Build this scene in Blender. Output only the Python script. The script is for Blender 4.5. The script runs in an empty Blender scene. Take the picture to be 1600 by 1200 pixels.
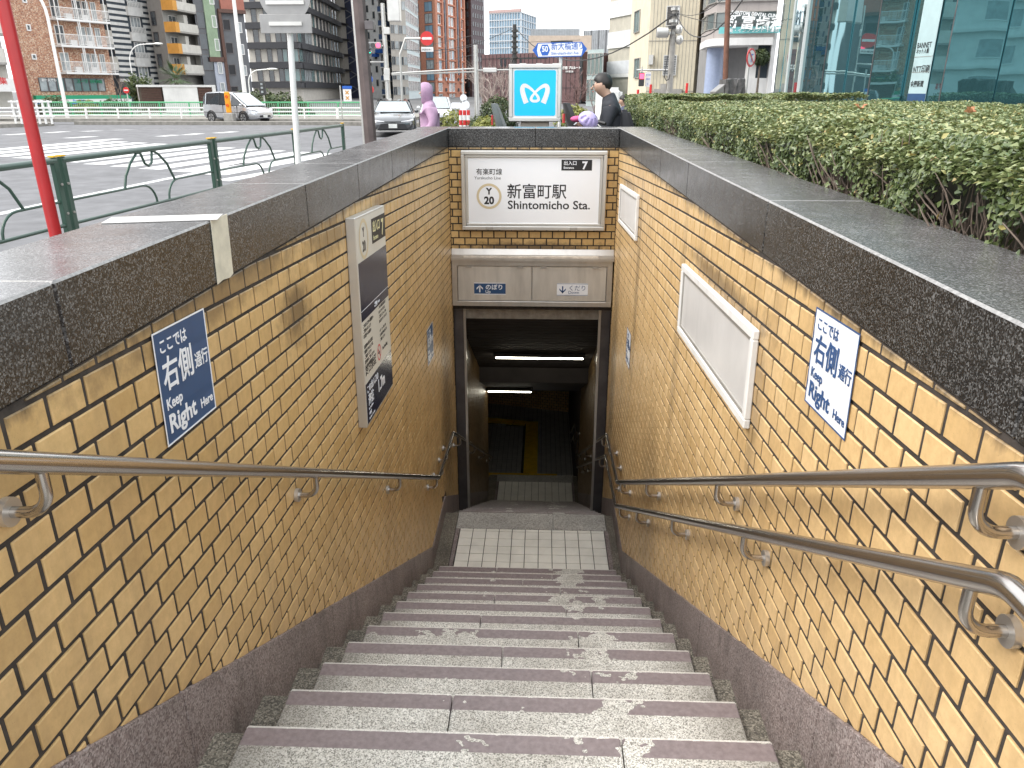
import bpy, bmesh, math, random
import numpy as np
from mathutils import Matrix, Vector
random.seed(7); rng = np.random.default_rng(7)
SC = bpy.context.scene; COL = SC.collection

# ------------------------------------------------------------------ camera, world, sun, exposure
EYE = 1.6
FPX = 1185.0                       # focal length in pixels of a 1600 px wide picture
TILT = math.atan(458 / FPX)
_v = np.array([49 / FPX, 458 / FPX, 1.0]); _v /= np.linalg.norm(_v)
_up = np.array([0, math.cos(TILT), -math.sin(TILT)])
_rt = np.cross(_up, _v)
RW = np.array([_rt, _v, _up])      # rows: world axes in camera axes (right, up, forward)
cam_d = bpy.data.cameras.new('camera'); cam = bpy.data.objects.new('camera', cam_d); COL.objects.link(cam)
cam_d.sensor_width = 36; cam_d.lens = FPX / 1600 * 36; cam_d.clip_start = 0.05; cam_d.clip_end = 3000
cam.matrix_world = Matrix(((RW[0][0], RW[0][1], -RW[0][2], 0), (RW[1][0], RW[1][1], -RW[1][2], 0),
                           (RW[2][0], RW[2][1], -RW[2][2], EYE), (0, 0, 0, 1)))
SC.camera = cam
world = bpy.data.worlds.new('World'); SC.world = world; world.use_nodes = True
nt = world.node_tree; nt.nodes.clear()
wo = nt.nodes.new('ShaderNodeOutputWorld'); bg = nt.nodes.new('ShaderNodeBackground')
sky = nt.nodes.new('ShaderNodeTexSky'); sky.sky_type = 'NISHITA'; sky.sun_disc = False
SUN_EL, SUN_AZ = math.radians(48), math.radians(258)      # azimuth clockwise from +Y: behind and to the left
sky.sun_elevation = SUN_EL; sky.sun_rotation = SUN_AZ
sky.dust_density = 3.0; sky.air_density = 1.0
mx = nt.nodes.new('ShaderNodeMix'); mx.data_type = 'RGBA'; mx.inputs[0].default_value = 0.82
mx.inputs[7].default_value = (11.6, 11.9, 12.2, 1)         # bright even cloud deck
nt.links.new(sky.outputs[0], mx.inputs[6]); nt.links.new(mx.outputs[2], bg.inputs[0])
bg.inputs[1].default_value = 0.12; nt.links.new(bg.outputs[0], wo.inputs[0])
sun_d = bpy.data.lights.new('sun', 'SUN'); sun_d.energy = 1.5; sun_d.angle = math.radians(35); sun_d.color = (1, .95, .87)
sun = bpy.data.objects.new('sun', sun_d); COL.objects.link(sun)
sdir = Vector((math.sin(SUN_AZ) * math.cos(SUN_EL), math.cos(SUN_AZ) * math.cos(SUN_EL), math.sin(SUN_EL)))
sun.rotation_euler = sdir.to_track_quat('Z', 'Y').to_euler(); sun.location = (-8, -6, 30)
SC.view_settings.view_transform = 'Standard'; SC.view_settings.look = 'None'
SC.view_settings.exposure = 0.9; SC.view_settings.gamma = 1; SC.view_settings.use_curve_mapping = False
SC.cycles.max_bounces = 7; SC.cycles.diffuse_bounces = 4; SC.cycles.glossy_bounces = 4

def ray(px, py):
    c = np.array([(px - 800) / FPX, (600 - py) / FPX, 1.0]); return RW @ c
def atY(px, py, Y):                 # where a sight line meets the plane y = Y
    r = ray(px, py); p = r * (Y / r[1]); return Vector((p[0], p[1], p[2] + EYE))
def atZ(px, py, Z):
    r = ray(px, py); p = r * ((Z - EYE) / r[2]); return Vector((p[0], p[1], Z))
def proj(p):
    c = RW.T @ np.array([p[0], p[1], p[2] - EYE]); return 800 + FPX * c[0] / c[2], 600 - FPX * c[1] / c[2], c[2]

# ------------------------------------------------------------------ materials
def new_mat(name):
    m = bpy.data.materials.new(name); m.use_nodes = True
    n = m.node_tree; b = n.nodes['Principled BSDF']; return m, n, b
def _ramp(n, stops, interp='LINEAR'):
    r = n.nodes.new('ShaderNodeValToRGB'); r.color_ramp.interpolation = interp
    e = r.color_ramp.elements
    while len(e) < len(stops): e.new(0.5)
    for q, (p, c) in zip(e, stops): q.position = p; q.color = (*c, 1) if len(c) == 3 else c
    return r
def _coord(n, kind, scale=(1, 1, 1)):
    if kind == 'world':
        g = n.nodes.new('ShaderNodeNewGeometry'); out = g.outputs['Position']
    else:
        g = n.nodes.new('ShaderNodeTexCoord'); out = g.outputs['Object']
    m = n.nodes.new('ShaderNodeMapping'); m.inputs['Scale'].default_value = scale
    n.links.new(out, m.inputs[0]); return m.outputs[0]
def _noise(n, vec, scale, detail=4, rough=.6):
    t = n.nodes.new('ShaderNodeTexNoise'); t.inputs['Scale'].default_value = scale
    t.inputs['Detail'].default_value = detail; t.inputs['Roughness'].default_value = rough
    n.links.new(vec, t.inputs['Vector']); return t.outputs['Fac']
def _mixc(n, fac, a, b, mode='MIX'):
    m = n.nodes.new('ShaderNodeMix'); m.data_type = 'RGBA'; m.blend_type = mode
    for s, i in ((fac, 0), (a, 6), (b, 7)):
        if isinstance(s, (int, float)): m.inputs[i].default_value = s
        elif isinstance(s, tuple): m.inputs[i].default_value = (*s, 1)
        else: n.links.new(s, m.inputs[i])
    return m.outputs[2]
def _math(n, op, a, b=0.0, clamp=False):
    m = n.nodes.new('ShaderNodeMath'); m.operation = op; m.use_clamp = clamp
    for i, s in enumerate((a, b)):
        if isinstance(s, (int, float)): m.inputs[i].default_value = s
        else: n.links.new(s, m.inputs[i])
    return m.outputs[0]
def _bump(n, b, h, strength, dist=.002):
    k = n.nodes.new('ShaderNodeBump'); k.inputs['Strength'].default_value = strength; k.inputs['Distance'].default_value = dist
    n.links.new(h, k.inputs['Height']); n.links.new(k.outputs[0], b.inputs['Normal'])
MATS = {}
def plain(name, col, rough=.6, metal=0., var=.18, scale=6., bump=0., stretch=(1, 1, 1), coord='world', spec=.5, streak=0., coat=0.):
    if name in MATS: return MATS[name]
    m, n, b = new_mat(name); v = _coord(n, coord, stretch)
    f = _noise(n, v, scale, 5); lo = tuple(max(0, c * (1 - var)) for c in col); hi = tuple(min(1, c * (1 + var)) for c in col)
    r = _ramp(n, [(.3, lo), (.7, hi)]); n.links.new(f, r.inputs[0]); c = r.outputs[0]
    if streak:
        sv = _coord(n, coord, (3.1, 3.1, .22)); sf = _noise(n, sv, 3.0, 4, .7)
        rr = _ramp(n, [(.52, (0, 0, 0)), (.75, (1, 1, 1))]); n.links.new(sf, rr.inputs[0])
        c = _mixc(n, _math(n, 'MULTIPLY', rr.outputs[0], streak), c, tuple(x * .45 for x in col))
    n.links.new(c, b.inputs['Base Color']); b.inputs['Roughness'].default_value = rough
    b.inputs['Metallic'].default_value = metal; b.inputs['Specular IOR Level'].default_value = spec
    b.inputs['Coat Weight'].default_value = coat
    if bump:
        f2 = _noise(n, v, scale * 6, 3); _bump(n, b, f2, bump)
    MATS[name] = m; return m
def granite(name, stops, grain=260., rough=.5, bump=.25, dirt=None, polish=0., grime=0.):
    m, n, b = new_mat(name); v = _coord(n, 'world')
    vo = n.nodes.new('ShaderNodeTexVoronoi'); vo.inputs['Scale'].default_value = grain; n.links.new(v, vo.inputs['Vector'])
    sp = n.nodes.new('ShaderNodeSeparateColor'); n.links.new(vo.outputs['Color'], sp.inputs[0])
    f = _math(n, 'ADD', _math(n, 'MULTIPLY', sp.outputs[0], .75), _math(n, 'MULTIPLY', _noise(n, v, grain * .45, 3), .25))
    r = _ramp(n, stops); n.links.new(f, r.inputs[0]); c = r.outputs[0]
    big = _noise(n, v, 2.3, 5, .65); rb = _ramp(n, [(.35, (.72, .72, .72)), (.7, (1.12, 1.12, 1.12))]); n.links.new(big, rb.inputs[0])
    c = _mixc(n, 1.0, c, rb.outputs[0], 'MULTIPLY')
    c = c
    if grime:
        g = _noise(n, _coord(n, 'world', (1, 1, .35)), 9, 5, .7); rg = _ramp(n, [(.5, (0, 0, 0)), (.72, (1, 1, 1))]); n.links.new(g, rg.inputs[0])
        c = _mixc(n, _math(n, 'MULTIPLY', rg.outputs[0], grime), c, (.035, .03, .026))
    n.links.new(c, b.inputs['Base Color']); b.inputs['Roughness'].default_value = rough
    if polish:
        rr = _ramp(n, [(.3, (rough, rough, rough)), (.75, (rough + .10, rough + .10, rough + .10))]); n.links.new(_noise(n, v, 14, 4), rr.inputs[0])
        n.links.new(rr.outputs[0], b.inputs['Roughness'])
    if bump: _bump(n, b, sp.outputs[0], bump, .0012)
    MATS[name] = m; return m
def emis(name, col, s):
    m, n, b = new_mat(name); b.inputs['Base Color'].default_value = (*col, 1)
    b.inputs['Emission Color'].default_value = (*col, 1); b.inputs['Emission Strength'].default_value = s; MATS[name] = m; return m

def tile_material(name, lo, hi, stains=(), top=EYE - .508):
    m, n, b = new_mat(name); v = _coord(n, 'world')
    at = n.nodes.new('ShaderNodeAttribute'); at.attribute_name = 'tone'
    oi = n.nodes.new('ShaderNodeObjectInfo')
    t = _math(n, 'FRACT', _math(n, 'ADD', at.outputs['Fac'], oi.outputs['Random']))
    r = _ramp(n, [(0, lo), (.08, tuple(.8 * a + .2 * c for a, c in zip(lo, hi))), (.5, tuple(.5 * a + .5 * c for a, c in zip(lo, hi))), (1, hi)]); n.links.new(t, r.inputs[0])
    f = _noise(n, v, 38, 5, .7); rf = _ramp(n, [(.3, (.86, .84, .8)), (.7, (1.07, 1.07, 1.07))]); n.links.new(f, rf.inputs[0])
    c = _mixc(n, 1.0, r.outputs[0], rf.outputs[0], 'MULTIPLY')
    vo = n.nodes.new('ShaderNodeTexVoronoi'); vo.inputs['Scale'].default_value = 120; n.links.new(v, vo.inputs['Vector'])
    rs = _ramp(n, [(.06, (1, 1, 1)), (.12, (0, 0, 0))]); n.links.new(vo.outputs['Distance'], rs.inputs[0])
    c = _mixc(n, _math(n, 'MULTIPLY', rs.outputs[0], .35), c, (.13, .08, .035))
    g = _noise(n, _coord(n, 'world', (1.6, 1.6, .16)), 4.2, 5, .65); rg = _ramp(n, [(.5, (0, 0, 0)), (.74, (1, 1, 1))]); n.links.new(g, rg.inputs[0])
    c = _mixc(n, _math(n, 'MULTIPLY', rg.outputs[0], .32), c, (.24, .16, .09))
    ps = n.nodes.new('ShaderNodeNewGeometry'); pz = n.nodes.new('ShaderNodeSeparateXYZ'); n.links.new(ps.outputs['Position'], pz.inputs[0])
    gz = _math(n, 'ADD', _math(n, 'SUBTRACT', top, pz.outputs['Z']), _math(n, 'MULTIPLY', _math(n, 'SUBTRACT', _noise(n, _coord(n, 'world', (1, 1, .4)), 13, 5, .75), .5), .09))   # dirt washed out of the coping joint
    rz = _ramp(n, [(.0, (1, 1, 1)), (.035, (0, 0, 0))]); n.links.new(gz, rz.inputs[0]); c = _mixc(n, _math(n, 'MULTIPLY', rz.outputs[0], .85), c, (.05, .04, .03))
    fine = _noise(n, _coord(n, 'world', (1, 1, 1)), 1.1, 4, .6); rq = _ramp(n, [(.3, (.91, .90, .89)), (.7, (1.05, 1.05, 1.05))]); n.links.new(fine, rq.inputs[0]); c = _mixc(n, 1.0, c, rq.outputs[0], 'MULTIPLY')
    for (cx, cy, cz, ry, rz, amt) in stains:      # a soft-edged dirty patch at its own place on the wall
        sv = n.nodes.new('ShaderNodeVectorMath'); sv.operation = 'SUBTRACT'; sv.inputs[1].default_value = (cx, cy, cz); n.links.new(ps.outputs['Position'], sv.inputs[0])
        s2 = n.nodes.new('ShaderNodeVectorMath'); s2.operation = 'MULTIPLY'; s2.inputs[1].default_value = (1, 1 / ry, 1 / rz); n.links.new(sv.outputs[0], s2.inputs[0])
        ln = n.nodes.new('ShaderNodeVectorMath'); ln.operation = 'LENGTH'; n.links.new(s2.outputs[0], ln.inputs[0])
        d = _math(n, 'ADD', ln.outputs['Value'], _math(n, 'MULTIPLY', _math(n, 'SUBTRACT', _noise(n, v, 16, 5, .7), .5), 1.6))
        rp = _ramp(n, [(.35, (1, 1, 1)), (1.0, (0, 0, 0))]); n.links.new(d, rp.inputs[0])
        c = _mixc(n, _math(n, 'MULTIPLY', rp.outputs[0], amt), c, (.10, .065, .035))
    n.links.new(c, b.inputs['Base Color']); b.inputs['Roughness'].default_value = .42
    _bump(n, b, f, .3, .0015); MATS[name] = m; return m
def steel(name, col=(.60, .57, .53), rough=.28, direction=(1, 1, 60), dirt=.35):
    m, n, b = new_mat(name); v = _coord(n, 'world', direction); f = _noise(n, v, 6, 4, .6)
    r = _ramp(n, [(.3, tuple(x * .82 for x in col)), (.7, tuple(min(1, x * 1.1) for x in col))]); n.links.new(f, r.inputs[0])
    g = _noise(n, _coord(n, 'world', (5, 5, .8)), 3, 5, .7); rg = _ramp(n, [(.48, (0, 0, 0)), (.72, (1, 1, 1))]); n.links.new(g, rg.inputs[0])
    c = _mixc(n, _math(n, 'MULTIPLY', rg.outputs[0], dirt), r.outputs[0], (.30, .23, .16))
    n.links.new(c, b.inputs['Base Color']); b.inputs['Metallic'].default_value = .92
    rr = _ramp(n, [(.3, (rough,) * 3), (.7, (rough + .18,) * 3)]); n.links.new(f, rr.inputs[0]); n.links.new(rr.outputs[0], b.inputs['Roughness'])
    MATS[name] = m; return m

STAINS_L = [(-.92, 2.72, .83, .22, .16, .75), (-.92, 3.3, 1.02, .5, .10, .55), (-.92, 6.9, -1.4, .5, 1.5, .6), (-.92, 2.1, 1.05, .9, .07, .6), (-.92, 4.6, 1.02, .8, .06, .5)]
STAINS_R = [(.74, 3.1, .86, .85, .07, .7), (.74, 2.42, .55, .07, .5, .45), (.74, 3.95, .3, .1, 1.0, .35), (.74, 5.75, .2, .12, 1.1, .5), (.74, 6.6, .85, .8, .08, .6), (.74, 7.2, -.9, .3, 1.6, .5), (.74, 4.5, -1.0, .5, .8, .3)]
M_TILE_L = tile_material('glazed_tile_left_shaded', (.53, .35, .15), (.66, .455, .215), STAINS_L)  # kept darker than the right wall tile, its weaker light put into the colour
M_TILE_R = tile_material('glazed_tile_right_lit', (.61, .41, .19), (.72, .51, .265), STAINS_R)  # same tile painted lighter for the stronger light on this wall
M_TILE_H = tile_material('glazed_tile_head', (.56, .375, .15), (.67, .465, .21), [(-.1, 7.65, .12, 1.4, .07, .85)])
M_TILE_T = tile_material('dark_tunnel_tile', (.17, .11, .05), (.24, .16, .075))  # darker tile tone for the passage walls
M_MORTAR = plain('mortar', (.045, .037, .032), .95, var=.45, scale=30, bump=.4)
M_COPE = granite('dark_granite', [(0, (.009, .009, .009)), (.38, (.020, .020, .020)), (.55, (.034, .034, .034)), (.75, (.10, .10, .10)), (1, (.27, .27, .27))], 285, .17, .12, polish=1)
M_COPET = granite('dark_granite_skylit_top', [(0, (.05, .047, .046)), (.4, (.095, .09, .09)), (.7, (.16, .155, .155)), (1, (.32, .31, .31))], 300, .2, .12, polish=1)  # top faces painted lighter, the sky's reflection put into the colour
M_EDGE = plain('pale_granite_arris', (.27, .265, .26), .5, var=.35, scale=90)  # pale tone on the bevelled top edges of the copings
M_SKIRT = granite('purple_granite', [(0, (.05, .036, .033)), (.4, (.225, .175, .168)), (.7, (.33, .28, .27)), (.93, (.43, .38, .365)), (1, (.42, .37, .35))], 210, .5, .3, grime=.5)
M_GUT = granite('washed_pebble', [(0, (.05, .044, .034)), (.4, (.13, .115, .09)), (.75, (.27, .24, .19)), (1, (.44, .40, .33))], 210, .75, .6, grime=.5)
M_LIGHTG = granite('pale_granite', [(0, (.11, .105, .095)), (.3, (.25, .24, .215)), (.55, (.44, .425, .39)), (.8, (.62, .60, .555)), (1, (.76, .74, .69))], 230, .55, .3)
M_STEEL = plain('brushed_steel', (.58, .55, .51), .3, .7, var=.12, scale=3, streak=.25); M_RAIL = plain('rail_steel', (.48, .45, .42), .19, .95, var=.07, scale=2.2)
M_BOX = plain('door_steel', (.62, .585, .53), .38, .4, var=.16, scale=3.2, stretch=(2.2, 2.2, .5), streak=.3)
M_ALU = plain('aluminium', (.62, .61, .58), .38, .75, var=.08, scale=3)
M_ALUD = plain('aluminium_dull', (.42, .40, .37), .5, .6, var=.15, scale=4, streak=.4)
M_WHITE = plain('white_paint', (.78, .77, .75), .45, var=.05, scale=4, streak=.12)
M_WHITED = plain('white_frame_paint', (.74, .73, .71), .4, var=.06, scale=7, streak=.35)
M_PANE = plain('frosted_pane', (.60, .585, .57), .3, var=.07, scale=5, streak=.2)
M_PAPER = plain('white_film', (.80, .82, .86), .4, var=.03, scale=6)
M_PAPERW = plain('sign_face', (.84, .86, .89), .28, var=.015, scale=3)
M_NAVY = plain('navy_film', (.022, .07, .17), .38, var=.1, scale=6)
M_NAVYD = plain('dark_navy_print', (.012, .018, .045), .22, var=.1, scale=6)
M_BLACK = plain('black_print', (.012, .012, .014), .5, var=.1)
M_BLUEINK = plain('blue_print', (.03, .08, .21), .5, var=.1)
M_BEIGE = plain('beige_print', (.62, .52, .34), .5, var=.04)
M_CREAMP = plain('cream_panel', (.62, .60, .54), .35, var=.04, scale=4)
M_RED = plain('red_print', (.6, .04, .04), .4, var=.05)
M_DARKJ = plain('dark_jamb', (.14, .128, .13), .4, .6, var=.25, scale=5)
M_CEIL = plain('tunnel_ceiling', (.055, .048, .045), .8, var=.2, scale=3)
M_LTILE = plain('white_floor_tile', (.75, .73, .66), .4, var=.10, scale=5, bump=.1)
M_GTILE = plain('grey_floor_tile', (.36, .35, .33), .45, var=.15, scale=6)
M_YEL = plain('yellow_tactile', (.80, .52, .03), .55, var=.15, scale=8)
M_GROUT = plain('floor_grout', (.05, .045, .042), .9, var=.3, scale=20)
M_CONC = plain('concrete', (.33, .315, .29), .85, var=.2, scale=5, bump=.3, streak=.3)

# ------------------------------------------------------------------ mesh building
class MB:
    def __init__(s): s.v = []; s.f = []; s.m = []; s.tone = []
    def add(s, vs, fs, mi=0, tone=None):
        o = len(s.v); s.v += [tuple(p) for p in vs]
        for q in fs: s.f.append(tuple(o + i for i in q)); s.m.append(mi); s.tone.append(0 if tone is None else tone)
        return s
    def box(s, x0, x1, y0, y1, z0, z1, mi=0, M=None, tone=None):
        vs = [Vector(p) for p in ((x0, y0, z0), (x1, y0, z0), (x1, y1, z0), (x0, y1, z0), (x0, y0, z1), (x1, y0, z1), (x1, y1, z1), (x0, y1, z1))]
        if M is not None: vs = [M @ p for p in vs]
        return s.add(vs, [(3, 2, 1, 0), (4, 5, 6, 7), (0, 1, 5, 4), (1, 2, 6, 5), (2, 3, 7, 6), (3, 0, 4, 7)], mi, tone)
    def prism(s, poly, a, b, fn, mi=0, tone=None, inset=0.0):
        """poly: 2d points; fn(p, q, t) -> 3d; from depth a to depth b; inset chamfers the b end"""
        n = len(poly); cx = sum(p[0] for p in poly) / n; cy = sum(p[1] for p in poly) / n
        vs = [fn(p[0], p[1], a) for p in poly]
        if inset:
            vs += [fn(p[0], p[1], b - (inset if b > a else -inset)) for p in poly]
            def ins(p):
                dx, dy = cx - p[0], cy - p[1]; L = math.hypot(dx, dy) or 1
                return fn(p[0] + math.copysign(min(inset, abs(dx)), dx), p[1] + math.copysign(min(inset, abs(dy)), dy), b)
            vs += [ins(p) for p in poly]; k = 2
        else: vs += [fn(p[0], p[1], b) for p in poly]; k = 1
        fs = [tuple(range(k * n, k * n + n))]
        for r in range(k): fs += [(r * n + i, r * n + (i + 1) % n, (r + 1) * n + (i + 1) % n, (r + 1) * n + i) for i in range(n)]
        fs.append(tuple(reversed(range(n))))
        return s.add(vs, fs, mi, tone)
    def tube(s, pts, r, n=10, mi=0, cap=True, closed=False):
        pts = [Vector(p) for p in pts]; N = len(pts); rr = r if isinstance(r, (list, tuple)) else [r] * N
        t0 = (pts[1] - pts[0]).normalized(); nrm = t0.orthogonal().normalized(); vs = []; last = t0
        for i, p in enumerate(pts):
            if i == 0: t = (pts[1] - pts[0]).normalized()
            elif i == N - 1: t = (pts[-1] - pts[-2]).normalized()
            else: t = ((pts[i] - pts[i - 1]).normalized() + (pts[i + 1] - pts[i]).normalized()).normalized()
            q = last.rotation_difference(t); nrm = (q @ nrm).normalized(); last = t; bn = t.cross(nrm)
            k = 1.0
            if 0 < i < N - 1:
                c = (pts[i] - pts[i - 1]).normalized().dot(t); k = 1 / max(c, .5)
            for j in range(n):
                a = 2 * math.pi * j / n; vs.append(p + (nrm * math.cos(a) + bn * math.sin(a)) * rr[i])
        fs = [(i * n + j, i * n + (j + 1) % n, (i + 1) * n + (j + 1) % n, (i + 1) * n + j) for i in range(N - 1) for j in range(n)]
        if cap: fs += [tuple(reversed(range(n))), tuple((N - 1) * n + j for j in range(n))]
        return s.add(vs, fs, mi)
    def cyl(s, p, q, r, n=16, mi=0): return s.tube([p, q], r, n, mi)
    def ell(s, c, rx, ry, rz, n=14, m=8, mi=0, M=None):
        vs = []; fs = []
        for i in range(m + 1):
            a = math.pi * i / m - math.pi / 2
            for j in range(n):
                b = 2 * math.pi * j / n; p = Vector((c[0] + rx * math.cos(a) * math.cos(b), c[1] + ry * math.cos(a) * math.sin(b), c[2] + rz * math.sin(a)))
                vs.append(M @ p if M is not None else p)
        for i in range(m):
            for j in range(n): fs.append((i * n + j, i * n + (j + 1) % n, (i + 1) * n + (j + 1) % n, (i + 1) * n + j))
        return s.add(vs, fs, mi)
    def loft(s, rings, mi=0, cap=True):
        n = len(rings[0]); vs = [p for r in rings for p in r]
        fs = [(i * n + j, i * n + (j + 1) % n, (i + 1) * n + (j + 1) % n, (i + 1) * n + j) for i in range(len(rings) - 1) for j in range(n)]
        if cap: fs += [tuple(reversed(range(n))), tuple((len(rings) - 1) * n + j for j in range(n))]
        return s.add(vs, fs, mi)
    def mesh(s, name, mats, smooth=False, bevel=0., seg=1, tone=False, fixn=True):
        me = bpy.data.meshes.new(name); me.from_pydata(s.v, [], s.f)
        for m in (mats if isinstance(mats, (list, tuple)) else [mats]): me.materials.append(m)
        me.polygons.foreach_set('material_index', s.m)
        if tone:
            at = me.attributes.new('tone', 'FLOAT', 'FACE'); at.data.foreach_set('value', s.tone)
        if bevel or fixn:
            bm = bmesh.new(); bm.from_mesh(me)
            if fixn: bmesh.ops.recalc_face_normals(bm, faces=bm.faces)
            if bevel:
                ed = [e for e in bm.edges if len(e.link_faces) == 2 and e.calc_face_angle(0) > .5]
                bmesh.ops.bevel(bm, geom=ed, offset=bevel, segments=seg, affect='EDGES', clamp_overlap=True)
            bm.to_mesh(me); bm.free()
        if smooth:
            me.polygons.foreach_set('use_smooth', [True] * len(me.polygons))
            try: me.set_sharp_from_angle(angle=math.radians(40))
            except Exception: pass
        return me
    def build(s, name, mats, parent=None, M=None, **k):
        kind = k.pop('kind', None)
        return link(name, s.mesh(name, mats, **k), parent, M, kind)
WM = {}
def link(name, data, parent=None, M=None, kind=None):
    """M is the world matrix wanted; children get it relative to the parent"""
    o = bpy.data.objects.new(name, data); COL.objects.link(o)
    M = Matrix.Identity(4) if M is None else M
    WM[o.name] = M
    if parent is not None:
        o.parent = parent; o.matrix_basis = WM[parent.name].inverted() @ M
    else: o.matrix_basis = M
    if kind: o['kind'] = kind
    return o
def tag(o, label=None, cat=None, group=None, kind=None):
    if label: o['label'] = label
    if cat: o['category'] = cat
    if group: o['group'] = group
    if kind: o['kind'] = kind
    return o
def thing(name, label, cat, M=None, group=None, kind=None):
    if M is None: M = Matrix.Identity(4)
    elif not isinstance(M, Matrix): M = Matrix.Translation(M)
    return tag(link(name, None, None, M), label, cat, group, kind)
def T(*p): return Matrix.Translation(p)
def RZ(a): return Matrix.Rotation(a, 4, 'Z')
def frame(o, u, v):                 # local x along u, y along v, z outward
    u = Vector(u).normalized(); v = Vector(v); n = u.cross(v).normalized(); v = n.cross(u)
    return Matrix(((u.x, v.x, n.x, o[0]), (u.y, v.y, n.y, o[1]), (u.z, v.z, n.z, o[2]), (0, 0, 0, 1)))
def text(body, size, mat, parent, M, bold=0., ext=.0006, align='LEFT', sx=1., name='lettering'):
    """lettering as a thin mesh in the local xy plane of M, size = cap/kanji height"""
    c = bpy.data.curves.new('t', 'FONT'); c.body = body; c.size = size; c.extrude = ext; c.offset = bold; c.align_x = align
    c.resolution_u = 3
    o = bpy.data.objects.new('t', c); COL.objects.link(o); bpy.context.view_layer.update()
    me = bpy.data.meshes.new_from_object(o.evaluated_get(bpy.context.evaluated_depsgraph_get()))
    bpy.data.objects.remove(o); bpy.data.curves.remove(c)
    me.materials.clear(); me.materials.append(mat); me.name = name
    if sx != 1.: me.transform(Matrix.Diagonal((sx, 1, 1, 1)))
    return link(name, me, parent, M)
def ring_box(mb, w, h, b, d0, d1, mi=0, x=0, y=0):   # rectangular frame in xy with border b, z from d0 to d1, mitred by butting
    mb.box(x, x + w, y, y + b, d0, d1, mi); mb.box(x, x + w, y + h - b, y + h, d0, d1, mi)
    mb.box(x, x + b, y + b, y + h - b, d0, d1, mi); mb.box(x + w - b, x + w, y + b, y + h - b, d0, d1, mi)
def copy_tree(o, M, label=None, parent=None):
    c = o.copy(); COL.objects.link(c); WM[c.name] = M
    if parent is None: c.matrix_basis = M
    else: c.parent = parent; c.matrix_basis = o.matrix_basis.copy(); 
    if label: c['label'] = label
    for ch in list(o.children): copy_tree(ch, M @ ch.matrix_basis, None, c)
    return c
# ------------------------------------------------------------------ the stairwell: setting out
XL, XR, YH = -.9115, .737, 7.66        # faces of the copings, plane of the head wall
CT, CB = EYE - .333, EYE - .508        # top and underside of the copings
Y0N, Z0N, TR, RI = 1.622, EYE - 1.67, .3367, .184
NST = 12; ZLAND = Z0N - RI * NST; YLAND1 = 6.51
SL = RI / TR
SB = -.05                               # the tile courses fall slightly away from the street
def skirt(y):                           # top line of the stone skirting
    if y < 5.63: return EYE - 1.192 - .5485 * (y - 1.04)
    if y < 6.52: return EYE - 3.712
    return EYE - 3.712 - SL * (y - 6.52)
def skirt_pts(y0, y1):
    ys = [y0] + [y for y in (5.63, 6.52) if y0 < y < y1] + [y1]
    return [(y, skirt(y) if y != 5.63 else EYE - 3.712) for y in ys]

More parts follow.
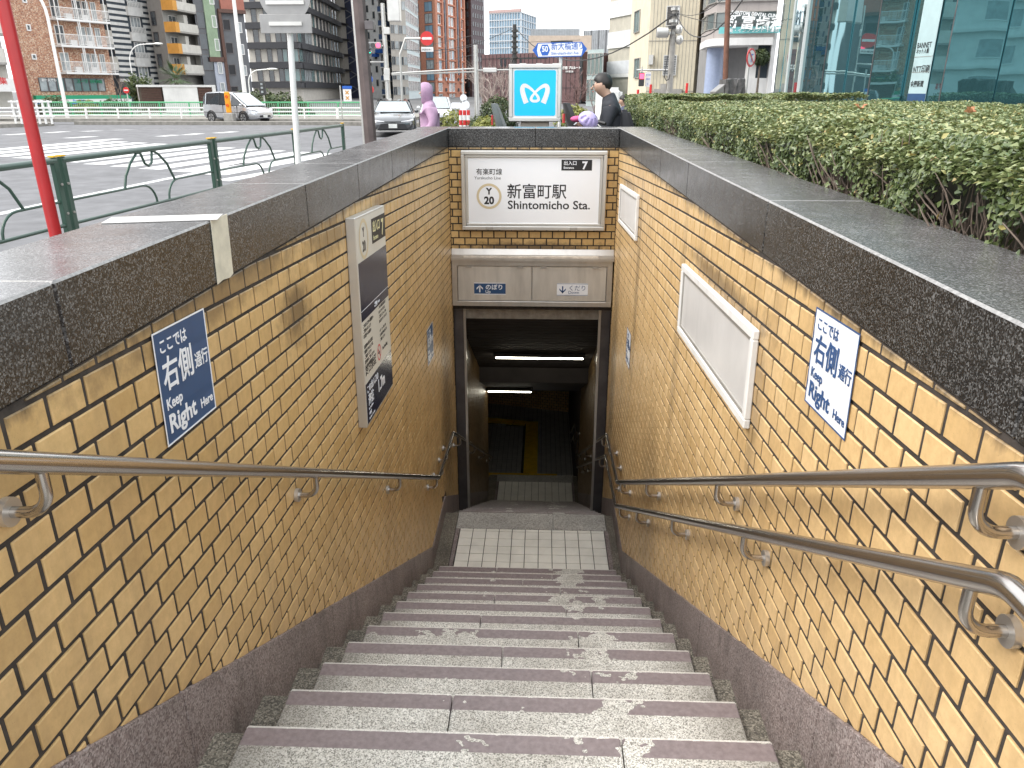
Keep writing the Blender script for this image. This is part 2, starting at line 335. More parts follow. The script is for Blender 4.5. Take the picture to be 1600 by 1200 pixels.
# stairs -----------------------------------------------------------------------------------------
def tread_material():
    m, n, b = new_mat('stair_granite'); v = _coord(n, 'world')
    vo = n.nodes.new('ShaderNodeTexVoronoi'); vo.inputs['Scale'].default_value = 300; n.links.new(v, vo.inputs['Vector'])
    sp = n.nodes.new('ShaderNodeSeparateColor'); n.links.new(vo.outputs['Color'], sp.inputs[0])
    r = _ramp(n, [(0, (.17, .16, .14)), (.25, (.36, .35, .31)), (.5, (.56, .545, .495)), (.8, (.70, .68, .63)), (1, (.80, .78, .73))]); n.links.new(sp.outputs[0], r.inputs[0])
    c = r.outputs[0]
    big = _noise(n, v, 3.5, 5, .7); rb = _ramp(n, [(.3, (.72, .70, .67)), (.65, (1.05, 1.05, 1.05))]); n.links.new(big, rb.inputs[0])
    c = _mixc(n, 1.0, c, rb.outputs[0], 'MULTIPLY')
    tc = n.nodes.new('ShaderNodeTexCoord'); s = n.nodes.new('ShaderNodeSeparateXYZ'); n.links.new(tc.outputs['Object'], s.inputs[0])
    g = n.nodes.new('ShaderNodeNewGeometry'); w = n.nodes.new('ShaderNodeSeparateXYZ'); n.links.new(g.outputs['Position'], w.inputs[0])
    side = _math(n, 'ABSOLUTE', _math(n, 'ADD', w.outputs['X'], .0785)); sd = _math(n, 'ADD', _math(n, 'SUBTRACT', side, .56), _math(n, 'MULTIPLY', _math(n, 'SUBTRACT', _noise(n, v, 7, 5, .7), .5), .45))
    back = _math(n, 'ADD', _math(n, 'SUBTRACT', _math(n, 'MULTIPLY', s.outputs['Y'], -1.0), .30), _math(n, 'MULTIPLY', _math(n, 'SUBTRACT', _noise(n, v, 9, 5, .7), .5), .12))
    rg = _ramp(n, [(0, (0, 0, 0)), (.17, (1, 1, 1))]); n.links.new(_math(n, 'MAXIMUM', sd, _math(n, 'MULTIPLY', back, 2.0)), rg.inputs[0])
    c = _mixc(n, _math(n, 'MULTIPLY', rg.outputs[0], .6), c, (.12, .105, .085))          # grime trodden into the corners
    edge = _math(n, 'MULTIPLY', _math(n, 'SUBTRACT', _noise(n, v, 22, 4, .7), .5), .022)
    y = _math(n, 'ADD', s.outputs['Y'], edge)                       # object y: 0 at the nosing, negative towards the wall of the step above
    band = _math(n, 'MULTIPLY', _math(n, 'LESS_THAN', y, -.009), _math(n, 'GREATER_THAN', s.outputs['Y'], -.072))
    wear = _noise(n, _coord(n, 'world', (1, 1.3, 1)), 6.5, 3, .6)   # paint lost where people walk
    dx = _math(n, 'ABSOLUTE', _math(n, 'SUBTRACT', w.outputs['X'], .25)); near = _math(n, 'SUBTRACT', .42, _math(n, 'MULTIPLY', dx, 1.9))
    near = _math(n, 'MAXIMUM', near, 0.0)
    dx2 = _math(n, 'ABSOLUTE', _math(n, 'ADD', w.outputs['X'], .33)); near2 = _math(n, 'MAXIMUM', _math(n, 'SUBTRACT', .20, _math(n, 'MULTIPLY', dx2, 1.4)), 0.0)
    keep = _math(n, 'LESS_THAN', _math(n, 'ADD', wear, _math(n, 'MULTIPLY', _math(n, 'ADD', near, near2), .55)), .685)
    band = _math(n, 'MULTIPLY', band, keep)
    pn = _noise(n, v, 60, 4); rp = _ramp(n, [(.3, (.185, .145, .145)), (.75, (.27, .222, .222))]); n.links.new(pn, rp.inputs[0])
    c = _mixc(n, band, c, rp.outputs[0])
    lip = _math(n, 'GREATER_THAN', s.outputs['Y'], -.010)
    c = _mixc(n, _math(n, 'MULTIPLY', lip, .55), c, (.78, .75, .69))
    n.links.new(c, b.inputs['Base Color']); b.inputs['Roughness'].default_value = .5
    _bump(n, b, sp.outputs[0], .3, .0012); return m
M_TREAD = tread_material()
stairs = tag(link('stairs', None), None, None, None, 'structure')
GL, GR = -.812, .655                    # inner edges of the side gutters
base = MB()
JA, JB = (-.17, .22), (-.30, .155)
def slab(x0, x1, z, yn, depth, mat, par=stairs, name='tread_slab', th=.05):
    mb = MB(); mb.box(x0 + .0022, x1 - .0022, -depth, 0, -th, 0)
    return mb.build(name, mat, par, T(0, yn, z), bevel=.004, seg=2)
for k in range(-1, NST):                # k = -1 is the platform edge the photographer stands on
    yn, z = Y0N + TR * k, Z0N - RI * k
    d = TR + .03 if k >= 0 else 1.2
    j = [.24, -.27, .21, -.14, .20, -.29, .17, -.26, .16, -.10, .12, -.33][k % 12]
    for x0, x1 in ((GL, j), (j, GR)): slab(x0, x1, z, yn, d, M_TREAD)
    for x0, x1 in ((XL - .02, GL - .001), (GR + .001, XR + .02)):
        slab(x0, x1, z - .03, yn, d, M_GUT, name='gutter_slab')
    base.box(XL - .03, XR + .03, yn - d + .01, yn - .012, -5.2, z - .055)
base.box(XL - .03, XR + .03, -1.6, Y0N - TR - .3, -5.2, Z0N + RI - .056)
slab(XL - .02, XR + .02, Z0N + RI, .08, 1.7, M_LIGHTG, name='platform_slab')
# first landing: white tiles, granite strip, dark gutters
def landing(y0, y1, z, strip=.30, tile_m=M_LTILE, px=.1235, py=.1235, xa=-.73, xb=.625, split=.15):
    base.box(XL - .03, XR + .03, y0, y1 - .01, z - 1.2, z - .052)
    mb = MB(); mb.box(xa - .02, xb + .02, y0, y1 - strip, z - .05, z - .006); mb.build('tile_bed', M_GROUT, stairs)
    proto = MB(); proto.box(.003, px - .003, .003, py - .003, -.02, 0); me = proto.mesh('floor_tile', tile_m, bevel=.0015)
    nx = int(round((xb - xa) / px)); y = y1 - strip - .045
    cutm = MB(); cutm.box(.003, px - .003, .003, .042, -.02, 0); cme = cutm.mesh('floor_tile_cut', tile_m, bevel=.0015)
    for i in range(nx): link('floor_tile', cme, stairs, T(xa + i * px, y, z + .0))
    while y - py > y0 - .14:
        y -= py
        for i in range(nx): link('floor_tile', me, stairs, T(xa + i * px, y, z))
    for x0, x1 in ((xa - .045, xa - .002), (xb + .002, xb + .045)): slab(x0, x1, z - .002, y1 - strip, y1 - strip - y0 + .1, M_SKIRT, name='border_slab')
    for x0, x1 in ((xa - .045, split), (split, xb + .03)): slab(x0, x1, z, y1, strip - .002, M_LIGHTG, name='edge_slab')
    for x0, x1 in ((XL - .02, xa - .047), (xb + .047 - .015, XR + .02)): slab(x0, x1, z - .012, y1, y1 - y0 + .1, M_GUT, name='gutter_slab')
landing(Y0N + TR * (NST - 1) - .02, YLAND1, ZLAND)
N2 = 16
for k in range(N2 - 1):
    yn, z = YLAND1 + TR * (k + 1), ZLAND - RI * (k + 1)
    for x0, x1 in ((GL, .1 - .3 * (k % 2)), (.1 - .3 * (k % 2), GR)): slab(x0, x1, z, yn, TR + .02, M_TREAD)
    for x0, x1 in ((XL - .02, GL - .001), (GR + .001, XR + .02)): slab(x0, x1, z - .03, yn, TR + .02, M_GUT, name='gutter_slab')
    base.box(XL - .03, XR + .03, yn - TR, yn - .012, -8.5, z - .055)
Z2 = ZLAND - RI * N2; Y2 = YLAND1 + TR * N2 - TR
landing(Y2 - .02, 12.85, Z2, .27, px=.1235)
for k in range(3):
    yn, z = 12.85 + TR * (k + 1), Z2 - RI * (k + 1)
    slab(XL, XR, z, yn, TR + .02, M_TREAD); base.box(XL - .03, XR + .03, yn - TR, yn - .012, -9, z - .055)
Z3 = Z2 - RI * 4
base.build('stair_base', M_CONC, stairs)
# lower hall floor with tactile paving ------------------------------------------------------------
hall = tag(link('hall_floor', None), None, None, None, 'structure')
mb = MB(); mb.box(-4.2, 2.2, 13.8, 19.5, Z3 - .2, Z3 - .006); mb.build('floor_bed', M_GROUT, hall)
g = MB()
yy = 13.86
while yy < 18.6:
    x = -4.0
    while x < 1.1:
        cx, cy = x + .05, yy + .05
        yel = (-.33 < cx < 0.0 and 14.2 < cy < 17.0) or (14.0 < cy < 14.32 and -1.1 < cx < .42) or (abs(cy - (16.85 - .18 * (cx + .16))) < .16 and cx < 0)
        if not yel: g.box(x + .003, x + .103, yy + .003, yy + .103, Z3 - .02, Z3)
        x += .107
    yy += .107
g.build('floor_tile', M_GTILE, hall, kind='stuff')
def tact(cx, cy, a=0., dots=True):
    mb = MB(); mb.box(-.148, .148, -.148, .148, -.02, .002)
    for i in range(-2, 3):
        if dots:
            for j in range(-2, 3): mb.box(i * .055 - .012, i * .055 + .012, j * .055 - .012, j * .055 + .012, .002, .006)
        else: mb.box(i * .055 - .012, i * .055 + .012, -.13, .13, .002, .006)
    return mb
tm, tb = tact(0, 0).mesh('tactile_tile', M_YEL), tact(0, 0, dots=False).mesh('tactile_tile', M_YEL)
for i in range(5): link('tactile_tile', tm, hall, T(-.95 + .3 * i, 14.16, Z3))
for i in range(9): link('tactile_tile', tb if i < 8 else tm, hall, T(-.165, 14.47 + .3 * i, Z3))
for i in range(1, 8): link('tactile_tile', tb, hall, T(-.165 - .3 * i, 16.87 + .055 * i, Z3) @ RZ(math.radians(80)))

# walls --------------------------------------------------------------------------------------------
def clip(poly, a, b, c):                 # keep a*x + b*y <= c
    out = []
    for i in range(len(poly)):
        p, q = poly[i - 1], poly[i]; dp, dq = a * p[0] + b * p[1] - c, a * q[0] + b * q[1] - c
        if dp <= 0 < dq or dq <= 0 < dp:
            t = dp / (dp - dq); out.append((p[0] + t * (q[0] - p[0]), p[1] + t * (q[1] - p[1])))
        if dq <= 0: out.append(q)
    return out
def area(p): return abs(sum(p[i - 1][0] * p[i][1] - p[i][0] * p[i - 1][1] for i in range(len(p)))) / 2
TP, TH = .118, .0712                     # tile pitch along and up the wall
def tiled_wall(root, fn, mat, y0, y1, ztop, zbot, slope, phase=0., halfbond=True, holes=(), far=YH, jitter=.0012, clips=(), limit=300, lowcuts=()):
    """fn(y, z, d): wall coordinates to world, d = how far the tile stands out"""
    tiles = []
    r0 = int(math.floor((zbot - 1.0) / TH)); r1 = int(math.ceil((ztop + .6) / TH))
    for r in range(r0, r1):
        off = (TP / 2 if (r % 2 and halfbond) else 0) + phase
        for c in range(int((y0 - off) / TP) - 1, int((y1 - off) / TP) + 2):
            a, b = off + c * TP + .0062, off + (c + 1) * TP - .0062
            lo, hi = r * TH + .0056, (r + 1) * TH - .0056
            poly = [(a, lo + slope * a), (b, lo + slope * b), (b, hi + slope * b), (a, hi + slope * a)]
            full = area(poly)
            poly = clip(poly, 0, 1, ztop - .004); poly = clip(poly, -1, 0, -y0 - .003); poly = clip(poly, 1, 0, y1 - .003)
            for (ca, cb, cc) in clips: 
                if len(poly) > 2: poly = clip(poly, ca, cb, cc)
            if len(poly) < 3: continue
            ym = sum(p[0] for p in poly) / len(poly); zm = sum(p[1] for p in poly) / len(poly)
            for seg in lowcuts:
                if seg[0] - .12 <= ym <= seg[1] + .12 and len(poly) > 2: poly = clip(poly, seg[2], -1, seg[3])
            if len(poly) < 3 or area(poly) < .00012: continue
            if any(h[0] < ym < h[1] and h[2] < zm - slope * ym < h[3] for h in holes): continue
            w = fn(ym, zm, 0); P = [proj(fn(p[0], p[1], 0)) for p in poly]
            vis = all(q[2] > .2 for q in P) and any(-10 < q[0] < 1610 and -10 < q[1] < 1210 for q in P)
            A = area([(q[0], q[1]) for q in P]) if vis else 0
            tiles.append((A, ym, zm, poly, abs(area(poly) - full) < 1e-6))
    tiles.sort(key=lambda t: -t[0])
    proto = None; rest = MB()
    for i, (A, ym, zm, poly, whole) in enumerate(tiles):
        j = random.uniform(-jitter, jitter)
        if i < limit and A > 0:
            if whole:
                if proto is None:
                    hw, hh = TP / 2 - .0062, TH / 2 - .0056
                    q = [(-hw, -hh - slope * hw), (hw, -hh + slope * hw), (hw, hh + slope * hw), (-hw, hh - slope * hw)]
                    o0 = Vector(fn(0, 0, 0))
                    mb = MB(); mb.prism(q, -.004, .010, lambda a, b, d: Vector(fn(a, b, d)) - o0, inset=.0022); proto = mb.mesh('wall_tile', mat)
                p = Vector(fn(ym, zm, j)); link('wall_tile', proto, root, T(*p))
            else:
                mb = MB(); o0 = Vector(fn(ym, zm, 0)); mb.prism(poly, -.004, .010 + j, lambda a, b, d: Vector(fn(a, b, d)) - o0, inset=.0022)
                mb.build('wall_tile', mat, root, T(*o0))
        else: rest.prism(poly, -.004, .010 + j, fn, inset=.0022 if A > 60 else 0, tone=random.random())
    if rest.v: rest.build('wall_tile', mat, root, kind='stuff', tone=True)
YN = -.9
lowc = [(YN, 5.63, -.5485, -(EYE - 1.192 + .5485 * 1.04)), (5.63, 6.52, 0, -(EYE - 3.712)), (6.52, 12.6, -SL, -(EYE - 3.712 + SL * 6.52))]
def wall_core(x0, x1, name, root):
    mb = MB(); mb.box(x0, x1, YN, YH - .002, -5.2, CB - .001); mb.box(x0, x1, YH - .002, 12.55, -9, .0); mb.build(name, M_MORTAR, root)
wl = thing('side_wall', 'tiled stairwell wall on the left, with the tall info panel and blue poster', 'wall')
fl = lambda y, z, d: (XL - .012 + d, y, z)
wall_core(XL - .33, XL - .0062, 'mortar_backing', wl)
tiled_wall(wl, fl, M_TILE_L, YN, YH, CB, -4.6, SB, .03, lowcuts=lowc)
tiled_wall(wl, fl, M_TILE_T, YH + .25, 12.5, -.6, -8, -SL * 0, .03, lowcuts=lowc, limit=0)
wr = thing('side_wall', 'tiled stairwell wall on the right, with two white framed panels and two handrails', 'wall')
fr = lambda y, z, d: (XR + .012 - d, y, z)
mb = MB(); mb.box(XR + .0062, XR + .33, YN, YH - .002, -5.2, CB - .001); mb.box(XR + .0062, XR + .33, YH - .002, 19.5, -9, .0); mb.build('mortar_backing', M_MORTAR, wr)
tiled_wall(wr, fr, M_TILE_R, YN, YH, CB, -4.6, SB, .06, lowcuts=lowc)
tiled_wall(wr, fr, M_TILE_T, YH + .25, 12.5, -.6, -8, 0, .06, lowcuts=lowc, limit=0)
# stone skirting, one slab at a time
def skirting(root, fn, cuts):
    for a, b in zip(cuts[:-1], cuts[1:]):
        top = skirt_pts(a, b); top[0] = (a + .0015, top[0][1]); top[-1] = (b - .0015, top[-1][1])
        poly = top + [(b - .0015, skirt(b) - .62), (a + .0015, skirt(a) - .62)]
        mb = MB(); mb.prism(poly, -.012, .012, fn); mb.build('skirting_slab', M_SKIRT, root, bevel=.002)
skirting(wl, lambda y, z, d: (XL - .006 + d, y, z), [YN, .3, 1.5, 2.75, 4.0, 5.2, 6.5, 7.64])
skirting(wr, lambda y, z, d: (XR + .006 - d, y, z), [YN, .35, 1.55, 2.8, 4.05, 5.25, 6.5, 7.64])
skirting(wl, lambda y, z, d: (XL - .006 + d, y, z), [7.9, 9.1, 10.3, 11.5, 12.5]); skirting(wr, lambda y, z, d: (XR + .006 - d, y, z), [7.9, 9.1, 10.3, 11.5, 12.5])
# head wall over the opening
wh = thing('head_wall', 'short tiled wall facing the stairs, behind the station name sign', 'wall')
mb = MB(); mb.box(XL - .33, XR + .33, YH + .0062, YH + .33, EYE - 2.13, CB - .001); mb.build('mortar_backing', M_MORTAR, wh)
fh = lambda x, z, d: (x, YH + .012 - d, z)
tiled_wall(wh, fh, M_TILE_H, XL - .001, XR + .001, CB, EYE - 1.58, 0, XL + .02, holes=[(-.74, .58, EYE - 1.26, EYE - .56)], lowcuts=[(-2, 2, 0, -(EYE - 1.50))])
# granite copings, stone by stone
def coping(root, x0, x1, y0, y1, inner, mname='coping_stone'):
    mb = MB(); mb.box(x0 + .001, x1 - .001, y0 + .001, y1 - .001, CB, CT)
    o = mb.build(mname, [M_COPE, M_COPET, M_EDGE], root, bevel=.005, seg=1)
    me = o.data
    for p in me.polygons:
        n = p.normal
        if n.z > .95: p.material_index = 1
        elif n.z > .3 and abs(n.z) < .9 and p.area < .05: p.material_index = 2
    return o
cuts = [-.9, -.25, 1.36, 2.97, 3.85, 4.75, 5.6, 6.6, YH + .003]
for a, b in zip(cuts[:-1], cuts[1:]): coping(wl, -1.205, XL, a, b, 1)
cuts = [-.9, -.4, 1.1, 2.55, 4.0, 4.95, 5.9, 6.8, YH + .003]
for a, b in zip(cuts[:-1], cuts[1:]): coping(wr, XR, 1.055, a, b, 1)
for a, b in ((-1.205, XL), (XL, -.07), (-.07, XR), (XR, 1.065)): coping(wh, a, b, YH + .005, YH + .335, 1)
# outer faces of the upstand, towards street and planting
mb = MB(); mb.box(-1.20, XL - .27, -.9, YH + .3, -.2, CB - .002); mb.build('upstand', M_CONC, wl)
# ceiling, lintel and hall walls
ceil = tag(link('ceiling', None), None, None, None, 'structure')
mb = MB()
mb.prism([(7.99, EYE - 2.27), (10.8, EYE - 3.9), (10.8, EYE - 4.15), (13.5, EYE - 5.35), (19.5, EYE - 5.35), (19.5, 0), (7.99, 0)], -4.2, XR + .3, lambda y, z, d: (d, y, z))
mb.build('ceiling_slab', M_CEIL, ceil)
for i in range(22):                      # ribbed soffit boards
    y = 8.02 + i * .125; z = EYE - 2.27 - .5800 * (y - 7.99)
    mb = MB(); mb.prism([(y, z - .014), (y + .105, z - .014 - .58 * .105), (y + .105, z + .02 - .58 * .105), (y, z + .02)], XL, XR, lambda a, b, d: (d, a, b)); mb.build('soffit_board', M_CEIL, ceil)
hw = thing('hall_wall', 'dim brick wall at the bottom of the stairs behind the yellow tactile line', 'wall')
mb = MB(); mb.prism([(-4.2, 18.9), (2.2, 17.3), (2.2, 19.6), (-4.2, 19.6)], -9.0, -3.0, lambda x, y, d: (x, y, d)); mb.build('wall_body', M_MORTAR, hw)
hA, hB = Vector((-4.2, 18.88, 0)), Vector((2.2, 17.28, 0)); hu = (hB - hA).normalized(); hn = Vector((hu.y, -hu.x, 0))
tiled_wall(hw, lambda s, z, d: tuple(hA + hu * s + hn * d + Vector((0, 0, z))), M_TILE_L, 1.6, 5.9, EYE - 5.4, Z3 + .15, 0, limit=0)
mb = MB(); mb.box(-4.2, -4.0, 12.6, 19.5, -9, -3); mb.box(-4.2, XL - .33, 12.35, 12.55, -9, -3); mb.build('side_body', M_MORTAR, hw)
# shutter jambs and lintel
sh = thing('shutter_surround', 'dark metal shutter surround lining the opening under the steel box', 'door surround')
for x0, x1 in ((XL - .005, XL + .095), (XR - .095, XR + .005)):
    mb = MB(); mb.box(x0, x1, YH + .10, YH + .20, -4.0, EYE - 2.075); mb.build('jamb', M_DARKJ, sh, bevel=.004)
    s = 1 if x0 > 0 else -1
    mb = MB(); xa = x0 - .025 if x0 > 0 else x1; mb.box(xa, xa + .025, YH + .09, YH + .13, -4.0, EYE - 2.075); mb.build('guide_rail', M_STEEL, sh)
mb = MB(); mb.box(XL + .10, XR - .10, YH + .14, YH + .30, EYE - 2.27, EYE - 2.075); mb.build('lintel', plain('lintel_plaster', (.34, .31, .27), .8, var=.25, scale=14, streak=.6), sh)
mb = MB(); mb.box(XL + .10, XR - .10, YH + .302, YH + .40, EYE - 2.285, EYE - 2.0); mb.build('shutter_slot', M_DARKJ, sh)
# steel shutter box with two doors
sb = thing('shutter_box', 'stainless steel shutter box with two doors under the station sign', 'metal cabinet')
zt, zb = EYE - 1.60, EYE - 2.075; yb = YH - .02
x0, x1 = XL + .004, XR - .012
mb = MB(); mb.box(x0 + .02, x1 - .02, yb, YH + .10, zb + .01, zt); mb.build('case', M_BOX, sb)
mb = MB()
for (a, b, c, d) in ((x0, x1, zb, zb + .052), (x0, x1, zt - .055, zt), (x0, x0 + .055, zb + .052, zt - .055), (x1 - .055, x1, zb + .052, zt - .055)): mb.box(a, b, yb - .055, yb, c, d)
mb.build('door_frame', M_STEEL, sb, bevel=.003)
xm = -.09
for a, b in ((x0 + .06, xm - .004), (xm + .004, x1 - .06)):
    mb = MB(); mb.box(a, b, yb - .042, yb - .005, zb + .057, zt - .06); dd = mb.build('door', M_BOX, sb, bevel=.003)
    for q in (.15, .85):
        hb = MB(); hb.box(a + (b - a) * q - .03, a + (b - a) * q + .03, yb - .058, yb - .043, zt - .075, zt - .055); hb.build('hinge', M_ALUD, dd)
mb = MB(); mb.prism([(YH - .10, zt + .002), (YH + .01, zt + .002), (YH + .01, zt + .105), (YH - .005, zt + .105), (YH - .03, zt + .05), (YH - .10, zt + .028)], XL + .003, XR - .003, lambda y, z, d: (d, y, z)); mb.build('drip_ledge', M_STEEL, sb)
mb = MB(); mb.box(XL + .13, XR - .16, YH - .092, YH - .04, zt + .0320, zt + .046); mb.build('ledge_strip', plain('pale_strip', (.66, .60, .52), .5, var=.2, scale=12, streak=.4), sb)
def arrow(mb, cx, cy, h, up=True, z=.0008, t=.013):
    s = 1 if up else -1
    mb.box(cx - t / 2, cx + t / 2, cy - h / 2, cy + h / 2 - .004, 0, z)
    for q in (-1, 1):
        y0 = cy + s * h / 2
        mb.add([Vector(p) for p in ((cx, y0, z), (cx + q * h * .42, y0 - s * h * .42, z), (cx + q * h * .42, y0 - s * (h * .42 + t * 1.35), z), (cx, y0 - s * t * 1.35, z))], [(0, 1, 2, 3)] if q * s < 0 else [(3, 2, 1, 0)])
pu = lambda px, py, dy=0.: atY(px, py, yb - .045)
a, b = pu(741, 460), pu(790, 442)
up = thing('direction_sticker', 'small blue Up sticker with white arrow on the left steel door', 'sticker', frame((a.x, yb - .0425, a.z), (1, 0, 0), (0, 0, 1)), 'stickers on the steel box')
W, H = b.x - a.x, b.z - a.z; m0 = WM[up.name]
mb = MB(); mb.box(0, W, 0, H, 0, .001); mb.build('sheet', M_NAVY, up, m0)
mb = MB(); mb.box(0, W, 0, .008, .001, .0016); mb.box(0, W, H - .008, H, .001, .0016); mb.build('white_edge', M_PAPER, up, m0)
mb = MB(); arrow(mb, .058, H / 2, .078); mb.build('arrow', M_PAPER, up, m0 @ T(0, 0, .0012))
text('のぼり', .062, M_PAPER, up, m0 @ T(.115, .055, .0012), bold=.0012); text('Up', .045, M_PAPER, up, m0 @ T(.115, .016, .0012), bold=.0006)
a, b = pu(870, 462), pu(919, 443)
dn = thing('direction_sticker', 'small white Down sticker with blue arrow on the right steel door', 'sticker', frame((a.x, yb - .0425, a.z), (1, 0, 0), (0, 0, 1)), 'stickers on the steel box')
W, H = b.x - a.x, b.z - a.z; m0 = WM[dn.name]
mb = MB(); mb.box(0, W, 0, H, 0, .001); mb.build('sheet', M_PAPER, dn, m0)
mb = MB(); mb.box(0, W, .004, .008, .001, .0016); mb.box(0, W, H - .008, H - .004, .001, .0016); mb.build('blue_edge', M_BLUEINK, dn, m0)
mb = MB(); arrow(mb, .058, H / 2, .078, False); mb.build('arrow', M_BLUEINK, dn, m0 @ T(0, 0, .0012))
text('くだり', .062, M_BLUEINK, dn, m0 @ T(.115, .058, .0012)); text('Down', .045, M_BLUEINK, dn, m0 @ T(.115, .02, .0012))
# station sign -------------------------------------------------------------------------------------
sg = thing('station_sign', 'large white Shintomicho station name sign in a grey metal frame', 'sign', frame((-.79, YH - .002, EYE - 1.293), (1, 0, 0), (0, 0, 1)))
m0 = WM[sg.name]; W, H = 1.415, .757
mb = MB(); ring_box(mb, W, H, .038, -.01, .075); mb.build('frame', M_ALU, sg, m0, bevel=.006)
mb = MB(); ring_box(mb, W - .076, H - .076, .028, -.01, .055, x=.038, y=.038); mb.build('inner_frame', M_ALU, sg, m0, bevel=.006)
mb = MB(); mb.box(.065, W - .065, .065, H - .065, -.005, .04); mb.build('face', M_PAPERW, sg, m0)
for x in (.235, 1.07):
    mb = MB(); mb.box(x, x + .075, .006, .034, .075, .082); mb.build('latch', M_ALUD, sg, m0, bevel=.003)
F0 = m0 @ T(0, 0, .0405)
text('有楽町線', .064, M_BLACK, sg, F0 @ T(.145, .535, 0), .0006); text('Yurakucho Line', .040, M_BLACK, sg, F0 @ T(.128, .487, 0), sx=1.02)
mb = MB(); ro, ri = .123, .100; N = 48; cx, cy = .27, .325
vs = [(cx + r * math.cos(2 * math.pi * i / N), cy + r * math.sin(2 * math.pi * i / N), .0012) for r in (ro, ri) for i in range(N)]
mb.add(vs, [(i, (i + 1) % N, N + (i + 1) % N, N + i) for i in range(N)]); mb.build('line_ring', M_BEIGE, sg, F0)
text('Y', .085, M_BLACK, sg, F0 @ T(cx, .345, 0), .0032, align='CENTER'); text('20', .098, M_BLACK, sg, F0 @ T(cx, .252, 0), .0040, align='CENTER')
text('新富町駅', .150, M_BLACK, sg, F0 @ T(.445, .318, 0), .0013, sx=.98); text('Shintomicho Sta.', .114, M_BLACK, sg, F0 @ T(.452, .205, 0), .0016, sx=1.06)
mb = MB(); mb.box(.975, 1.27, .573, .674, 0, .0012); mb.build('entrance_plate', M_BLACK, sg, F0, bevel=0)
F1 = F0 @ T(0, 0, .0014)
text('出入口', .043, M_PAPER, sg, F1 @ T(.995, .627, 0), .0008); text('Entrance', .028, M_PAPER, sg, F1 @ T(.996, .590, 0), .0006); text('7', .098, M_PAPER, sg, F1 @ T(1.175, .588, 0), .0035)
# wall posters ------------------------------------------------------------------------------------
def poster(y0, y1, zt, zb, left, white, label, group, small=False, slope=SB):
    if left: M = frame((XL + .0005, y0, zb), (0, 1, slope), (0, 0, 1)); W = y1 - y0
    else: M = frame((XR - .0005, y1, zb), (0, -1, -slope), (0, 0, 1)); W = y1 - y0
    p = thing('poster', label, 'poster', M, group); H = zt - zb
    bgm, ink = (M_PAPER, M_BLUEINK) if white else (M_NAVY, M_PAPER)
    mb = MB(); nx, ny = 10, 14     # a sheet that follows the tiles: shallow creases at the joints
    g = [[Vector((W * i / nx, H * j / ny, .0012 - (.0011 if j in (3, 10) else 0))) for i in range(nx + 1)] for j in range(ny + 1)]
    vs = [p_ for row in g for p_ in row]; mb.add(vs, [(j * (nx + 1) + i, j * (nx + 1) + i + 1, (j + 1) * (nx + 1) + i + 1, (j + 1) * (nx + 1) + i) for j in range(ny) for i in range(nx)])
    mb.build('sheet', bgm, p, M, fixn=False)
    b = .004; mb = MB(); ring_box(mb, W, H, b, .0012, .0022); mb.build('border', ink, p, M)
    k = W / .285; Q = M @ T(0, 0, .0024) @ Matrix.Diagonal((k, H / .287, 1, 1))
    t = lambda s, sz, x, y, bo, sx=1.: text(s, sz, ink, p, Q @ T(x, y, 0), bo, sx=sx, ext=.0004)
    t('ここでは', .040, .022, .232, .0006, .92); t('右側', .090, .022, .142, .0014, .92); t('通行', .045, .195, .146, .0006, .88)
    t('Keep', .040, .020, .088, .0007); t('Right', .066, .020, .028, .0016, 1.08); t('Here', .036, .196, .030, .0006)
    return p
GP = 'keep right posters on the stairwell walls'
poster(1.650, 1.937, EYE - .532, EYE - .818, True, False, 'large blue keep right poster on the left wall beside the taped coping', GP)
poster(5.80, 6.13, EYE - 1.80, EYE - 2.10, True, False, 'small distant blue poster on the left wall beyond the tall panel', GP)
poster(1.680, 1.973, EYE - .535, EYE - .80, False, True, 'large white keep right poster on the right wall above the rails', GP)
poster(5.88, 6.16, EYE - 1.855, EYE - 2.15, False, True, 'small distant white poster on the right wall near the steel box', GP)
# tall information panel on the left wall
M = frame((XL - .001, 3.475, EYE - 1.595), (0, 1, SB), (0, 0, 1)); W, H, D = .69, 1.045, .045
ip = thing('notice_board', 'tall cream information board with navy blocks, fixed to the left wall', 'notice board', M)
mb = MB(); mb.box(0, W, 0, H, 0, D); mb.build('case', M_ALU, ip, M, bevel=.003)
F0 = M @ T(0, 0, D)
mb = MB(); mb.box(.012, W - .012, .012, H - .012, 0, .0012); mb.build('face', M_CREAMP, ip, F0)
F0 = F0 @ T(0, 0, .0014)
mb = MB(); mb.box(.012, W - .012, H - .50, H - .215, 0, .001); mb.build('navy_block', M_NAVYD, ip, F0)
mb = MB(); mb.box(.012, W - .012, .015, .225, 0, .001); mb.build('navy_block', M_NAVYD, ip, F0)
mb = MB(); mb.box(.34, .68, H - .165, H - .04, 0, .001); mb.build('entrance_plate', M_BLACK, ip, F0)
YELP = plain('yellow_print', (.70, .66, .38), .5, var=.03)
F2 = F0 @ T(0, 0, .0012)
text('出入口', .060, YELP, ip, F2 @ T(.36, H - .105, 0), .001); text('Entrance', .034, YELP, ip, F2 @ T(.365, H - .15, 0)); text('7', .115, YELP, ip, F2 @ T(.575, H - .145, 0), .003)
mb = MB(); ro, ri = .098, .080; cx, cy = .155, H - .115
vs = [(cx + r * math.cos(2 * math.pi * i / N), cy + r * math.sin(2 * math.pi * i / N), .001) for r in (ro, ri) for i in range(N)]
mb.add(vs, [(i, (i + 1) % N, N + (i + 1) % N, N + i) for i in range(N)]); mb.build('line_ring', M_BEIGE, ip, F0)
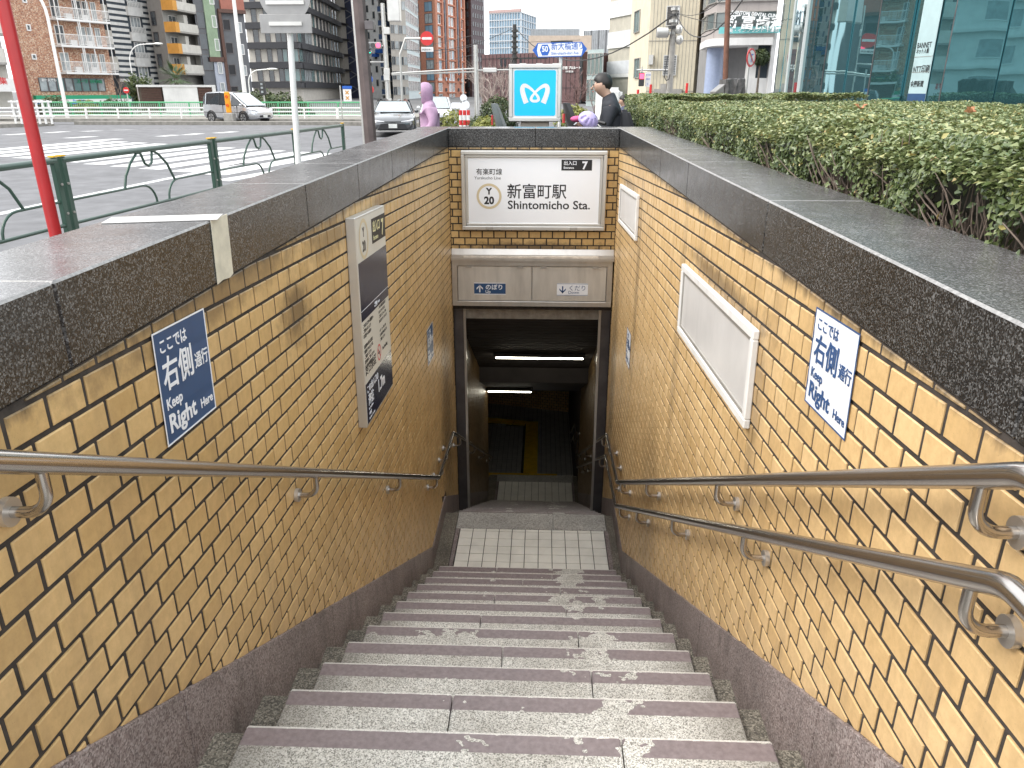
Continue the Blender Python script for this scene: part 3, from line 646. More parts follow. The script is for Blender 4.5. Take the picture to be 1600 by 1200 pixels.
text('Y', .062, M_BLACK, ip, F0 @ T(cx, cy + .012, 0), .002, align='CENTER'); text('20', .07, M_BLACK, ip, F0 @ T(cx, cy - .058, 0), .002, align='CENTER')
mb = MB(); mb.box(.012, W - .012, H - .4505, H - .448, .001, .0014); mb.build('thin_line', M_PAPER, ip, F0)
text('ご案内', .026, M_PAPER, ip, F2 @ T(.30, H - .485, 0), .0006); text('Guide', .02, M_PAPER, ip, F2 @ T(.39, H - .483, 0))
lines = ['この出入口から駅構内へ', 'ご案内いたします', 'お客様へのお願い', '', '危険物の持込は禁止', '駅構内での立入りは', 'ご遠慮ください', '案内図をご覧ください', '出入口の時間']
for i, s in enumerate(lines):
    if s: text(s, .022 if i != 3 else .026, M_BLACK, ip, F0 @ T(.03, H - .535 - i * .026, 0), .0002)
for i in range(8): text(['この先の階段は段差が', 'ありますので足元に', 'ご注意ください。雨の', '日は滑りやすくなります', '', 'ベビーカー車いすの', 'お客様は他の出入口を', 'ご利用ください'][i] or ' ', .019, M_BLACK, ip, F0 @ T(.40, H - .52 - i * .0255, 0)) if i != 4 else None
text('終日禁煙', .062, M_BLACK, ip, F0 @ T(.03, .268, 0), .001); text('No Smoking', .027, M_BLACK, ip, F0 @ T(.45, .285, 0), .0004)
mb = MB(); cx, cy = .36, .298
vs = [(cx + r * math.cos(2 * math.pi * i / 32), cy + r * math.sin(2 * math.pi * i / 32), .001) for r in (.045, .036) for i in range(32)]
mb.add(vs, [(i, (i + 1) % 32, 32 + (i + 1) % 32, 32 + i) for i in range(32)]); mb.box(-.038, .038, -.004, .004, 0, .001, M=T(cx, cy, 0) @ RZ(-.78)); mb.build('no_smoking_mark', M_RED, ip, F0)
mb = MB(); mb.box(cx - .022, cx + .014, cy - .005, cy + .005, 0, .001); mb.build('cigarette_mark', M_BLACK, ip, F0)
text('この出入口の', .046, M_PAPER, ip, F2 @ T(.03, .172, 0), .0006); text('海抜', .064, M_PAPER, ip, F2 @ T(.05, .105, 0), .0012); text('1.7m', .092, M_PAPER, ip, F2 @ T(.28, .095, 0), .003)
text('Sea level here', .018, M_PAPER, ip, F2 @ T(.05, .078, 0)); text('中央区', .02, M_PAPER, ip, F2 @ T(.05, .05, 0)); text('Sea level 1.7m above', .016, M_PAPER, ip, F2 @ T(.05, .027, 0))
# white framed panels on the right wall
def wpanel(y0, y1, zfar, h, label):
    M = frame((XR + .001, y1, zfar - h), (0, -1, -SB), (0, 0, 1)); W = y1 - y0
    p = thing('framed_panel', label, 'wall panel', M, 'white framed panels on the right wall')
    mb = MB(); ring_box(mb, W, h, .034, 0, .024); mb.build('frame', M_WHITED, p, M, bevel=.004)
    mb = MB(); ring_box(mb, W - .068, h - .068, .014, 0, .017, x=.034, y=.034); mb.build('inner_frame', M_ALUD, p, M)
    mb = MB(); mb.box(.046, W - .046, .046, h - .046, .0, .012); mb.build('pane', M_PANE, p, M)
wpanel(2.446, 3.83, EYE - .818, .355, 'long white framed frosted panel in the middle of the right wall')
wpanel(5.85, 7.19, EYE - .797, .345, 'far white framed frosted panel beside the station sign')
# masking tape over the coping
tp = thing('masking_tape', 'strip of pale masking tape stuck over the left granite coping', 'tape')
m_tape = plain('masking_tape', (.62, .58, .47), .55, var=.14, scale=25)
mb = MB(); Mt = T(XL, 2.13, CT) @ RZ(math.radians(14)); mb.box(-.29, .006, -.055, .05, .0012, .0028, M=Mt); mb.build('flat_strip', plain('white_tape', (.50, .49, .47), .5, var=.08, scale=20), tp)
mb = MB(); pts = [(2.075, CT + .001), (2.19, CT + .001), (2.178, CB + .004), (2.15, CB - .002), (2.10, CB + .003), (2.062, CB - .001)]
mb.prism(pts, XL + .0005, XL + .0022, lambda y, z, d: (d, y, z)); mb.build('hanging_strip', m_tape, tp)
# handrails ---------------------------------------------------------------------------------------
def fillet(pts, r=.035, n=4):
    out = [Vector(pts[0])]
    for a, b, c in zip(pts[:-2], pts[1:-1], pts[2:]):
        a, b, c = map(Vector, (a, b, c)); d1, d2 = (a - b).normalized(), (c - b).normalized(); p, q = b + d1 * r, b + d2 * r
        for i in range(n + 1):
            t = i / n; out.append((1 - t) ** 2 * p + 2 * t * (1 - t) * b + t * t * q)
    out.append(Vector(pts[-1])); return out
def zpoly(path, y):
    for (a, za), (b, zb_) in zip(path[:-1], path[1:]):
        if a <= y <= b: return za + (zb_ - za) * (y - a) / (b - a)
def handrail(x, side, path, brackets, label, R=.0195, drop=.095):
    root = thing('handrail', label, 'handrail', None, 'steel handrails on the stairwell walls')
    mb = MB(); mb.tube(fillet([(x, y, z) for y, z in path], .03), R, 16); mb.build('rail', M_RAIL, root, smooth=True)
    w = XL - .002 if side < 0 else XR + .002
    for y in brackets:
        z = zpoly(path, y)
        if z is None: continue
        z = z - R; mb = MB(); d = drop - R
        pts = [(w, y, z - d), (x - side * -.0 + side * .028, y, z - d)]
        k = abs(x - w)
        arc = [(w, y, z - d), (w - side * (k - .042), y, z - d)]
        for i in range(1, 7):
            t = i / 6 * math.pi / 2; arc.append((w - side * (k - .042 + .042 * math.sin(t)), y, z - d + .042 * (1 - math.cos(t))))
        arc.append((x, y, z + .003)); mb.tube(arc, .0105, 10); b = mb.build('bracket', M_RAIL, root, smooth=True)
        mb = MB(); mb.cyl((w - side * .0, y, z - d), (w - side * .014, y, z - d), .026, 20); mb.build('wall_flange', M_STEEL, b, smooth=True)
    return root
ph = lambda L: [(y, EYE + z) for y, z in L]
PL = ph([(-.7, -.50), (.955, -.50), (5.60, -3.013), (6.676, -3.10), (12.2, -6.13)])
handrail(XL + .08, -1, PL, [-.2, 1.10, 2.49, 4.02, 5.50, 5.85, 6.2, 6.5, 7.3, 8.9, 10.4, 11.9], 'steel handrail running down the left tiled wall')
P1 = ph([(-.7, -.478), (.925, -.478), (5.53, -2.99), (6.652, -3.08), (11.3, -5.62), (12.6, -5.64), (14.0, -6.45)])
handrail(XR - .08, 1, P1, [-.2, 1.02, 2.48, 4.07, 5.34, 5.7, 6.05, 6.4, 7.1, 8.3, 9.5, 10.7, 11.6, 12.4, 13.3], 'upper of the two steel handrails on the right wall')
P2 = ph([(-.7, -.64), (.905, -.64), (5.566, -3.23), (6.652, -3.31), (11.3, -5.84), (12.6, -5.86), (14.0, -6.67)])
handrail(XR - .08, 1, P2, [-.3, .985, 2.095, 3.22, 4.39, 5.3, 6.1, 7.3, 8.1, 9.1, 10.0, 11.0, 12.0, 12.9], 'lower steel handrail on the right wall beneath the upper one')
# tube lamps in the tunnel
M_LAMP = emis('lamp_tube', (1.0, .93, .76), 12.0)
for (x0, x1, y, z, lab) in ((-.60, .59, 9.80, EYE - 3.385, 'nearer long ceiling tube lamp over the second flight of stairs'), (-.88, -.14, 12.1, EYE - 4.80, 'farther short ceiling tube lamp deep in the passage')):
    t = thing('tube_lamp', lab, 'lamp', (x0, y, z), 'tube lamps on the passage ceiling'); MM = T(x0, y, z)
    mb = MB(); mb.box(-.03, x1 - x0 + .03, -.04, .04, .0, .05); mb.build('housing', M_CEIL, t, MM, bevel=.004)
    mb = MB(); mb.cyl((0, 0, -.02), (x1 - x0, 0, -.02), .0135, 12); mb.build('tube', M_LAMP, t, MM, smooth=True)
# ================================================================== the street around the stairwell
M_ASPH = plain('asphalt', (.15, .15, .157), .9, var=.22, scale=2.2, bump=.35)
M_PAVE = plain('pavement_block', (.27, .26, .25), .85, var=.2, scale=3, bump=.2)
M_KERB = plain('kerb_concrete', (.25, .235, .21), .9, var=.3, scale=4, bump=.3)
def road_paint():
    m, n, b = new_mat('road_paint'); v = _coord(n, 'world'); f = _noise(n, v, 9, 6, .75)
    r = _ramp(n, [(.36, (.16, .16, .165)), (.46, (.66, .66, .66))]); n.links.new(f, r.inputs[0]); n.links.new(r.outputs[0], b.inputs['Base Color'])
    b.inputs['Roughness'].default_value = .7; return m
M_RPAINT = road_paint()
# ground sheet, with the stairwell left open
mb = MB(); GZ = -.16
def sheet(mb, x0, x1, y0, y1, z): mb.add([(x0, y0, z), (x1, y0, z), (x1, y1, z), (x0, y1, z)], [(0, 1, 2, 3)])
for q in ((-900, -1.3, -300, 1500), (1.1, 900, -300, 1500), (-1.3, 1.1, -300, -1.0), (-1.3, 1.1, YH + .4, 1500)): sheet(mb, *q, GZ - .01)
mb.build('ground', plain('far_ground', (.14, .14, .14), .95, var=.2, scale=.5), kind='structure', fixn=False)
def patch(name, pts, z, mat, th=0):
    mb = MB()
    if th: mb.prism(pts, z - th, z, lambda x, y, d: (x, y, d))
    else: mb.add([(x, y, z) for x, y in pts], [tuple(range(len(pts)))])
    o = mb.build(name, mat, kind='structure', fixn=bool(th))
    return o
patch('road', [(-400, -60), (-5.6, -60), (-5.3, 12), (-4.7, 19), (-3.2, 26), (3.2, 30.5), (60, 31), (60, 39), (-3, 40), (-12, 43.4), (-400, 43.4)], GZ + .004, M_ASPH)
patch('far_road', [(-400, 44.3), (-12, 44.3), (-4, 41.5), (2, 41), (14, 90), (30, 400), (-8, 400), (-8, 90), (-12, 49), (-400, 49)], GZ + .004, M_ASPH)
pav = patch('pavement', [(-5.5, -60), (-1.198, -60), (-1.198, YH + .34), (1.066, YH + .34), (1.066, -60), (60, -60), (60, 30.6), (3.2, 30.2), (-3.0, 25.8), (-4.5, 19), (-5.15, 12)], 0, M_PAVE, .2)
kb = tag(link('kerb', None), None, None, None, 'structure')
pts = [(-5.62, -4), (-5.5, 4), (-5.3, 12), (-4.65, 19), (-3.15, 25.9), (3.2, 30.35)]
for a, b in zip(pts[:-1], pts[1:]):
    A, B = Vector((*a, 0)), Vector((*b, 0)); n_ = max(1, int((B - A).length / 1.2)); d = (B - A) / n_
    for i in range(n_):
        p = A + d * i; ang = math.atan2(d.y, d.x); mb = MB(); mb.box(.004, d.length - .004, -.005, .17, -.15, .004)
        mb.build('kerb_stone', M_KERB, kb, T(p.x, p.y, 0) @ RZ(ang), bevel=.012)
# median kerbs on the far side
for pts in ([(-60, 43.4), (-27.5, 43.4), (-26.2, 42.0), (-27.5, 39.6), (-60, 39.6)], [(-26, 43.5), (-12, 43.5), (-9.5, 43.0), (-3.5, 40.6), (-3.5, 41.4), (-9, 44.0), (-12, 44.3), (-26, 44.3)], [(-60, 47.4), (-8.2, 47.4), (-8.2, 60), (-60, 60)]):
    patch('median_island', pts, .02, M_KERB, .25)
mk = tag(link('road_markings', None), None, None, None, 'structure'); zp = GZ + .008
def mark(name, pts, z=zp): mb = MB(); mb.add([(x, y, z) for x, y in pts], [tuple(range(len(pts)))]); return mb.build(name, M_RPAINT, mk, fixn=False)
for i in range(11):                      # zebra crossing
    xb = -18.2 + i * 1.13; yn = 17.2 + max(0, (-6.6 - xb)) * .53; yf = yn + 6.2
    k = .17; x0 = xb + k * (yn - 22); x1 = xb + k * (yf - 22); mark('zebra_bar', [(x0, yn), (x0 + .64, yn - .15), (x1 + .64, yf - .15), (x1, yf)])
mark('lane_line', [(-8.5, 6), (-8.3, 6), (-8.15, 13), (-7.65, 20.3), (-7.83, 20.3), (-8.35, 13)])
for x0, y0, x1, y1 in ((-22.9, 33.1, -22.6, 34.3), (-22.2, 34.9, -22, 36.1), (-21.3, 36.2, -20.9, 36.9), (-20.6, 37.5, -19.8, 37.9), (-16.9, 29.5, -16.6, 30.6), (-15.8, 32.3, -15.6, 33.4), (-15.2, 33.4, -15.1, 34.6), (-14.5, 35, -14.2, 36.3), (-19.5, 38.3, -12, 38.9), (-18.9, 31, -18.5, 32.2)):
    mark('lane_dash', [(x0 - .25, y0), (x0 + .25, y0), (x1 + .25, y1), (x1 - .25, y1)])
mark('stop_line', [(-6.9, 16.2), (-5.8, 20.2), (-5.5, 20.0), (-6.5, 16.0)])
# paving joints where near enough to be seen: slabs left of the coping
sl = MB()
for i in range(3):
    for j in range(30):
        x = -5.0 + i * .9 + (.45 if j % 2 else 0); y = 3 + j * .6
        if x < -1.9 and x > -5.05 and (x > -4.6 or y < 12): sl.box(x + .004, min(x + .896, -1.32), y + .004, y + .596, -.02, .008)
sl.build('paving_slab', M_PAVE, pav, kind='stuff')

# ---- leaves ---------------------------------------------------------------------------------------
def leaf_mesh(name, C, N, size, mat, tones, parent=None, fold=.25, elong=1.7, jit=.35):
    """C centres (n,3), N outward directions (n,3): one folded four-triangle leaf each"""
    n = len(C); r = rng.normal(size=(n, 3)); nrm = N + r * jit; nrm /= np.linalg.norm(nrm, axis=1)[:, None]
    a = rng.normal(size=(n, 3)); a -= (a * nrm).sum(1)[:, None] * nrm; a /= np.linalg.norm(a, axis=1)[:, None]; b = np.cross(nrm, a)
    s = (size * rng.uniform(.65, 1.3, n))[:, None]
    tip, tail = C + a * s * elong / 2, C - a * s * elong / 2; l = C + b * s / 2 + nrm * s * fold - a * s * .1; q = C - b * s / 2 + nrm * s * fold - a * s * .1
    V = np.stack([tail, l, tip, q], 1).reshape(-1, 3)
    base = np.arange(n)[:, None] * 4; F = np.concatenate([base + [0, 1, 2], base + [0, 2, 3]], 1).reshape(-1)
    me = bpy.data.meshes.new(name); me.vertices.add(len(V)); me.vertices.foreach_set('co', V.reshape(-1).astype(np.float32))
    me.loops.add(len(F)); me.loops.foreach_set('vertex_index', F.astype(np.int32)); me.polygons.add(n * 2)
    me.polygons.foreach_set('loop_start', np.arange(0, n * 6, 3, dtype=np.int32)); me.polygons.foreach_set('loop_total', np.full(n * 2, 3, np.int32))
    at = me.attributes.new('tone', 'FLOAT', 'FACE'); at.data.foreach_set('value', np.repeat(tones, 2).astype(np.float32))
    me.materials.append(mat); me.update(calc_edges=True); me.validate()
    return link(name, me, parent, None, 'stuff')
def leaf_mat(name, stops, rough=.35, trans=.18):
    m, n, b = new_mat(name); at = n.nodes.new('ShaderNodeAttribute'); at.attribute_name = 'tone'
    r = _ramp(n, stops); n.links.new(at.outputs['Fac'], r.inputs[0])
    f = _noise(n, _coord(n, 'world'), 2.5, 3); rf = _ramp(n, [(.3, (.75, .8, .7)), (.7, (1.15, 1.1, 1.0))]); n.links.new(f, rf.inputs[0])
    c = _mixc(n, 1.0, r.outputs[0], rf.outputs[0], 'MULTIPLY'); n.links.new(c, b.inputs['Base Color']); b.inputs['Roughness'].default_value = rough
    b.inputs['Specular IOR Level'].default_value = .55
    tr = n.nodes.new('ShaderNodeBsdfTranslucent'); n.links.new(c, tr.inputs[0]); ms = n.nodes.new('ShaderNodeMixShader'); ms.inputs[0].default_value = trans
    n.links.new(b.outputs[0], ms.inputs[1]); n.links.new(tr.outputs[0], ms.inputs[2]); n.links.new(ms.outputs[0], n.nodes['Material Output'].inputs[0]); return m
M_BOXLEAF = leaf_mat('box_leaf', [(0, (.05, .08, .03)), (.35, (.115, .155, .06)), (.65, (.225, .265, .12)), (.9, (.43, .46, .26)), (.965, (.50, .42, .16)), (1, (.44, .27, .12))], .25)
M_TREELEAF = leaf_mat('tree_leaf', [(0, (.025, .045, .018)), (.5, (.06, .09, .03)), (1, (.16, .19, .07))], .5)
M_YLEAF = leaf_mat('yellow_leaf', [(0, (.10, .13, .03)), (.5, (.24, .26, .06)), (1, (.45, .42, .12))], .5)
M_BARK = plain('bark', (.13, .105, .085), .9, var=.3, scale=9); M_TWIG = plain('bare_twig', (.20, .155, .125), .9, var=.25, scale=4)
def lump(P): return (np.sin(P[:, 0] * 5.1 + 1.3) * np.sin(P[:, 1] * 4.3) * .5 + np.sin(P[:, 0] * 11 + P[:, 2] * 9) * np.sin(P[:, 1] * 9.7 + P[:, 2] * 6) * .5)
def hedge(label, x0f, y0, y1, x1, ztop, zbot, size, dens, gaps=(), group=None):
    """x0f(y): near face; the hedge fills x0f..x1"""
    root = thing('hedge', label, 'hedge', None, group)
    def face(n, kind):
        u, v, d = rng.uniform(0, 1, n), rng.uniform(0, 1, n), rng.exponential(.035, n)
        y = y0 + (y1 - y0) * u ** 1.45; f = np.array([x0f(t) for t in y])
        if kind == 0: P = np.stack([f + d, y, zbot + (ztop - zbot) * v], 1); N = np.tile([-1, 0, .35], (n, 1))
        elif kind == 1: P = np.stack([f + (x1 - f) * v ** 1.25, y, np.full(n, ztop) - d * .6], 1); N = np.tile([0, 0, 1.], (n, 1))
        else: P = np.stack([f + (x1 - f) * v, np.full(n, y1) - d, zbot + (ztop - zbot) * u], 1); N = np.tile([0, 1., .2], (n, 1))
        N = N.astype(float); L = lump(P) * .035; P += N * L[:, None]
        e = np.clip((P[:, 2] - (ztop - .12)) / .12, 0, 1); near = P[:, 0] - f < .12          # rounded shoulder
        if kind == 0: P[:, 0] += e ** 2 * .09
        if kind == 1: P[:, 2] -= np.clip(1 - (P[:, 0] - f) / .12, 0, 1) ** 2 * .07
        return P, N
    A, B = face(int(dens * (ztop - zbot) * (y1 - y0)), 0), face(int(dens * .75 * (x1 - x0f((y0 + y1) / 2)) * (y1 - y0)), 1)
    E = face(int(dens * .25 * (x1 - x0f(y1)) * (ztop - zbot)), 2)
    P = np.concatenate([A[0], B[0], E[0]]); N = np.concatenate([A[1], B[1], E[1]])
    keep = np.ones(len(P), bool)
    for (gy, gz, ry, rz) in gaps:
        dd = ((P[:, 1] - gy) / ry) ** 2 + ((P[:, 2] - gz) / rz) ** 2 + lump(P * 3) * .5
        keep &= ~((dd < 1) & (P[:, 0] - np.array([x0f(t) for t in P[:, 1]]) < .14) & (rng.uniform(size=len(P)) < .93))
    P, N = P[keep], N[keep]
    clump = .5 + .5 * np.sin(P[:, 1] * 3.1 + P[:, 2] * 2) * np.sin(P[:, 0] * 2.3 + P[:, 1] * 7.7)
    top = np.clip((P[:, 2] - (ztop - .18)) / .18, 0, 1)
    t = np.clip(rng.beta(2, 2.4, len(P)) * .75 + clump * .16 + np.where(N[:, 2] > .8, .24, top * .10 - .07), 0, .93); yel = rng.uniform(size=len(P)) < .018; t[yel] = rng.uniform(.94, 1, yel.sum())  # top leaves toned lighter, front ones darker: light and shade painted in
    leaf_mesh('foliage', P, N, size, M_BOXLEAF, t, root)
    # dark woody inside
    mb = MB(); ys = np.linspace(y0 + .02, y1 - .12, 14)
    rings = [[(x0f(y) + .15, y, zbot), (x0f(y) + .15, y, ztop - .2), (x0f(y) + .27, y, ztop - .13), (x1 - .12, y, ztop - .13), (x1 - .12, y, zbot)] for y in ys]
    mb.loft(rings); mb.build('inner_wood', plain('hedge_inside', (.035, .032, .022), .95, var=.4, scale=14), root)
    st = MB()
    for (gy, gz, ry, rz) in gaps:
        for i in range(int(150 * ry * 2)):
            y = random.gauss(gy, ry * .5); p = Vector((x0f(max(y, y0)) + random.uniform(.05, .15), y, gz - rz - random.uniform(0, .15))); pts = [p]; dv = Vector((random.uniform(-.35, .05), random.uniform(-.7, .7), random.uniform(.4, 1))).normalized()
            for k in range(4): dv = (dv + Vector((random.uniform(-.4, .3), random.uniform(-.6, .6), random.uniform(-.25, .4))) * .6).normalized(); p = p + dv * random.uniform(.03, .08); pts.append(p)
            st.tube(pts, [.0035, .003, .0025, .002, .0012], 5)
    if st.v: st.build('dry_twigs', M_TWIG, root, kind='stuff', fixn=False)
    return root
hedge('long clipped box hedge running along the right granite coping', lambda y: 1.075 - max(0, 3.2 - y) * .02, .7, 9.4, 4.45, EYE - .118, .78, .0145, 11000,
      gaps=[(2.05, 1.29, .26, .085), (1.55, 1.27, .3, .09), (3.0, 1.28, .3, .05), (2.55, 1.33, .05, .07), (3.9, 1.3, .10, .08), (5.2, 1.29, .10, .07), (6.8, 1.29, .2, .05), (1.2, 1.3, .12, .1)], group='hedges')
hedge('low dark hedge behind the stone monument, left part', lambda y: 1.45, 10.3, 14.5, 2.75, EYE - .065, .8, .028, 4200, group='hedges')
hedge('low dark hedge between the stone monument and the glass building', lambda y: 3.15, 10.9, 12.6, 4.3, EYE - .045, .8, .028, 4200, group='hedges')
# planter kerb below the hedges
mb = MB(); mb.box(1.058, 4.6, -.9, 9.5, .01, .80); mb.box(1.07, 4.4, 9.51, 14.6, .01, .81)
o = mb.build('planter', M_CONC, None, bevel=.01); tag(o, 'low planter wall holding up the box hedges', 'planter')
for i, (x, y, s, lab) in enumerate(((1.98, 3.82, .032, 'orange dead leaf lying on the hedge in front of the monument side'), (2.35, 3.9, .035, 'single dry leaf on the hedge top near the right edge'), (1.78, 4.6, .04, 'curled orange leaf on the hedge top, leftmost of the fallen leaves'))):
    mb = MB(); N_ = 8; vs = [(0, 0, .004)]
    for k in range(12):
        a = k / 12 * 2 * math.pi; r = s * (1 if k % 2 else .6) * random.uniform(.8, 1.1); vs.append((math.cos(a) * r, math.sin(a) * r * .6, .02 + .012 * math.sin(a * 2)))
    mb.add(vs, [(0, k + 1, (k + 1) % 12 + 1) for k in range(12)]); mb.add([(p[0], p[1], p[2] + .002) for p in vs], [(0, (k + 1) % 12 + 1, k + 1) for k in range(12)])
    tag(mb.build('dry_leaf', plain('dead_leaf', (.42, .20, .10), .7, var=.3, scale=30), None, T(x, y, EYE - .10) @ RZ(i), fixn=False), lab, 'leaf', 'fallen leaves on the hedge')

# ---- green pedestrian fence ------------------------------------------------------------------------
M_GREEN = plain('dark_green_paint', (.025, .065, .045), .35, var=.12, scale=4, coat=.3)
fence = thing('pedestrian_fence', 'dark green tubular pedestrian fence with looped ornaments along the kerb', 'fence')
fp = [Vector((-5.95, 3.2, 0)), Vector((-5.55, 6.1, 0)), Vector((-5.42, 8.61, 0)), Vector((-5.11, 12.09, 0)), Vector((-4.74, 15.1, 0)), Vector((-4.52, 17.9, 0))]
YB = plain('yellow_band', (.75, .42, .02), .5)
for i, p in enumerate(fp):
    pair = 0 < i < len(fp) - 1
    for s in ((-1, 1) if pair else (0,)):
        d = (fp[min(i + 1, len(fp) - 1)] - fp[max(i - 1, 0)]).normalized(); q = p + d * (.065 * s)
        mb = MB(); mb.box(-.04, .04, -.03, .03, -.05, .91); MM = T(*q) @ RZ(math.atan2(d.y, d.x)); po = mb.build('post', M_GREEN, fence, MM, bevel=.008)
        mb = MB(); mb.box(-.042, .042, -.032, .032, .915, .93); mb.build('reflective_cap', YB, po, MM)
        for zz in (.3, .62): mb = MB(); mb.cyl((s * -.01, -.045, zz), (s * -.01, .045, zz), .014, 10); mb.build('bolt', M_ALUD, po, MM)
for a, b in zip(fp[:-1], fp[1:]):
    L = (b - a).length; d = (b - a) / L; MM = frame(a, d, (0, 0, 1)); x0, x1 = .11, L - .11
    def tb(nm, pts, r): mb = MB(); mb.tube(pts, r, 10); return mb.build(nm, M_GREEN, fence, MM, smooth=True)
    tb('top_rail', [(x0 - .06, .875, 0), (x1 + .06, .875, 0)], .036); tb('bottom_rail', [(x0, .17, 0), (x1, .17, 0)], .021)
    c = L / 2; g1, g2 = L * .19, L * .10
    def arc(p, q, r, k=8): return [(p[0] + (q[0] - p[0]) * math.sin(t * math.pi / 2 / k), p[1] + (q[1] - p[1]) * (1 - math.cos(t * math.pi / 2 / k)), 0) for t in range(k + 1)]
    tb('middle_bar', [(x0, .43, 0), (c - g1 * .35, .43, 0)] + [(c - g1 * .35 + .28 * math.sin(t), .43 - .25 * (1 - math.cos(t)), 0) for t in [j * math.pi / 2 / 6 for j in range(1, 7)]], .015)
    tb('middle_bar', [(x1, .43, 0), (c + g1 * .95, .43, 0)] + [(c + g1 * .95 - .28 * math.sin(t), .43 - .25 * (1 - math.cos(t)), 0) for t in [j * math.pi / 2 / 6 for j in range(1, 7)]], .015)
    tb('ornament', [(c - .62, .43, 0), (c - .56, .58, 0), (c - .42, .73, 0), (c - .24, .85, 0), (c - .16, .83, 0), (c - .10, .70, 0), (c - .02, .665, 0), (c + .06, .70, 0), (c + .10, .84, 0)], .017)
    tb('ornament', [(c + .10, .86, 0), (c + .24, .80, 0), (c + .42, .66, 0), (c + .56, .43, 0)], .017)
# ---- poles near the stairwell ----------------------------------------------------------------------
def pole(name, label, cat, base, r0, r1, h, mat, lean=(0, 0), n=16, group=None, collar=True):
    t = thing(name, label, cat, base, group); MM = T(*base)
    mb = MB(); mb.tube([(0, 0, 0), (lean[0], lean[1], h)], [r0, r1], n); mb.build('shaft', mat, t, MM, smooth=True)
    if collar: mb = MB(); mb.cyl((0, 0, 0), (0, 0, .05), r0 * 2.1, n); mb.build('base_plate', M_ALUD, t, MM)
    return t
M_REDP = plain('red_pole_paint', (.42, .02, .022), .4, var=.1, scale=8, coat=.2)
p = atY(92, 372, 3.3); q = atY(8, 0, 3.3)
pole('red_pole', 'tall slim red pole between the green fence and the left coping', 'pole', (p.x, 3.3, 0), .026, .026, 4.2, M_REDP, lean=((q.x - p.x) * 4.2 / (q.z - p.z) * 1., 0))
p = atY(463, 255, 9.6); q = atY(446, 0, 9.6)
spole = pole('sign_post', 'white post carrying a round sign and a plate seen from behind', 'signpost', (p.x, 9.6, 0), .037, .032, 4.6, M_WHITE, lean=((q.x - p.x) * 4.6 / (q.z - p.z), 0))
MM = WM[spole.name]; c1, c2 = atY(441, -11, 9.45), atY(446, 37, 9.5)
M_SIGNB = plain('sign_back', (.34, .335, .33), .5, .3, var=.1, scale=6)
mb = MB(); mb.cyl((c1.x, 9.52, c1.z), (c1.x, 9.535, c1.z), .30, 40); rs = mb.build('round_sign', M_SIGNB, spole)
for dz in (.09, -.09):
    mb = MB(); mb.box(c1.x - .22, c1.x + .22, 9.50, 9.52, c1.z + dz - .02, c1.z + dz + .02); mb.build('mounting_channel', M_ALU, rs)
mb = MB(); mb.box(c2.x - .30, c2.x + .30, 9.51, 9.518, c2.z - .10, c2.z + .10); ps = mb.build('plate_sign', M_SIGNB, spole, bevel=.004)
mb = MB(); mb.box(c2.x - .19, c2.x + .19, 9.49, 9.509, c2.z - .02, c2.z + .02); mb.build('mounting_channel', M_ALU, ps)
mb = MB(); mb.cyl((c2.x + .03, 9.6, c2.z - .035), (c2.x + .03, 9.6, c2.z + .035), .062, 16); mb.build('clamp', M_ALU, spole)
p = atY(581, 228, 8.6); q = atY(562, 0, 8.6)
bp = pole('lamp_post', 'thick brown grey steel lamp post standing behind the left coping', 'post', (p.x + .01, 8.6, 0), .070, .066, 5.5, plain('brown_pole', (.13, .10, .095), .45, .2, var=.25, scale=5, streak=.4), lean=((q.x - p.x) * 5.5 / (q.z - p.z), 0), n=8)
mb = MB(); mb.tube([(-.062, -.03, .1), (-.062 + (q.x - p.x) * 5.2 / (q.z - p.z), -.03, 5.3)], .014, 8); mb.build('conduit', M_ALU, bp, WM[bp.name])
bx = atY(571, 38, 8.5); mb = MB(); mb.box(bx.x, bx.x + .09, 8.45, 8.55, bx.z - .05, bx.z + .03); mb.build('small_bracket', M_DARKJ, bp, bevel=.004)

# ---- metro sign, road sign -----------------------------------------------------------------------
M_CYAN = plain('cyan_panel', (.0, .55, .90), .35, var=.02, scale=3)
a, b = atY(795, 190, 9.0), atY(878, 100, 9.0); W, H = b.x - a.x, b.z - a.z
M = frame((a.x, 9.0, a.z), (1, 0, 0), (0, 0, 1)) @ T(0, 0, 0) 
ms = thing('metro_sign', 'square light box with a white looped emblem on bright blue, above the head wall', 'sign', M)
mb = MB(); ring_box(mb, W, H, .045, -.30, .02); mb.build('frame', M_ALU, ms, M, bevel=.008)
mb = MB(); mb.box(.045, W - .045, .045, H - .045, -.28, .004); mb.build('white_face', M_WHITE, ms, M)
def rrect(x0, x1, y0, y1, r, k=5):
    o = []
    for cx, cy, a0 in ((x1 - r, y1 - r, 0), (x0 + r, y1 - r, 90), (x0 + r, y0 + r, 180), (x1 - r, y0 + r, 270)):
        o += [(cx + r * math.cos(math.radians(a0 + 90 * i / k)), cy + r * math.sin(math.radians(a0 + 90 * i / k))) for i in range(k + 1)]
    return o
mb = MB(); mb.prism(rrect(.062, W - .062, .062, H - .062, .02), .0, .007, lambda x, y, d: (x, y, d)); mb.build('blue_panel', M_CYAN, ms, M)
S = (W - .124) / 395.; px = lambda x, y: Vector((.062 + (x - 375) * S, .062 + (717 - y) * S * (H - .124) / (W - .124) * 395 / 422, .008))
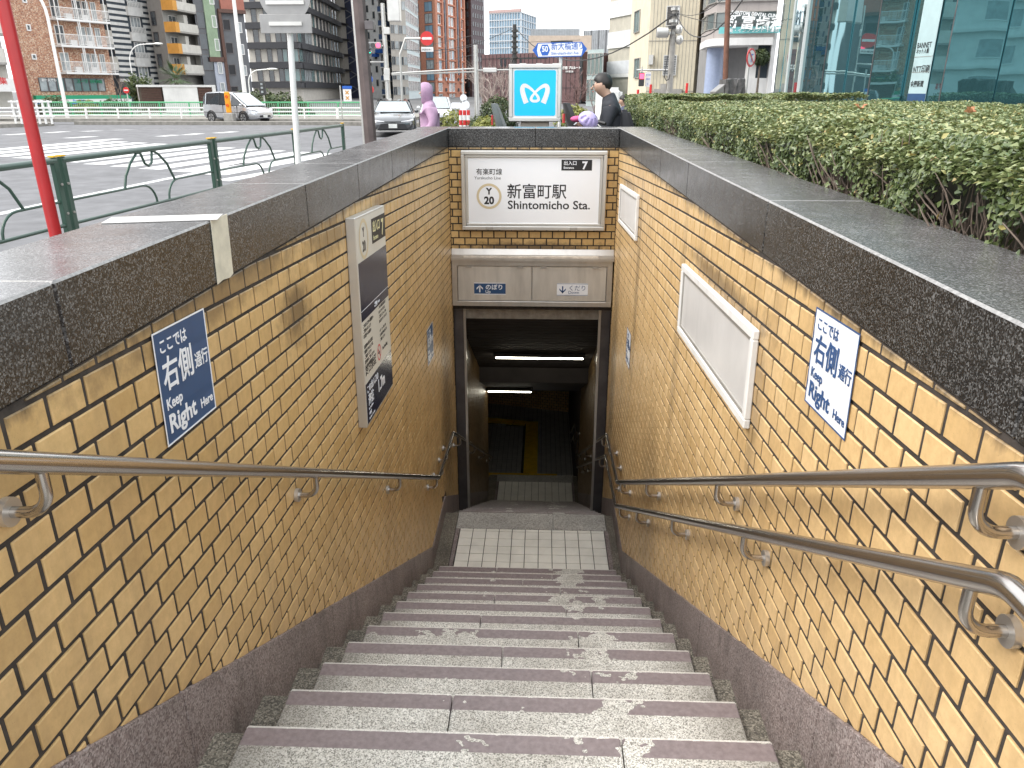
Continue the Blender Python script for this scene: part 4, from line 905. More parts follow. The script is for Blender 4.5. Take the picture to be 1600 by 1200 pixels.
path = [(490, 598, 50), (468, 540, 46), (452, 480, 44), (458, 446, 42), (480, 436, 36), (515, 452, 28), (548, 478, 23), (577, 508, 21), (600, 538, 25), (608, 562, 27), (594, 577, 26), (572, 580, 26), (550, 577, 26), (536, 562, 27), (544, 538, 25), (567, 508, 21), (596, 478, 23), (629, 452, 28), (664, 436, 36), (686, 446, 42), (692, 480, 44), (676, 540, 46), (652, 598, 50)]
fine = []
for i in range(len(path) - 1):
    p0, p1, p2, p3 = path[max(i - 1, 0)], path[i], path[i + 1], path[min(i + 2, len(path) - 1)]
    for t in (0, .25, .5, .75): fine.append(tuple(.5 * ((2 * p1[k]) + (-p0[k] + p2[k]) * t + (2 * p0[k] - 5 * p1[k] + 4 * p2[k] - p3[k]) * t * t + (-p0[k] + 3 * p1[k] - 3 * p2[k] + p3[k]) * t ** 3) for k in range(3)))
fine.append(path[-1]); mb = MB(); vs = []
for i, f in enumerate(fine):
    p, q = fine[max(i - 1, 0)], fine[min(i + 1, len(fine) - 1)]; dx, dy = q[0] - p[0], q[1] - p[1]; L = math.hypot(dx, dy); nx, ny = -dy / L, dx / L; w = f[2] / 2
    vs += [px(f[0] + nx * w, f[1] + ny * w) + Vector((0, 0, .0001 * (i % 2))), px(f[0] - nx * w, f[1] - ny * w) + Vector((0, 0, .0001 * (i % 2)))]
mb.add(vs, [(2 * i, 2 * i + 1, 2 * i + 3, 2 * i + 2) for i in range(len(fine) - 1)]); mb.build('emblem', M_WHITE, ms, M, fixn=False)
mb = MB(); mb.box(.13, W - .13, -a.z, .0, -.25, -.05); mb.build('pedestal', plain('beige_pedestal', (.42, .37, .31), .6, var=.08), ms, M, bevel=.01)
for x in (.12, .30, .48): mb = MB(); mb.box(x, x + .07, H, H + .008, -.2, .01); mb.build('top_lug', M_ALU, ms, M)
a, b = atY(832, 90, 10.6), atY(918, 67, 10.6); W, H = b.x - a.x, b.z - a.z
M_BLUES = plain('sign_blue', (.02, .12, .50), .4, var=.04); RT = Matrix.Rotation(math.radians(1.2), 4, 'Z')
M = frame((a.x, 10.6, a.z), (1, 0, 0), (0, 0, 1)) @ RT
rd = thing('street_name_sign', 'blue and white arrow shaped street name sign with number 50 on a thin post', 'sign', M)
hx = lambda x0, x1, y0, y1, e: [(x0 + e, y0), (x1 - e, y0), (x1, (y0 + y1) / 2), (x1 - e, y1), (x0 + e, y1), (x0, (y0 + y1) / 2)]
mb = MB(); mb.prism(hx(0, W, 0, H, .07), -.012, .0, lambda x, y, d: (x, y, d)); mb.build('board', M_BLUES, rd, M)
e = .01; mb = MB(); mb.prism([(.075, e), (W - .075, e), (W - .058, H / 2), (W - .075, H - e), (.075, H - e), (.058, H / 2)], .0, .0015, lambda x, y, d: (x, y, d)); mb.build('white_field', M_PAPERW, rd, M)
mb = MB(); mb.prism(hx(.095, .225, .022, H - .022, .028), .0016, .003, lambda x, y, d: (x, y, d)); mb.build('number_badge', M_BLUES, rd, M)
text('50', .092, M_PAPERW, rd, M @ T(.16, .066, .0035), .003, align='CENTER', sx=.85)
text('新大橋通り', .098, M_BLUES, rd, M @ T(.238, .090, .002), .0008, sx=.88); text('Shin-ohashi-dori Ave.', .047, M_BLUES, rd, M @ T(.24, .028, .002), .0004, sx=.88)
c = atY(876, 100, 10.66); mb = MB(); mb.cyl((c.x, 10.66, 0), (c.x, 10.66, a.z + .18), .022, 12); mb.build('post', M_WHITE, rd)

# ---- stone monument ------------------------------------------------------------------------------
def rough_stone(x0, x1, y0, y1, z0, z1, amp, chunk=7):
    mb = MB(); n = chunk; P = {}
    bm = bmesh.new(); bmesh.ops.create_cube(bm, size=1); bmesh.ops.subdivide_edges(bm, edges=bm.edges[:], cuts=n, use_grid_fill=True)
    for v in bm.verts:
        k = 1 if v.co.x > -.49 else .15
        v.co = Vector((x0 + (v.co.x + .5) * (x1 - x0), y0 + (v.co.y + .5) * (y1 - y0), z0 + (v.co.z + .5) * (z1 - z0))) + Vector([random.uniform(-amp, amp) * k for _ in range(3)])
    me = bpy.data.meshes.new('stone'); bm.to_mesh(me); bm.free(); return me
a, b = atY(1131, 162, 12.2), atY(1167, 124, 12.2)
mo = thing('stone_monument', 'rough dark stone monument with a smooth slanted face rising over the hedge', 'monument', (a.x, 12.2, .8))
M_STN = plain('rough_stone', (.11, .105, .105), .85, var=.45, scale=13, bump=.8); M_STNP = plain('smooth_stone', (.16, .155, .15), .35, var=.25, scale=9)
me = rough_stone(a.x, b.x, 12.2, 12.65, .8, b.z, .022); me.materials.append(M_STN); link('rough_block', me, mo)
c = atY(1115, 140, 12.2)
mb = MB(); mb.prism([(c.x, .8), (a.x - .005, .8), (a.x - .005, b.z - .06), (c.x + .03, b.z - .17)], 12.22, 12.6, lambda x, z, d: (x, d, z)); mb.build('smooth_face', M_STNP, mo, bevel=.008)

# ---- vehicles ----------------------------------------------------------------------------------------
M_GLASSC = plain('car_glass', (.03, .035, .04), .06, var=.1, spec=.9); M_TYRE = plain('tyre_rubber', (.02, .02, .02), .8); M_RIM = plain('alloy_rim', (.5, .5, .5), .35, .8)
M_SCREEN = plain('windscreen', (.35, .40, .42), .07, var=.12, spec=.9); M_HEADL = plain('headlight', (.75, .76, .78), .12, var=.1); M_BLK = plain('black_plastic', (.02, .02, .022), .45)
M_PLATE = plain('number_plate', (.72, .73, .70), .5)
def car(label, M, paint, secs, roof, L, W, wheels, tall=False, grille=True, group=None, cat='car'):
    """secs: (x, half width, z bottom, z shoulder); roof: (x, half width at belt, half width at roof, z belt, z roof)"""
    c = thing('parked_car' if cat == 'car' else cat, label, 'car', M, group)
    mb = MB(); R_ = []
    for x, hw, zb, zs in secs:
        R_.append([M @ Vector(p) for p in ((x, -hw * .86, zb), (x, -hw * .985, zb + .10), (x, -hw, zb + (zs - zb) * .5), (x, -hw * .965, zs - .05), (x, -hw * .86, zs), (x, 0, zs + .02), (x, hw * .86, zs), (x, hw * .965, zs - .05), (x, hw, zb + (zs - zb) * .5), (x, hw * .985, zb + .10), (x, hw * .86, zb))])
    I = M.inverted(); mb.loft([[I @ p for p in r] for r in R_]); mb.build('body', paint, c, M, smooth=True)
    g = MB(); g.loft([[(x, -hb, zb), (x, -hr - .02, zr - .05), (x, -hr * .8, zr), (x, hr * .8, zr), (x, hr + .02, zr - .05), (x, hb, zb)] for x, hb, hr, zb, zr in roof]); g.build('glasshouse', M_GLASSC, c, M, smooth=False)
    t = MB(); t.loft([[(x, -hr - .028, zr - .055), (x, -hr * .8, zr + .014), (x, hr * .8, zr + .014), (x, hr + .028, zr - .055)] for x, hb, hr, zb, zr in roof[1:-1]]); t.build('roof', paint, c, M, smooth=True)
    for s in (-1, 1):
        for i in range(1, len(roof) - 1):
            x, hb, hr, zb, zr = roof[i]; mb = MB(); mb.tube([(x, s * (hb + .006), zb - .02), (x + (.0), s * (hr + .03), zr - .04)], .028, 6); mb.build('pillar', paint if i in (1, len(roof) - 2) else M_BLK, c, M)
        a, b = roof[-2], roof[-1]; mb = MB(); mb.tube([(a[0], s * (a[2] + .02), a[4] - .03), (b[0], s * b[1], b[3])], .032, 6); mb.build('pillar', paint, c, M)
        mb = MB(); mb.ell((roof[-1][0] - .25, s * (W / 2 + .07), roof[-1][3] + .08), .06, .10, .075, 10, 6); mb.build('mirror', paint, c, M, smooth=True)
    a, b = roof[-2], roof[-1]      # windscreen skin
    mb = MB(); q = [(a[0] + .03, -a[2] * .9, a[4] - .04), (a[0] + .03, a[2] * .9, a[4] - .04), (b[0] + .02, b[1] * .93, b[3] + .03), (b[0] + .02, -b[1] * .93, b[3] + .03)]
    nn = Vector((.5, 0, .8)).normalized() * .03; mb.add([Vector(p) + nn for p in q] + [Vector(p) + nn * .5 for p in q], [(0, 1, 2, 3), (4, 7, 6, 5), (0, 4, 5, 1), (1, 5, 6, 2), (2, 6, 7, 3), (3, 7, 4, 0)]); mb.build('windscreen', M_SCREEN, c, M)
    for x in wheels:
        for s in (-1, 1):
            y = s * (W / 2 - .10); mb = MB(); mb.cyl((x, y - .10, .32), (x, y + .115 * s + (0 if s > 0 else -.0), .32), .32, 24); w = mb.build('wheel', M_TYRE, c, M, bevel=.02)
            mb = MB(); mb.cyl((x, y + s * .10, .32), (x, y + s * .128, .32), .21, 20); mb.build('rim', M_RIM, w, M)
            mb = MB()
            for k in range(5): mb.box(-.02, .02, -.01, .01, .05, .20, M=T(x, y + s * .134, .32) @ Matrix.Rotation(k * 1.2566, 4, 'Y'))
            mb.build('spoke', M_BLK, w, M)
            mb = MB(); N_ = 20; mb.tube([(x + .37 * math.cos(t), s * (W / 2 - .012), .32 + .37 * math.sin(t)) for t in [math.pi * k / 14 for k in range(15)]], .035, 6); mb.build('wheel_arch', M_BLK, c, M)
    xf = secs[-1][0]; hw = W / 2
    return c, xf, hw
def part(nm, mat, c, M, *boxes, bevel=0.):
    mb = MB()
    for b in boxes: mb.box(*b)
    return mb.build(nm, mat, c, M, bevel=bevel)
# dark hybrid facing the camera
p = atZ(614, 212, GZ); M = T(p.x - .1, p.y + 1.0, GZ) @ RZ(math.radians(-90 + 9))
PD = plain('dark_grey_car_paint', (.12, .125, .13), .18, .6, var=.05, coat=1.); PS = plain('silver_car_paint', (.52, .53, .55), .25, .5, var=.04, coat=1.); PW = plain('white_car_paint', (.72, .73, .74), .3, var=.04, coat=.8)
secs = [(-2.3, .80, .35, .95), (-2.0, .88, .25, 1.02), (-1.2, .90, .22, 1.0), (0, .90, .20, .97), (.9, .90, .20, .93), (1.5, .895, .22, .86), (1.95, .86, .24, .76), (2.2, .78, .28, .66), (2.3, .66, .34, .56)]
roof = [(-2.05, .74, .5, .98, 1.03), (-1.2, .80, .60, .99, 1.38), (-.3, .82, .62, .97, 1.45), (.45, .82, .60, .95, 1.36), (1.15, .80, .5, .90, .95)]
c, xf, hw = car('dark grey saloon car facing the camera beyond the steel lamp post', M, PD, secs, roof, 4.6, 1.8, (-1.35, 1.42))
mb = MB(); mb.prism([(-.62, .30), (.62, .30), (.50, .52), (.0, .56), (-.50, .52)], 2.20, 2.33, lambda y, z, d: (d, y, z)); mb.build('grille', M_BLK, c, M, bevel=.01)
part('number_plate', M_PLATE, c, M, (2.335, 2.35, -.17, .17, .36, .52)); part('bumper_lip', M_ALU, c, M, (2.2, 2.33, -.72, .72, .235, .265), bevel=.008)
for s in (-1, 1):
    mb = MB(); mb.tube([(2.12, s * .82, .66), (2.24, s * .62, .62), (2.31, s * .34, .605)], [.035, .03, .012], 8); mb.build('headlight', M_HEADL, c, M, smooth=True)
    mb = MB(); mb.tube([(2.20, s * .78, .50), (2.24, s * .70, .38), (2.30, s * .55, .30)], [.03, .025, .012], 6); mb.build('air_intake', M_BLK, c, M)
part('light_bar', M_BLK, c, M, (2.295, 2.318, -.33, .33, .585, .612))
# silver minivan seen from its side
p = atY(374, 187, 46.3); M = T(p.x, 46.3, GZ) @ RZ(math.radians(-26))
secs = [(-2.05, .74, .36, 1.0), (-1.9, .82, .27, 1.08), (-1.0, .85, .24, 1.06), (.2, .85, .22, 1.0), (1.2, .85, .22, .95), (1.7, .82, .24, .86), (1.98, .74, .28, .72), (2.08, .60, .32, .58)]
roof = [(-2.03, .74, .60, 1.03, 1.5), (-1.75, .78, .62, 1.06, 1.68), (-.6, .80, .64, 1.04, 1.72), (.3, .80, .62, 1.0, 1.66), (1.45, .76, .5, .93, .98)]
c, xf, hw = car('silver minivan on the far road beside the orange beacon', M, PS, secs, roof, 4.1, 1.7, (-1.3, 1.25))
for s in (-1, 1): mb = MB(); mb.tube([(1.72, s * .80, .80), (1.95, s * .70, .76), (2.05, s * .5, .70)], [.05, .05, .02], 8); mb.build('headlight', M_HEADL, c, M, smooth=True)
part('grille', M_BLK, c, M, (2.04, 2.10, -.4, .4, .36, .46)); part('number_plate', M_PLATE, c, M, (2.105, 2.115, -.16, .16, .34, .48)); part('door_seam', M_BLK, c, M, (-.305, -.295, -.858, .858, .35, 1.0), (.795, .805, -.858, .858, .35, .95)); part('side_moulding', M_BLK, c, M, (-1.9, 1.6, -.855, .855, .60, .62))
# white car mostly hidden by the person in the pink coat
p = atY(677, 190, 41); M = T(p.x, 42.5, GZ) @ RZ(math.radians(-84))
secs = [(-1.8, .74, .36, .9), (-1.0, .84, .24, .96), (.9, .84, .22, .9), (1.4, .82, .24, .82), (1.8, .66, .3, .62)]
roof = [(-1.7, .7, .55, .92, 1.3), (-1.2, .76, .58, .95, 1.46), (.2, .76, .58, .93, 1.47), (1.0, .74, .5, .88, .93)]
c, xf, hw = car('white hatchback peeping out right of the person in pink', M, PW, secs, roof, 3.6, 1.7, (-1.1, 1.15)); part('grille', M_BLK, c, M, (1.72, 1.82, -.5, .5, .34, .5)); part('number_plate', M_PLATE, c, M, (1.825, 1.835, -.16, .16, .36, .5))

# ---- bicycles, helmet ----------------------------------------------------------------------------
def bicycle(label, M, fm, basket=True, seatcol=None, k=1.0):
    b = thing('bicycle', label, 'bicycle', M, 'parked bicycles behind the head wall')
    def w(x):
        mb = MB(); mb.tube([(x + .31 * math.cos(t), 0, .33 + .31 * math.sin(t)) for t in [2 * math.pi * i / 28 for i in range(29)]], .021, 8); q = mb.build('wheel', M_TYRE, b, M, smooth=True)
        mb = MB()
        for i in range(14): a = 2 * math.pi * i / 14; mb.cyl((x, .012 * (-1) ** i, .33), (x + .3 * math.cos(a), 0, .33 + .3 * math.sin(a)), .0022, 4)
        mb.build('spoke', M_ALU, q, M); mb = MB(); mb.cyl((x, -.04, .33), (x, .04, .33), .025, 10); mb.build('hub', M_ALU, q, M)
    w(-.52); w(.55)
    mb = MB()
    for P_ in ([(-.05, 0, .30), (-.2, 0, .80)], [(-.05, 0, .30), (.42, 0, .72)], [(-.18, 0, .62), (.40, 0, .84)], [(-.52, .03, .33), (-.05, .03, .30)], [(-.52, .03, .33), (-.19, .02, .74)]): mb.tube(P_, .017, 8)
    mb.build('frame', fm, b, M, smooth=True)
    mb = MB(); mb.tube([(.55, .045, .33), (.50, .045, .62), (.46, 0, .68), (.40, 0, .95), (.39, 0, 1.06)], .014, 8); mb.tube([(.55, -.045, .33), (.50, -.045, .62), (.46, 0, .68)], .014, 8); mb.build('fork', fm, b, M, smooth=True)
    mb = MB(); mb.tube([(.14, -.28, 1.10), (.30, -.24, 1.14), (.40, -.08, 1.10), (.40, .08, 1.10), (.30, .24, 1.14), (.14, .28, 1.10)], .012, 8); hb = mb.build('handlebar', M_ALU, b, M, smooth=True)
    for s in (-1, 1): mb = MB(); mb.cyl((.10, s * .285, 1.095), (.23, s * .262, 1.12), .019, 10); mb.build('grip', M_BLK, hb, M, smooth=True); mb = MB(); mb.tube([(.26, s * .25, 1.12), (.22, s * .26, 1.10), (.16, s * .27, 1.06)], .007, 6); mb.build('brake_lever', M_ALU, hb, M)
    mb = MB(); mb.loft([[(-.32, .10, .86), (-.32, .10, .90), (-.32, -.10, .90), (-.32, -.10, .86)], [(-.15, .07, .86), (-.15, .07, .91), (-.15, -.07, .91), (-.15, -.07, .86)], [(-.02, .02, .87), (-.02, .02, .90), (-.02, -.02, .90), (-.02, -.02, .87)]]); mb.build('saddle', M_BLK, b, M, bevel=.012)
    if basket:
        mb = MB()
        for z, e in ((.80, .0), (.88, .015), (.96, .025), (1.04, .035)): mb.tube([(.50 - e, -.16 - e, z), (.82 + e, -.16 - e, z), (.82 + e, .16 + e, z), (.50 - e, .16 + e, z), (.50 - e, -.16 - e, z)], .006, 5)
        for i in range(7): y = -.16 + .32 * i / 6; mb.cyl((.82, y, .80), (.855, y * 1.2, 1.04), .003, 4); mb.cyl((.50, y, .80), (.465, y * 1.2, 1.04), .003, 4)
        mb.build('basket', M_BLK, b, M)
    if seatcol:
        sc_, inner = seatcol
        rings = []
        for z, w_, d_, xo in ((.92, .15, .12, -.50), (1.05, .18, .07, -.60), (1.2, .19, .05, -.66), (1.35, .165, .04, -.71), (1.46, .10, .03, -.745)): rings.append([(xo - d_, -w_ * .6, z), (xo - d_ * .3, -w_, z), (xo + .02 + d_ * .6, -w_, z), (xo + .02, 0, z), (xo + .02 + d_ * .6, w_, z), (xo - d_ * .3, w_, z), (xo - d_, w_ * .6, z)])
        mb = MB(); mb.loft(rings); cs = mb.build('child_seat', sc_, b, M, smooth=True)
        mb = MB(); mb.box(-.62, -.30, -.16, .16, .86, .93); mb.build('seat_base', M_BLK, cs, M, bevel=.02)
        mb = MB(); mb.box(-.775, -.755, -.04, .04, 1.22, 1.33, M=T(0, 0, 0)); mb.build('red_reflector', M_RED, cs, M); mb = MB(); mb.box(-.57, -.53, -.10, .10, 1.0, 1.18); mb.build('seat_pad', inner, cs, M, bevel=.02)
    return b
CG = plain('dark_grey_shell', (.08, .10, .10), .35, var=.1); CB_ = plain('light_blue_pad', (.10, .42, .75), .6)
b1 = bicycle('bicycle with a grey child seat left of the blue metro sign', T(.16, 9.55, 0) @ RZ(math.radians(-2)), M_DARKJ, True, (CG, CB_))
b2 = bicycle('bicycle with black grips and a pink seat pad right of the metro sign', T(.86, 9.0, 0) @ RZ(math.radians(152)) @ T(-.05, 0, .17) , M_DARKJ, False, None)
b3 = bicycle('dark bicycle with a child seat just right of the metro sign', T(1.02, 10.3, 0) @ RZ(math.radians(8)), M_DARKJ, True, (M_BLK, M_RED))
pk = plain('pink_cloth', (.62, .10, .25), .7)
mb = MB(); c = atY(903, 186, 8.75); mb.ell((c.x, 8.75, c.z), .085, .06, .035, 14, 8); tag(mb.build('cushion', pk, None, smooth=True), 'small pink cushion on the bicycle beside the lavender helmet', 'cushion')
c = atY(919, 188, 8.6); he = thing('helmet', 'lavender child helmet with vents hanging on the bicycle', 'helmet', (c.x, 8.6, c.z))
LAV = plain('lavender_shell', (.50, .42, .72), .35, var=.04); MM = T(c.x, 8.6, c.z) @ Matrix.Rotation(math.radians(25), 4, 'Y') @ Matrix.Rotation(math.radians(40), 4, 'X')
bm = bmesh.new(); bmesh.ops.create_uvsphere(bm, u_segments=32, v_segments=16, radius=.092)
bmesh.ops.bisect_plane(bm, geom=bm.verts[:] + bm.edges[:] + bm.faces[:], plane_co=(0, 0, -.02), plane_no=(0, 0, -1), clear_outer=True)
for v in bm.verts: v.co.x *= 1.2
fv = [f for f in bm.faces if abs(math.sin(3 * math.atan2(f.calc_center_median().y, f.calc_center_median().x) * 1.5)) > .8 and .02 < f.calc_center_median().z < .078]
r = bmesh.ops.inset_region(bm, faces=fv, thickness=.004, depth=-.012)
me = bpy.data.meshes.new('shell'); bm.to_mesh(me); me.materials.append(LAV); me.materials.append(M_BLK)
bm.free(); o = link('shell', me, he, MM); me.polygons.foreach_set('use_smooth', [True] * len(me.polygons))
mb = MB(); mb.ell((0, 0, -.01), .103, .085, .07, 20, 10); mb.build('liner', M_BLK, he, MM, smooth=True)

# ---- people ----------------------------------------------------------------------------------------
def skin_mesh(name, chains, mat, parent, M, sub=2):
    """chains: lists of (x,y,z,r); points with the same coordinates are joined; the first point is the root"""
    bm = bmesh.new(); lay = bm.verts.layers.skin.verify(); seen = {}
    def vert(p):
        k = tuple(round(c, 4) for c in p[:3])
        if k not in seen: v = bm.verts.new(p[:3]); v[lay].radius = (p[3], p[4] if len(p) > 4 else p[3]); seen[k] = v
        return seen[k]
    first = True
    for ch in chains:
        for a, b in zip(ch[:-1], ch[1:]):
            va, vb = vert(a), vert(b)
            if first: va[lay].use_root = True; first = False
            if va is not vb and not bm.edges.get((va, vb)): bm.edges.new((va, vb))
    me = bpy.data.meshes.new(name); bm.to_mesh(me); bm.free(); o = bpy.data.objects.new(name + '_tmp', me); COL.objects.link(o)
    s = o.modifiers.new('s', 'SKIN'); s.use_smooth_shade = True; s.branch_smoothing = .5; ss = o.modifiers.new('u', 'SUBSURF'); ss.levels = ss.render_levels = sub
    bpy.context.view_layer.update(); r = bpy.data.meshes.new_from_object(o.evaluated_get(bpy.context.evaluated_depsgraph_get())); bpy.data.objects.remove(o)
    r.materials.clear(); r.materials.append(mat); r.name = name
    r.polygons.foreach_set('use_smooth', [True] * len(r.polygons)); r.polygons.foreach_set('material_index', [0] * len(r.polygons))
    return link(name, r, parent, M)
M_SKIN = plain('skin', (.52, .33, .24), .5, var=.06)
def person(label, M, coat, trousers, hair, arm, headfwd=.03, headdn=0., hood=False, stride=.10, puff=1.0, bag=None, scale=1.0, hem=.80):
    M = M @ Matrix.Diagonal((scale, scale, scale, 1)); p = thing('person', label, 'person', M)
    hd = (.02 + headfwd, 0, 1.615 - headdn)
    def arms(g, upto=3):
        out = []
        for s in (-1, 1): out.append([(0, 0, 1.40, .10 * g if upto == 3 else .07)] + [(x, s * y, z, r * g * (1 if upto == 3 else .78)) for x, y, z, r in arm[:upto]])
        return out
    legs = [[(0, 0, .95, .13, .15), (0, s * .09, .88, .095), (s * stride * .5, s * .095, .48, .058), (s * stride - .01, s * .10, .09, .042), (s * stride + .13, s * .11, .035, .035)] for s in (-1, 1)]
    body = [[(0, 0, .95, .12, .14), (0, 0, 1.12, .10, .12), (0, 0, 1.30, .095, .12), (0, 0, 1.40, .07, .07), (.005 + headfwd * .3, 0, 1.49, .052), (.015 + headfwd * .6, 0, 1.545 - headdn * .5, .066), (hd[0], 0, hd[2], .118, .098), (hd[0] - .005, 0, hd[2] + .085, .095, .08)]] + legs + arms(.82, 4)
    skin_mesh('body', body, M_SKIN, p, M)
    g = 1.12 * puff
    skin_mesh('coat', [[(0, 0, 1.12, .145 * puff, .165 * puff), (0, 0, 1.28, .145 * puff, .17 * puff), (0, 0, 1.40, .125 * g, .125 * g), (.005 + headfwd * .3, 0, 1.485, .092), (.008 + headfwd * .4, 0, 1.515, .086)], [(0, 0, 1.12, .145 * puff, .165 * puff), (0, 0, .97, .150 * puff, .17 * puff), (0, 0, hem + .06, .148 * puff, .175 * puff), (0, 0, hem, .13 * puff, .16 * puff)]] + arms(g), coat, p, M)
    skin_mesh('trousers', [[(x, y, z, r * 1.22, q_ * 1.1) for x, y, z, r, q_ in [(c_[0], c_[1], c_[2], c_[3], c_[4] if len(c_) > 4 else c_[3]) for c_ in l[:4]]] for l in legs], trousers, p, M)
    for s in (-1, 1): mb = MB(); mb.ell((s * stride + .06, s * .105, .04), .14, .05, .045, 12, 6); mb.build('shoe', M_BLK, p, M, smooth=True)
    mb = MB(); mb.tube([(hd[0] + .070, 0, hd[2] + .02), (hd[0] + .103, 0, hd[2] - .015), (hd[0] + .08, 0, hd[2] - .025)], [.008, .014, .006], 8); mb.build('nose', M_SKIN, p, M, smooth=True)
    for s in (-1, 1):
        mb = MB(); mb.ell((hd[0] + .078, s * .030, hd[2] + .022), .008, .012, .007, 10, 6); mb.build('eye', M_BLK, p, M, smooth=True)
        mb = MB(); mb.ell((hd[0] - .005, s * .080, hd[2] + .005), .022, .010, .032, 10, 6); mb.build('ear', M_SKIN, p, M, smooth=True)
    mb = MB(); mb.ell((hd[0] + .082, 0, hd[2] - .048), .008, .022, .006, 10, 6); mb.build('mouth', M_RED, p, M, smooth=True)
    # fingers
    for s in (-1, 1):
        if len(arm) < 4 or hood: continue
        a, b = Vector((arm[2][0], s * arm[2][1], arm[2][2])), Vector((arm[3][0], s * arm[3][1], arm[3][2])); d = (b - a).normalized(); sd = d.cross(Vector((0, 0, 1))).normalized()
        for k, ln in enumerate((.06, .07, .068, .052)):
            st = b + sd * (-.027 + .018 * k) - d * .02; mb = MB(); mb.tube([st, st + d * ln * .55, st + d * ln * .85 + Vector((0, 0, -.022))], [.0095, .009, .007], 8); mb.build('finger', M_SKIN, p, M, smooth=True)
        st = b - d * .03 + sd * -.03 * s; mb = MB(); mb.tube([st, st + d * .03 + sd * -.02 * s, st + d * .055 + Vector((0, 0, -.01))], [.011, .010, .008], 8); mb.build('thumb', M_SKIN, p, M, smooth=True)
    if hood:
        mb = MB(); rings = []
        for k, (dx, ry, rz) in enumerate(((-.115, .045, .055), (-.10, .085, .10), (-.05, .118, .138), (.01, .125, .148), (.055, .118, .14), (.075, .10, .122), (.06, .088, .108))):
            rings.append([(hd[0] + dx, ry * math.cos(t), hd[2] + .012 + rz * math.sin(t) - (.05 if math.sin(t) < -.5 else 0)) for t in [2 * math.pi * i / 20 for i in range(20)]])
        mb.loft(rings, cap=False); mb.build('hood', coat, p, M, smooth=True)
    else:
        mb = MB(); mb.ell((hd[0] - .022, 0, hd[2] + .045), .108, .093, .105, 20, 12); o = mb.build('hair', hair, p, M, smooth=True)
        for v in o.data.vertices:
            if v.co.x > hd[0] + .045 and v.co.z < hd[2] + .06: v.co.x = hd[0] + .045
            n_ = math.sin(v.co.y * 160) * math.sin(v.co.z * 120 + v.co.x * 90); v.co += Vector((0, v.co.y, v.co.z - hd[2])).normalized() * .005 * n_
    return p
PINK = plain('mauve_coat', (.44, .28, .41), .75, var=.22, scale=5, bump=.9); DKJ = plain('black_jacket', (.022, .024, .032), .7, var=.3, scale=12); JN = plain('dark_jeans', (.04, .05, .08), .8); GT = plain('grey_trousers', (.16, .13, .15), .8); HR = plain('black_hair', (.015, .012, .011), .5)
pocket = [(-.02, .19, 1.38, .075), (-.06, .245, 1.12, .060), (.13, .205, .98, .050), (.17, .17, .95, .04)]
p = atY(672, 197, 13.2); person('person in a mauve hooded coat, hands in pockets, walking beyond the left coping', T(p.x, 13.2, -.04) @ RZ(math.radians(188)), PINK, GT, HR, pocket, hood=True, stride=.14, puff=1.16, scale=1.0, hem=.86)
hold = [(.0, .185, 1.39, .068), (.05, .225, 1.13, .052), (.27, .13, 1.17, .040), (.36, .09, 1.20, .036)]
p = atY(953, 150, 9.3); pm = person('person with dark hair in a black jacket looking down beside the bicycles', T(p.x + .03, 9.3, 0) @ RZ(math.radians(172)), DKJ, JN, HR, hold, headfwd=.115, headdn=.03, stride=.09, puff=1.05, scale=1.035)
c = atY(940, 172, 9.3); mb = MB(); mb.box(-.055, .055, -.07, .07, -.003, .003, M=T(p.x - .36, 9.25, 1.27) @ Matrix.Rotation(-.7, 4, 'Y')); tag(mb.build('paper', M_PAPER, None), 'white slip of paper held by the person in the black jacket', 'paper')
mb = MB(); mb.loft([[(-.20, -.13, .98), (-.30, -.11, 1.0), (-.30, .11, 1.0), (-.20, .13, .98)], [(-.17, -.15, 1.2), (-.33, -.13, 1.2), (-.33, .13, 1.2), (-.17, .15, 1.2)], [(-.15, -.12, 1.40), (-.26, -.10, 1.40), (-.26, .10, 1.40), (-.15, .12, 1.40)]]); tag(mb.build('backpack', plain('black_bag', (.02, .02, .025), .6), None, T(p.x + .03, 9.3, 0) @ RZ(math.radians(172)) @ T(.06, 0, 0), bevel=.03, seg=2), 'black backpack worn by the person in the black jacket', 'backpack')
p = atY(977, 170, 16.5); person('person with dark hair in a navy patterned jacket, farther off near the hedge', T(p.x, 16.5, -.05) @ RZ(math.radians(150)), plain('navy_pattern', (.06, .07, .12), .7, var=.95, scale=26), JN, HR, hold, headfwd=.05, headdn=.02, scale=.905)
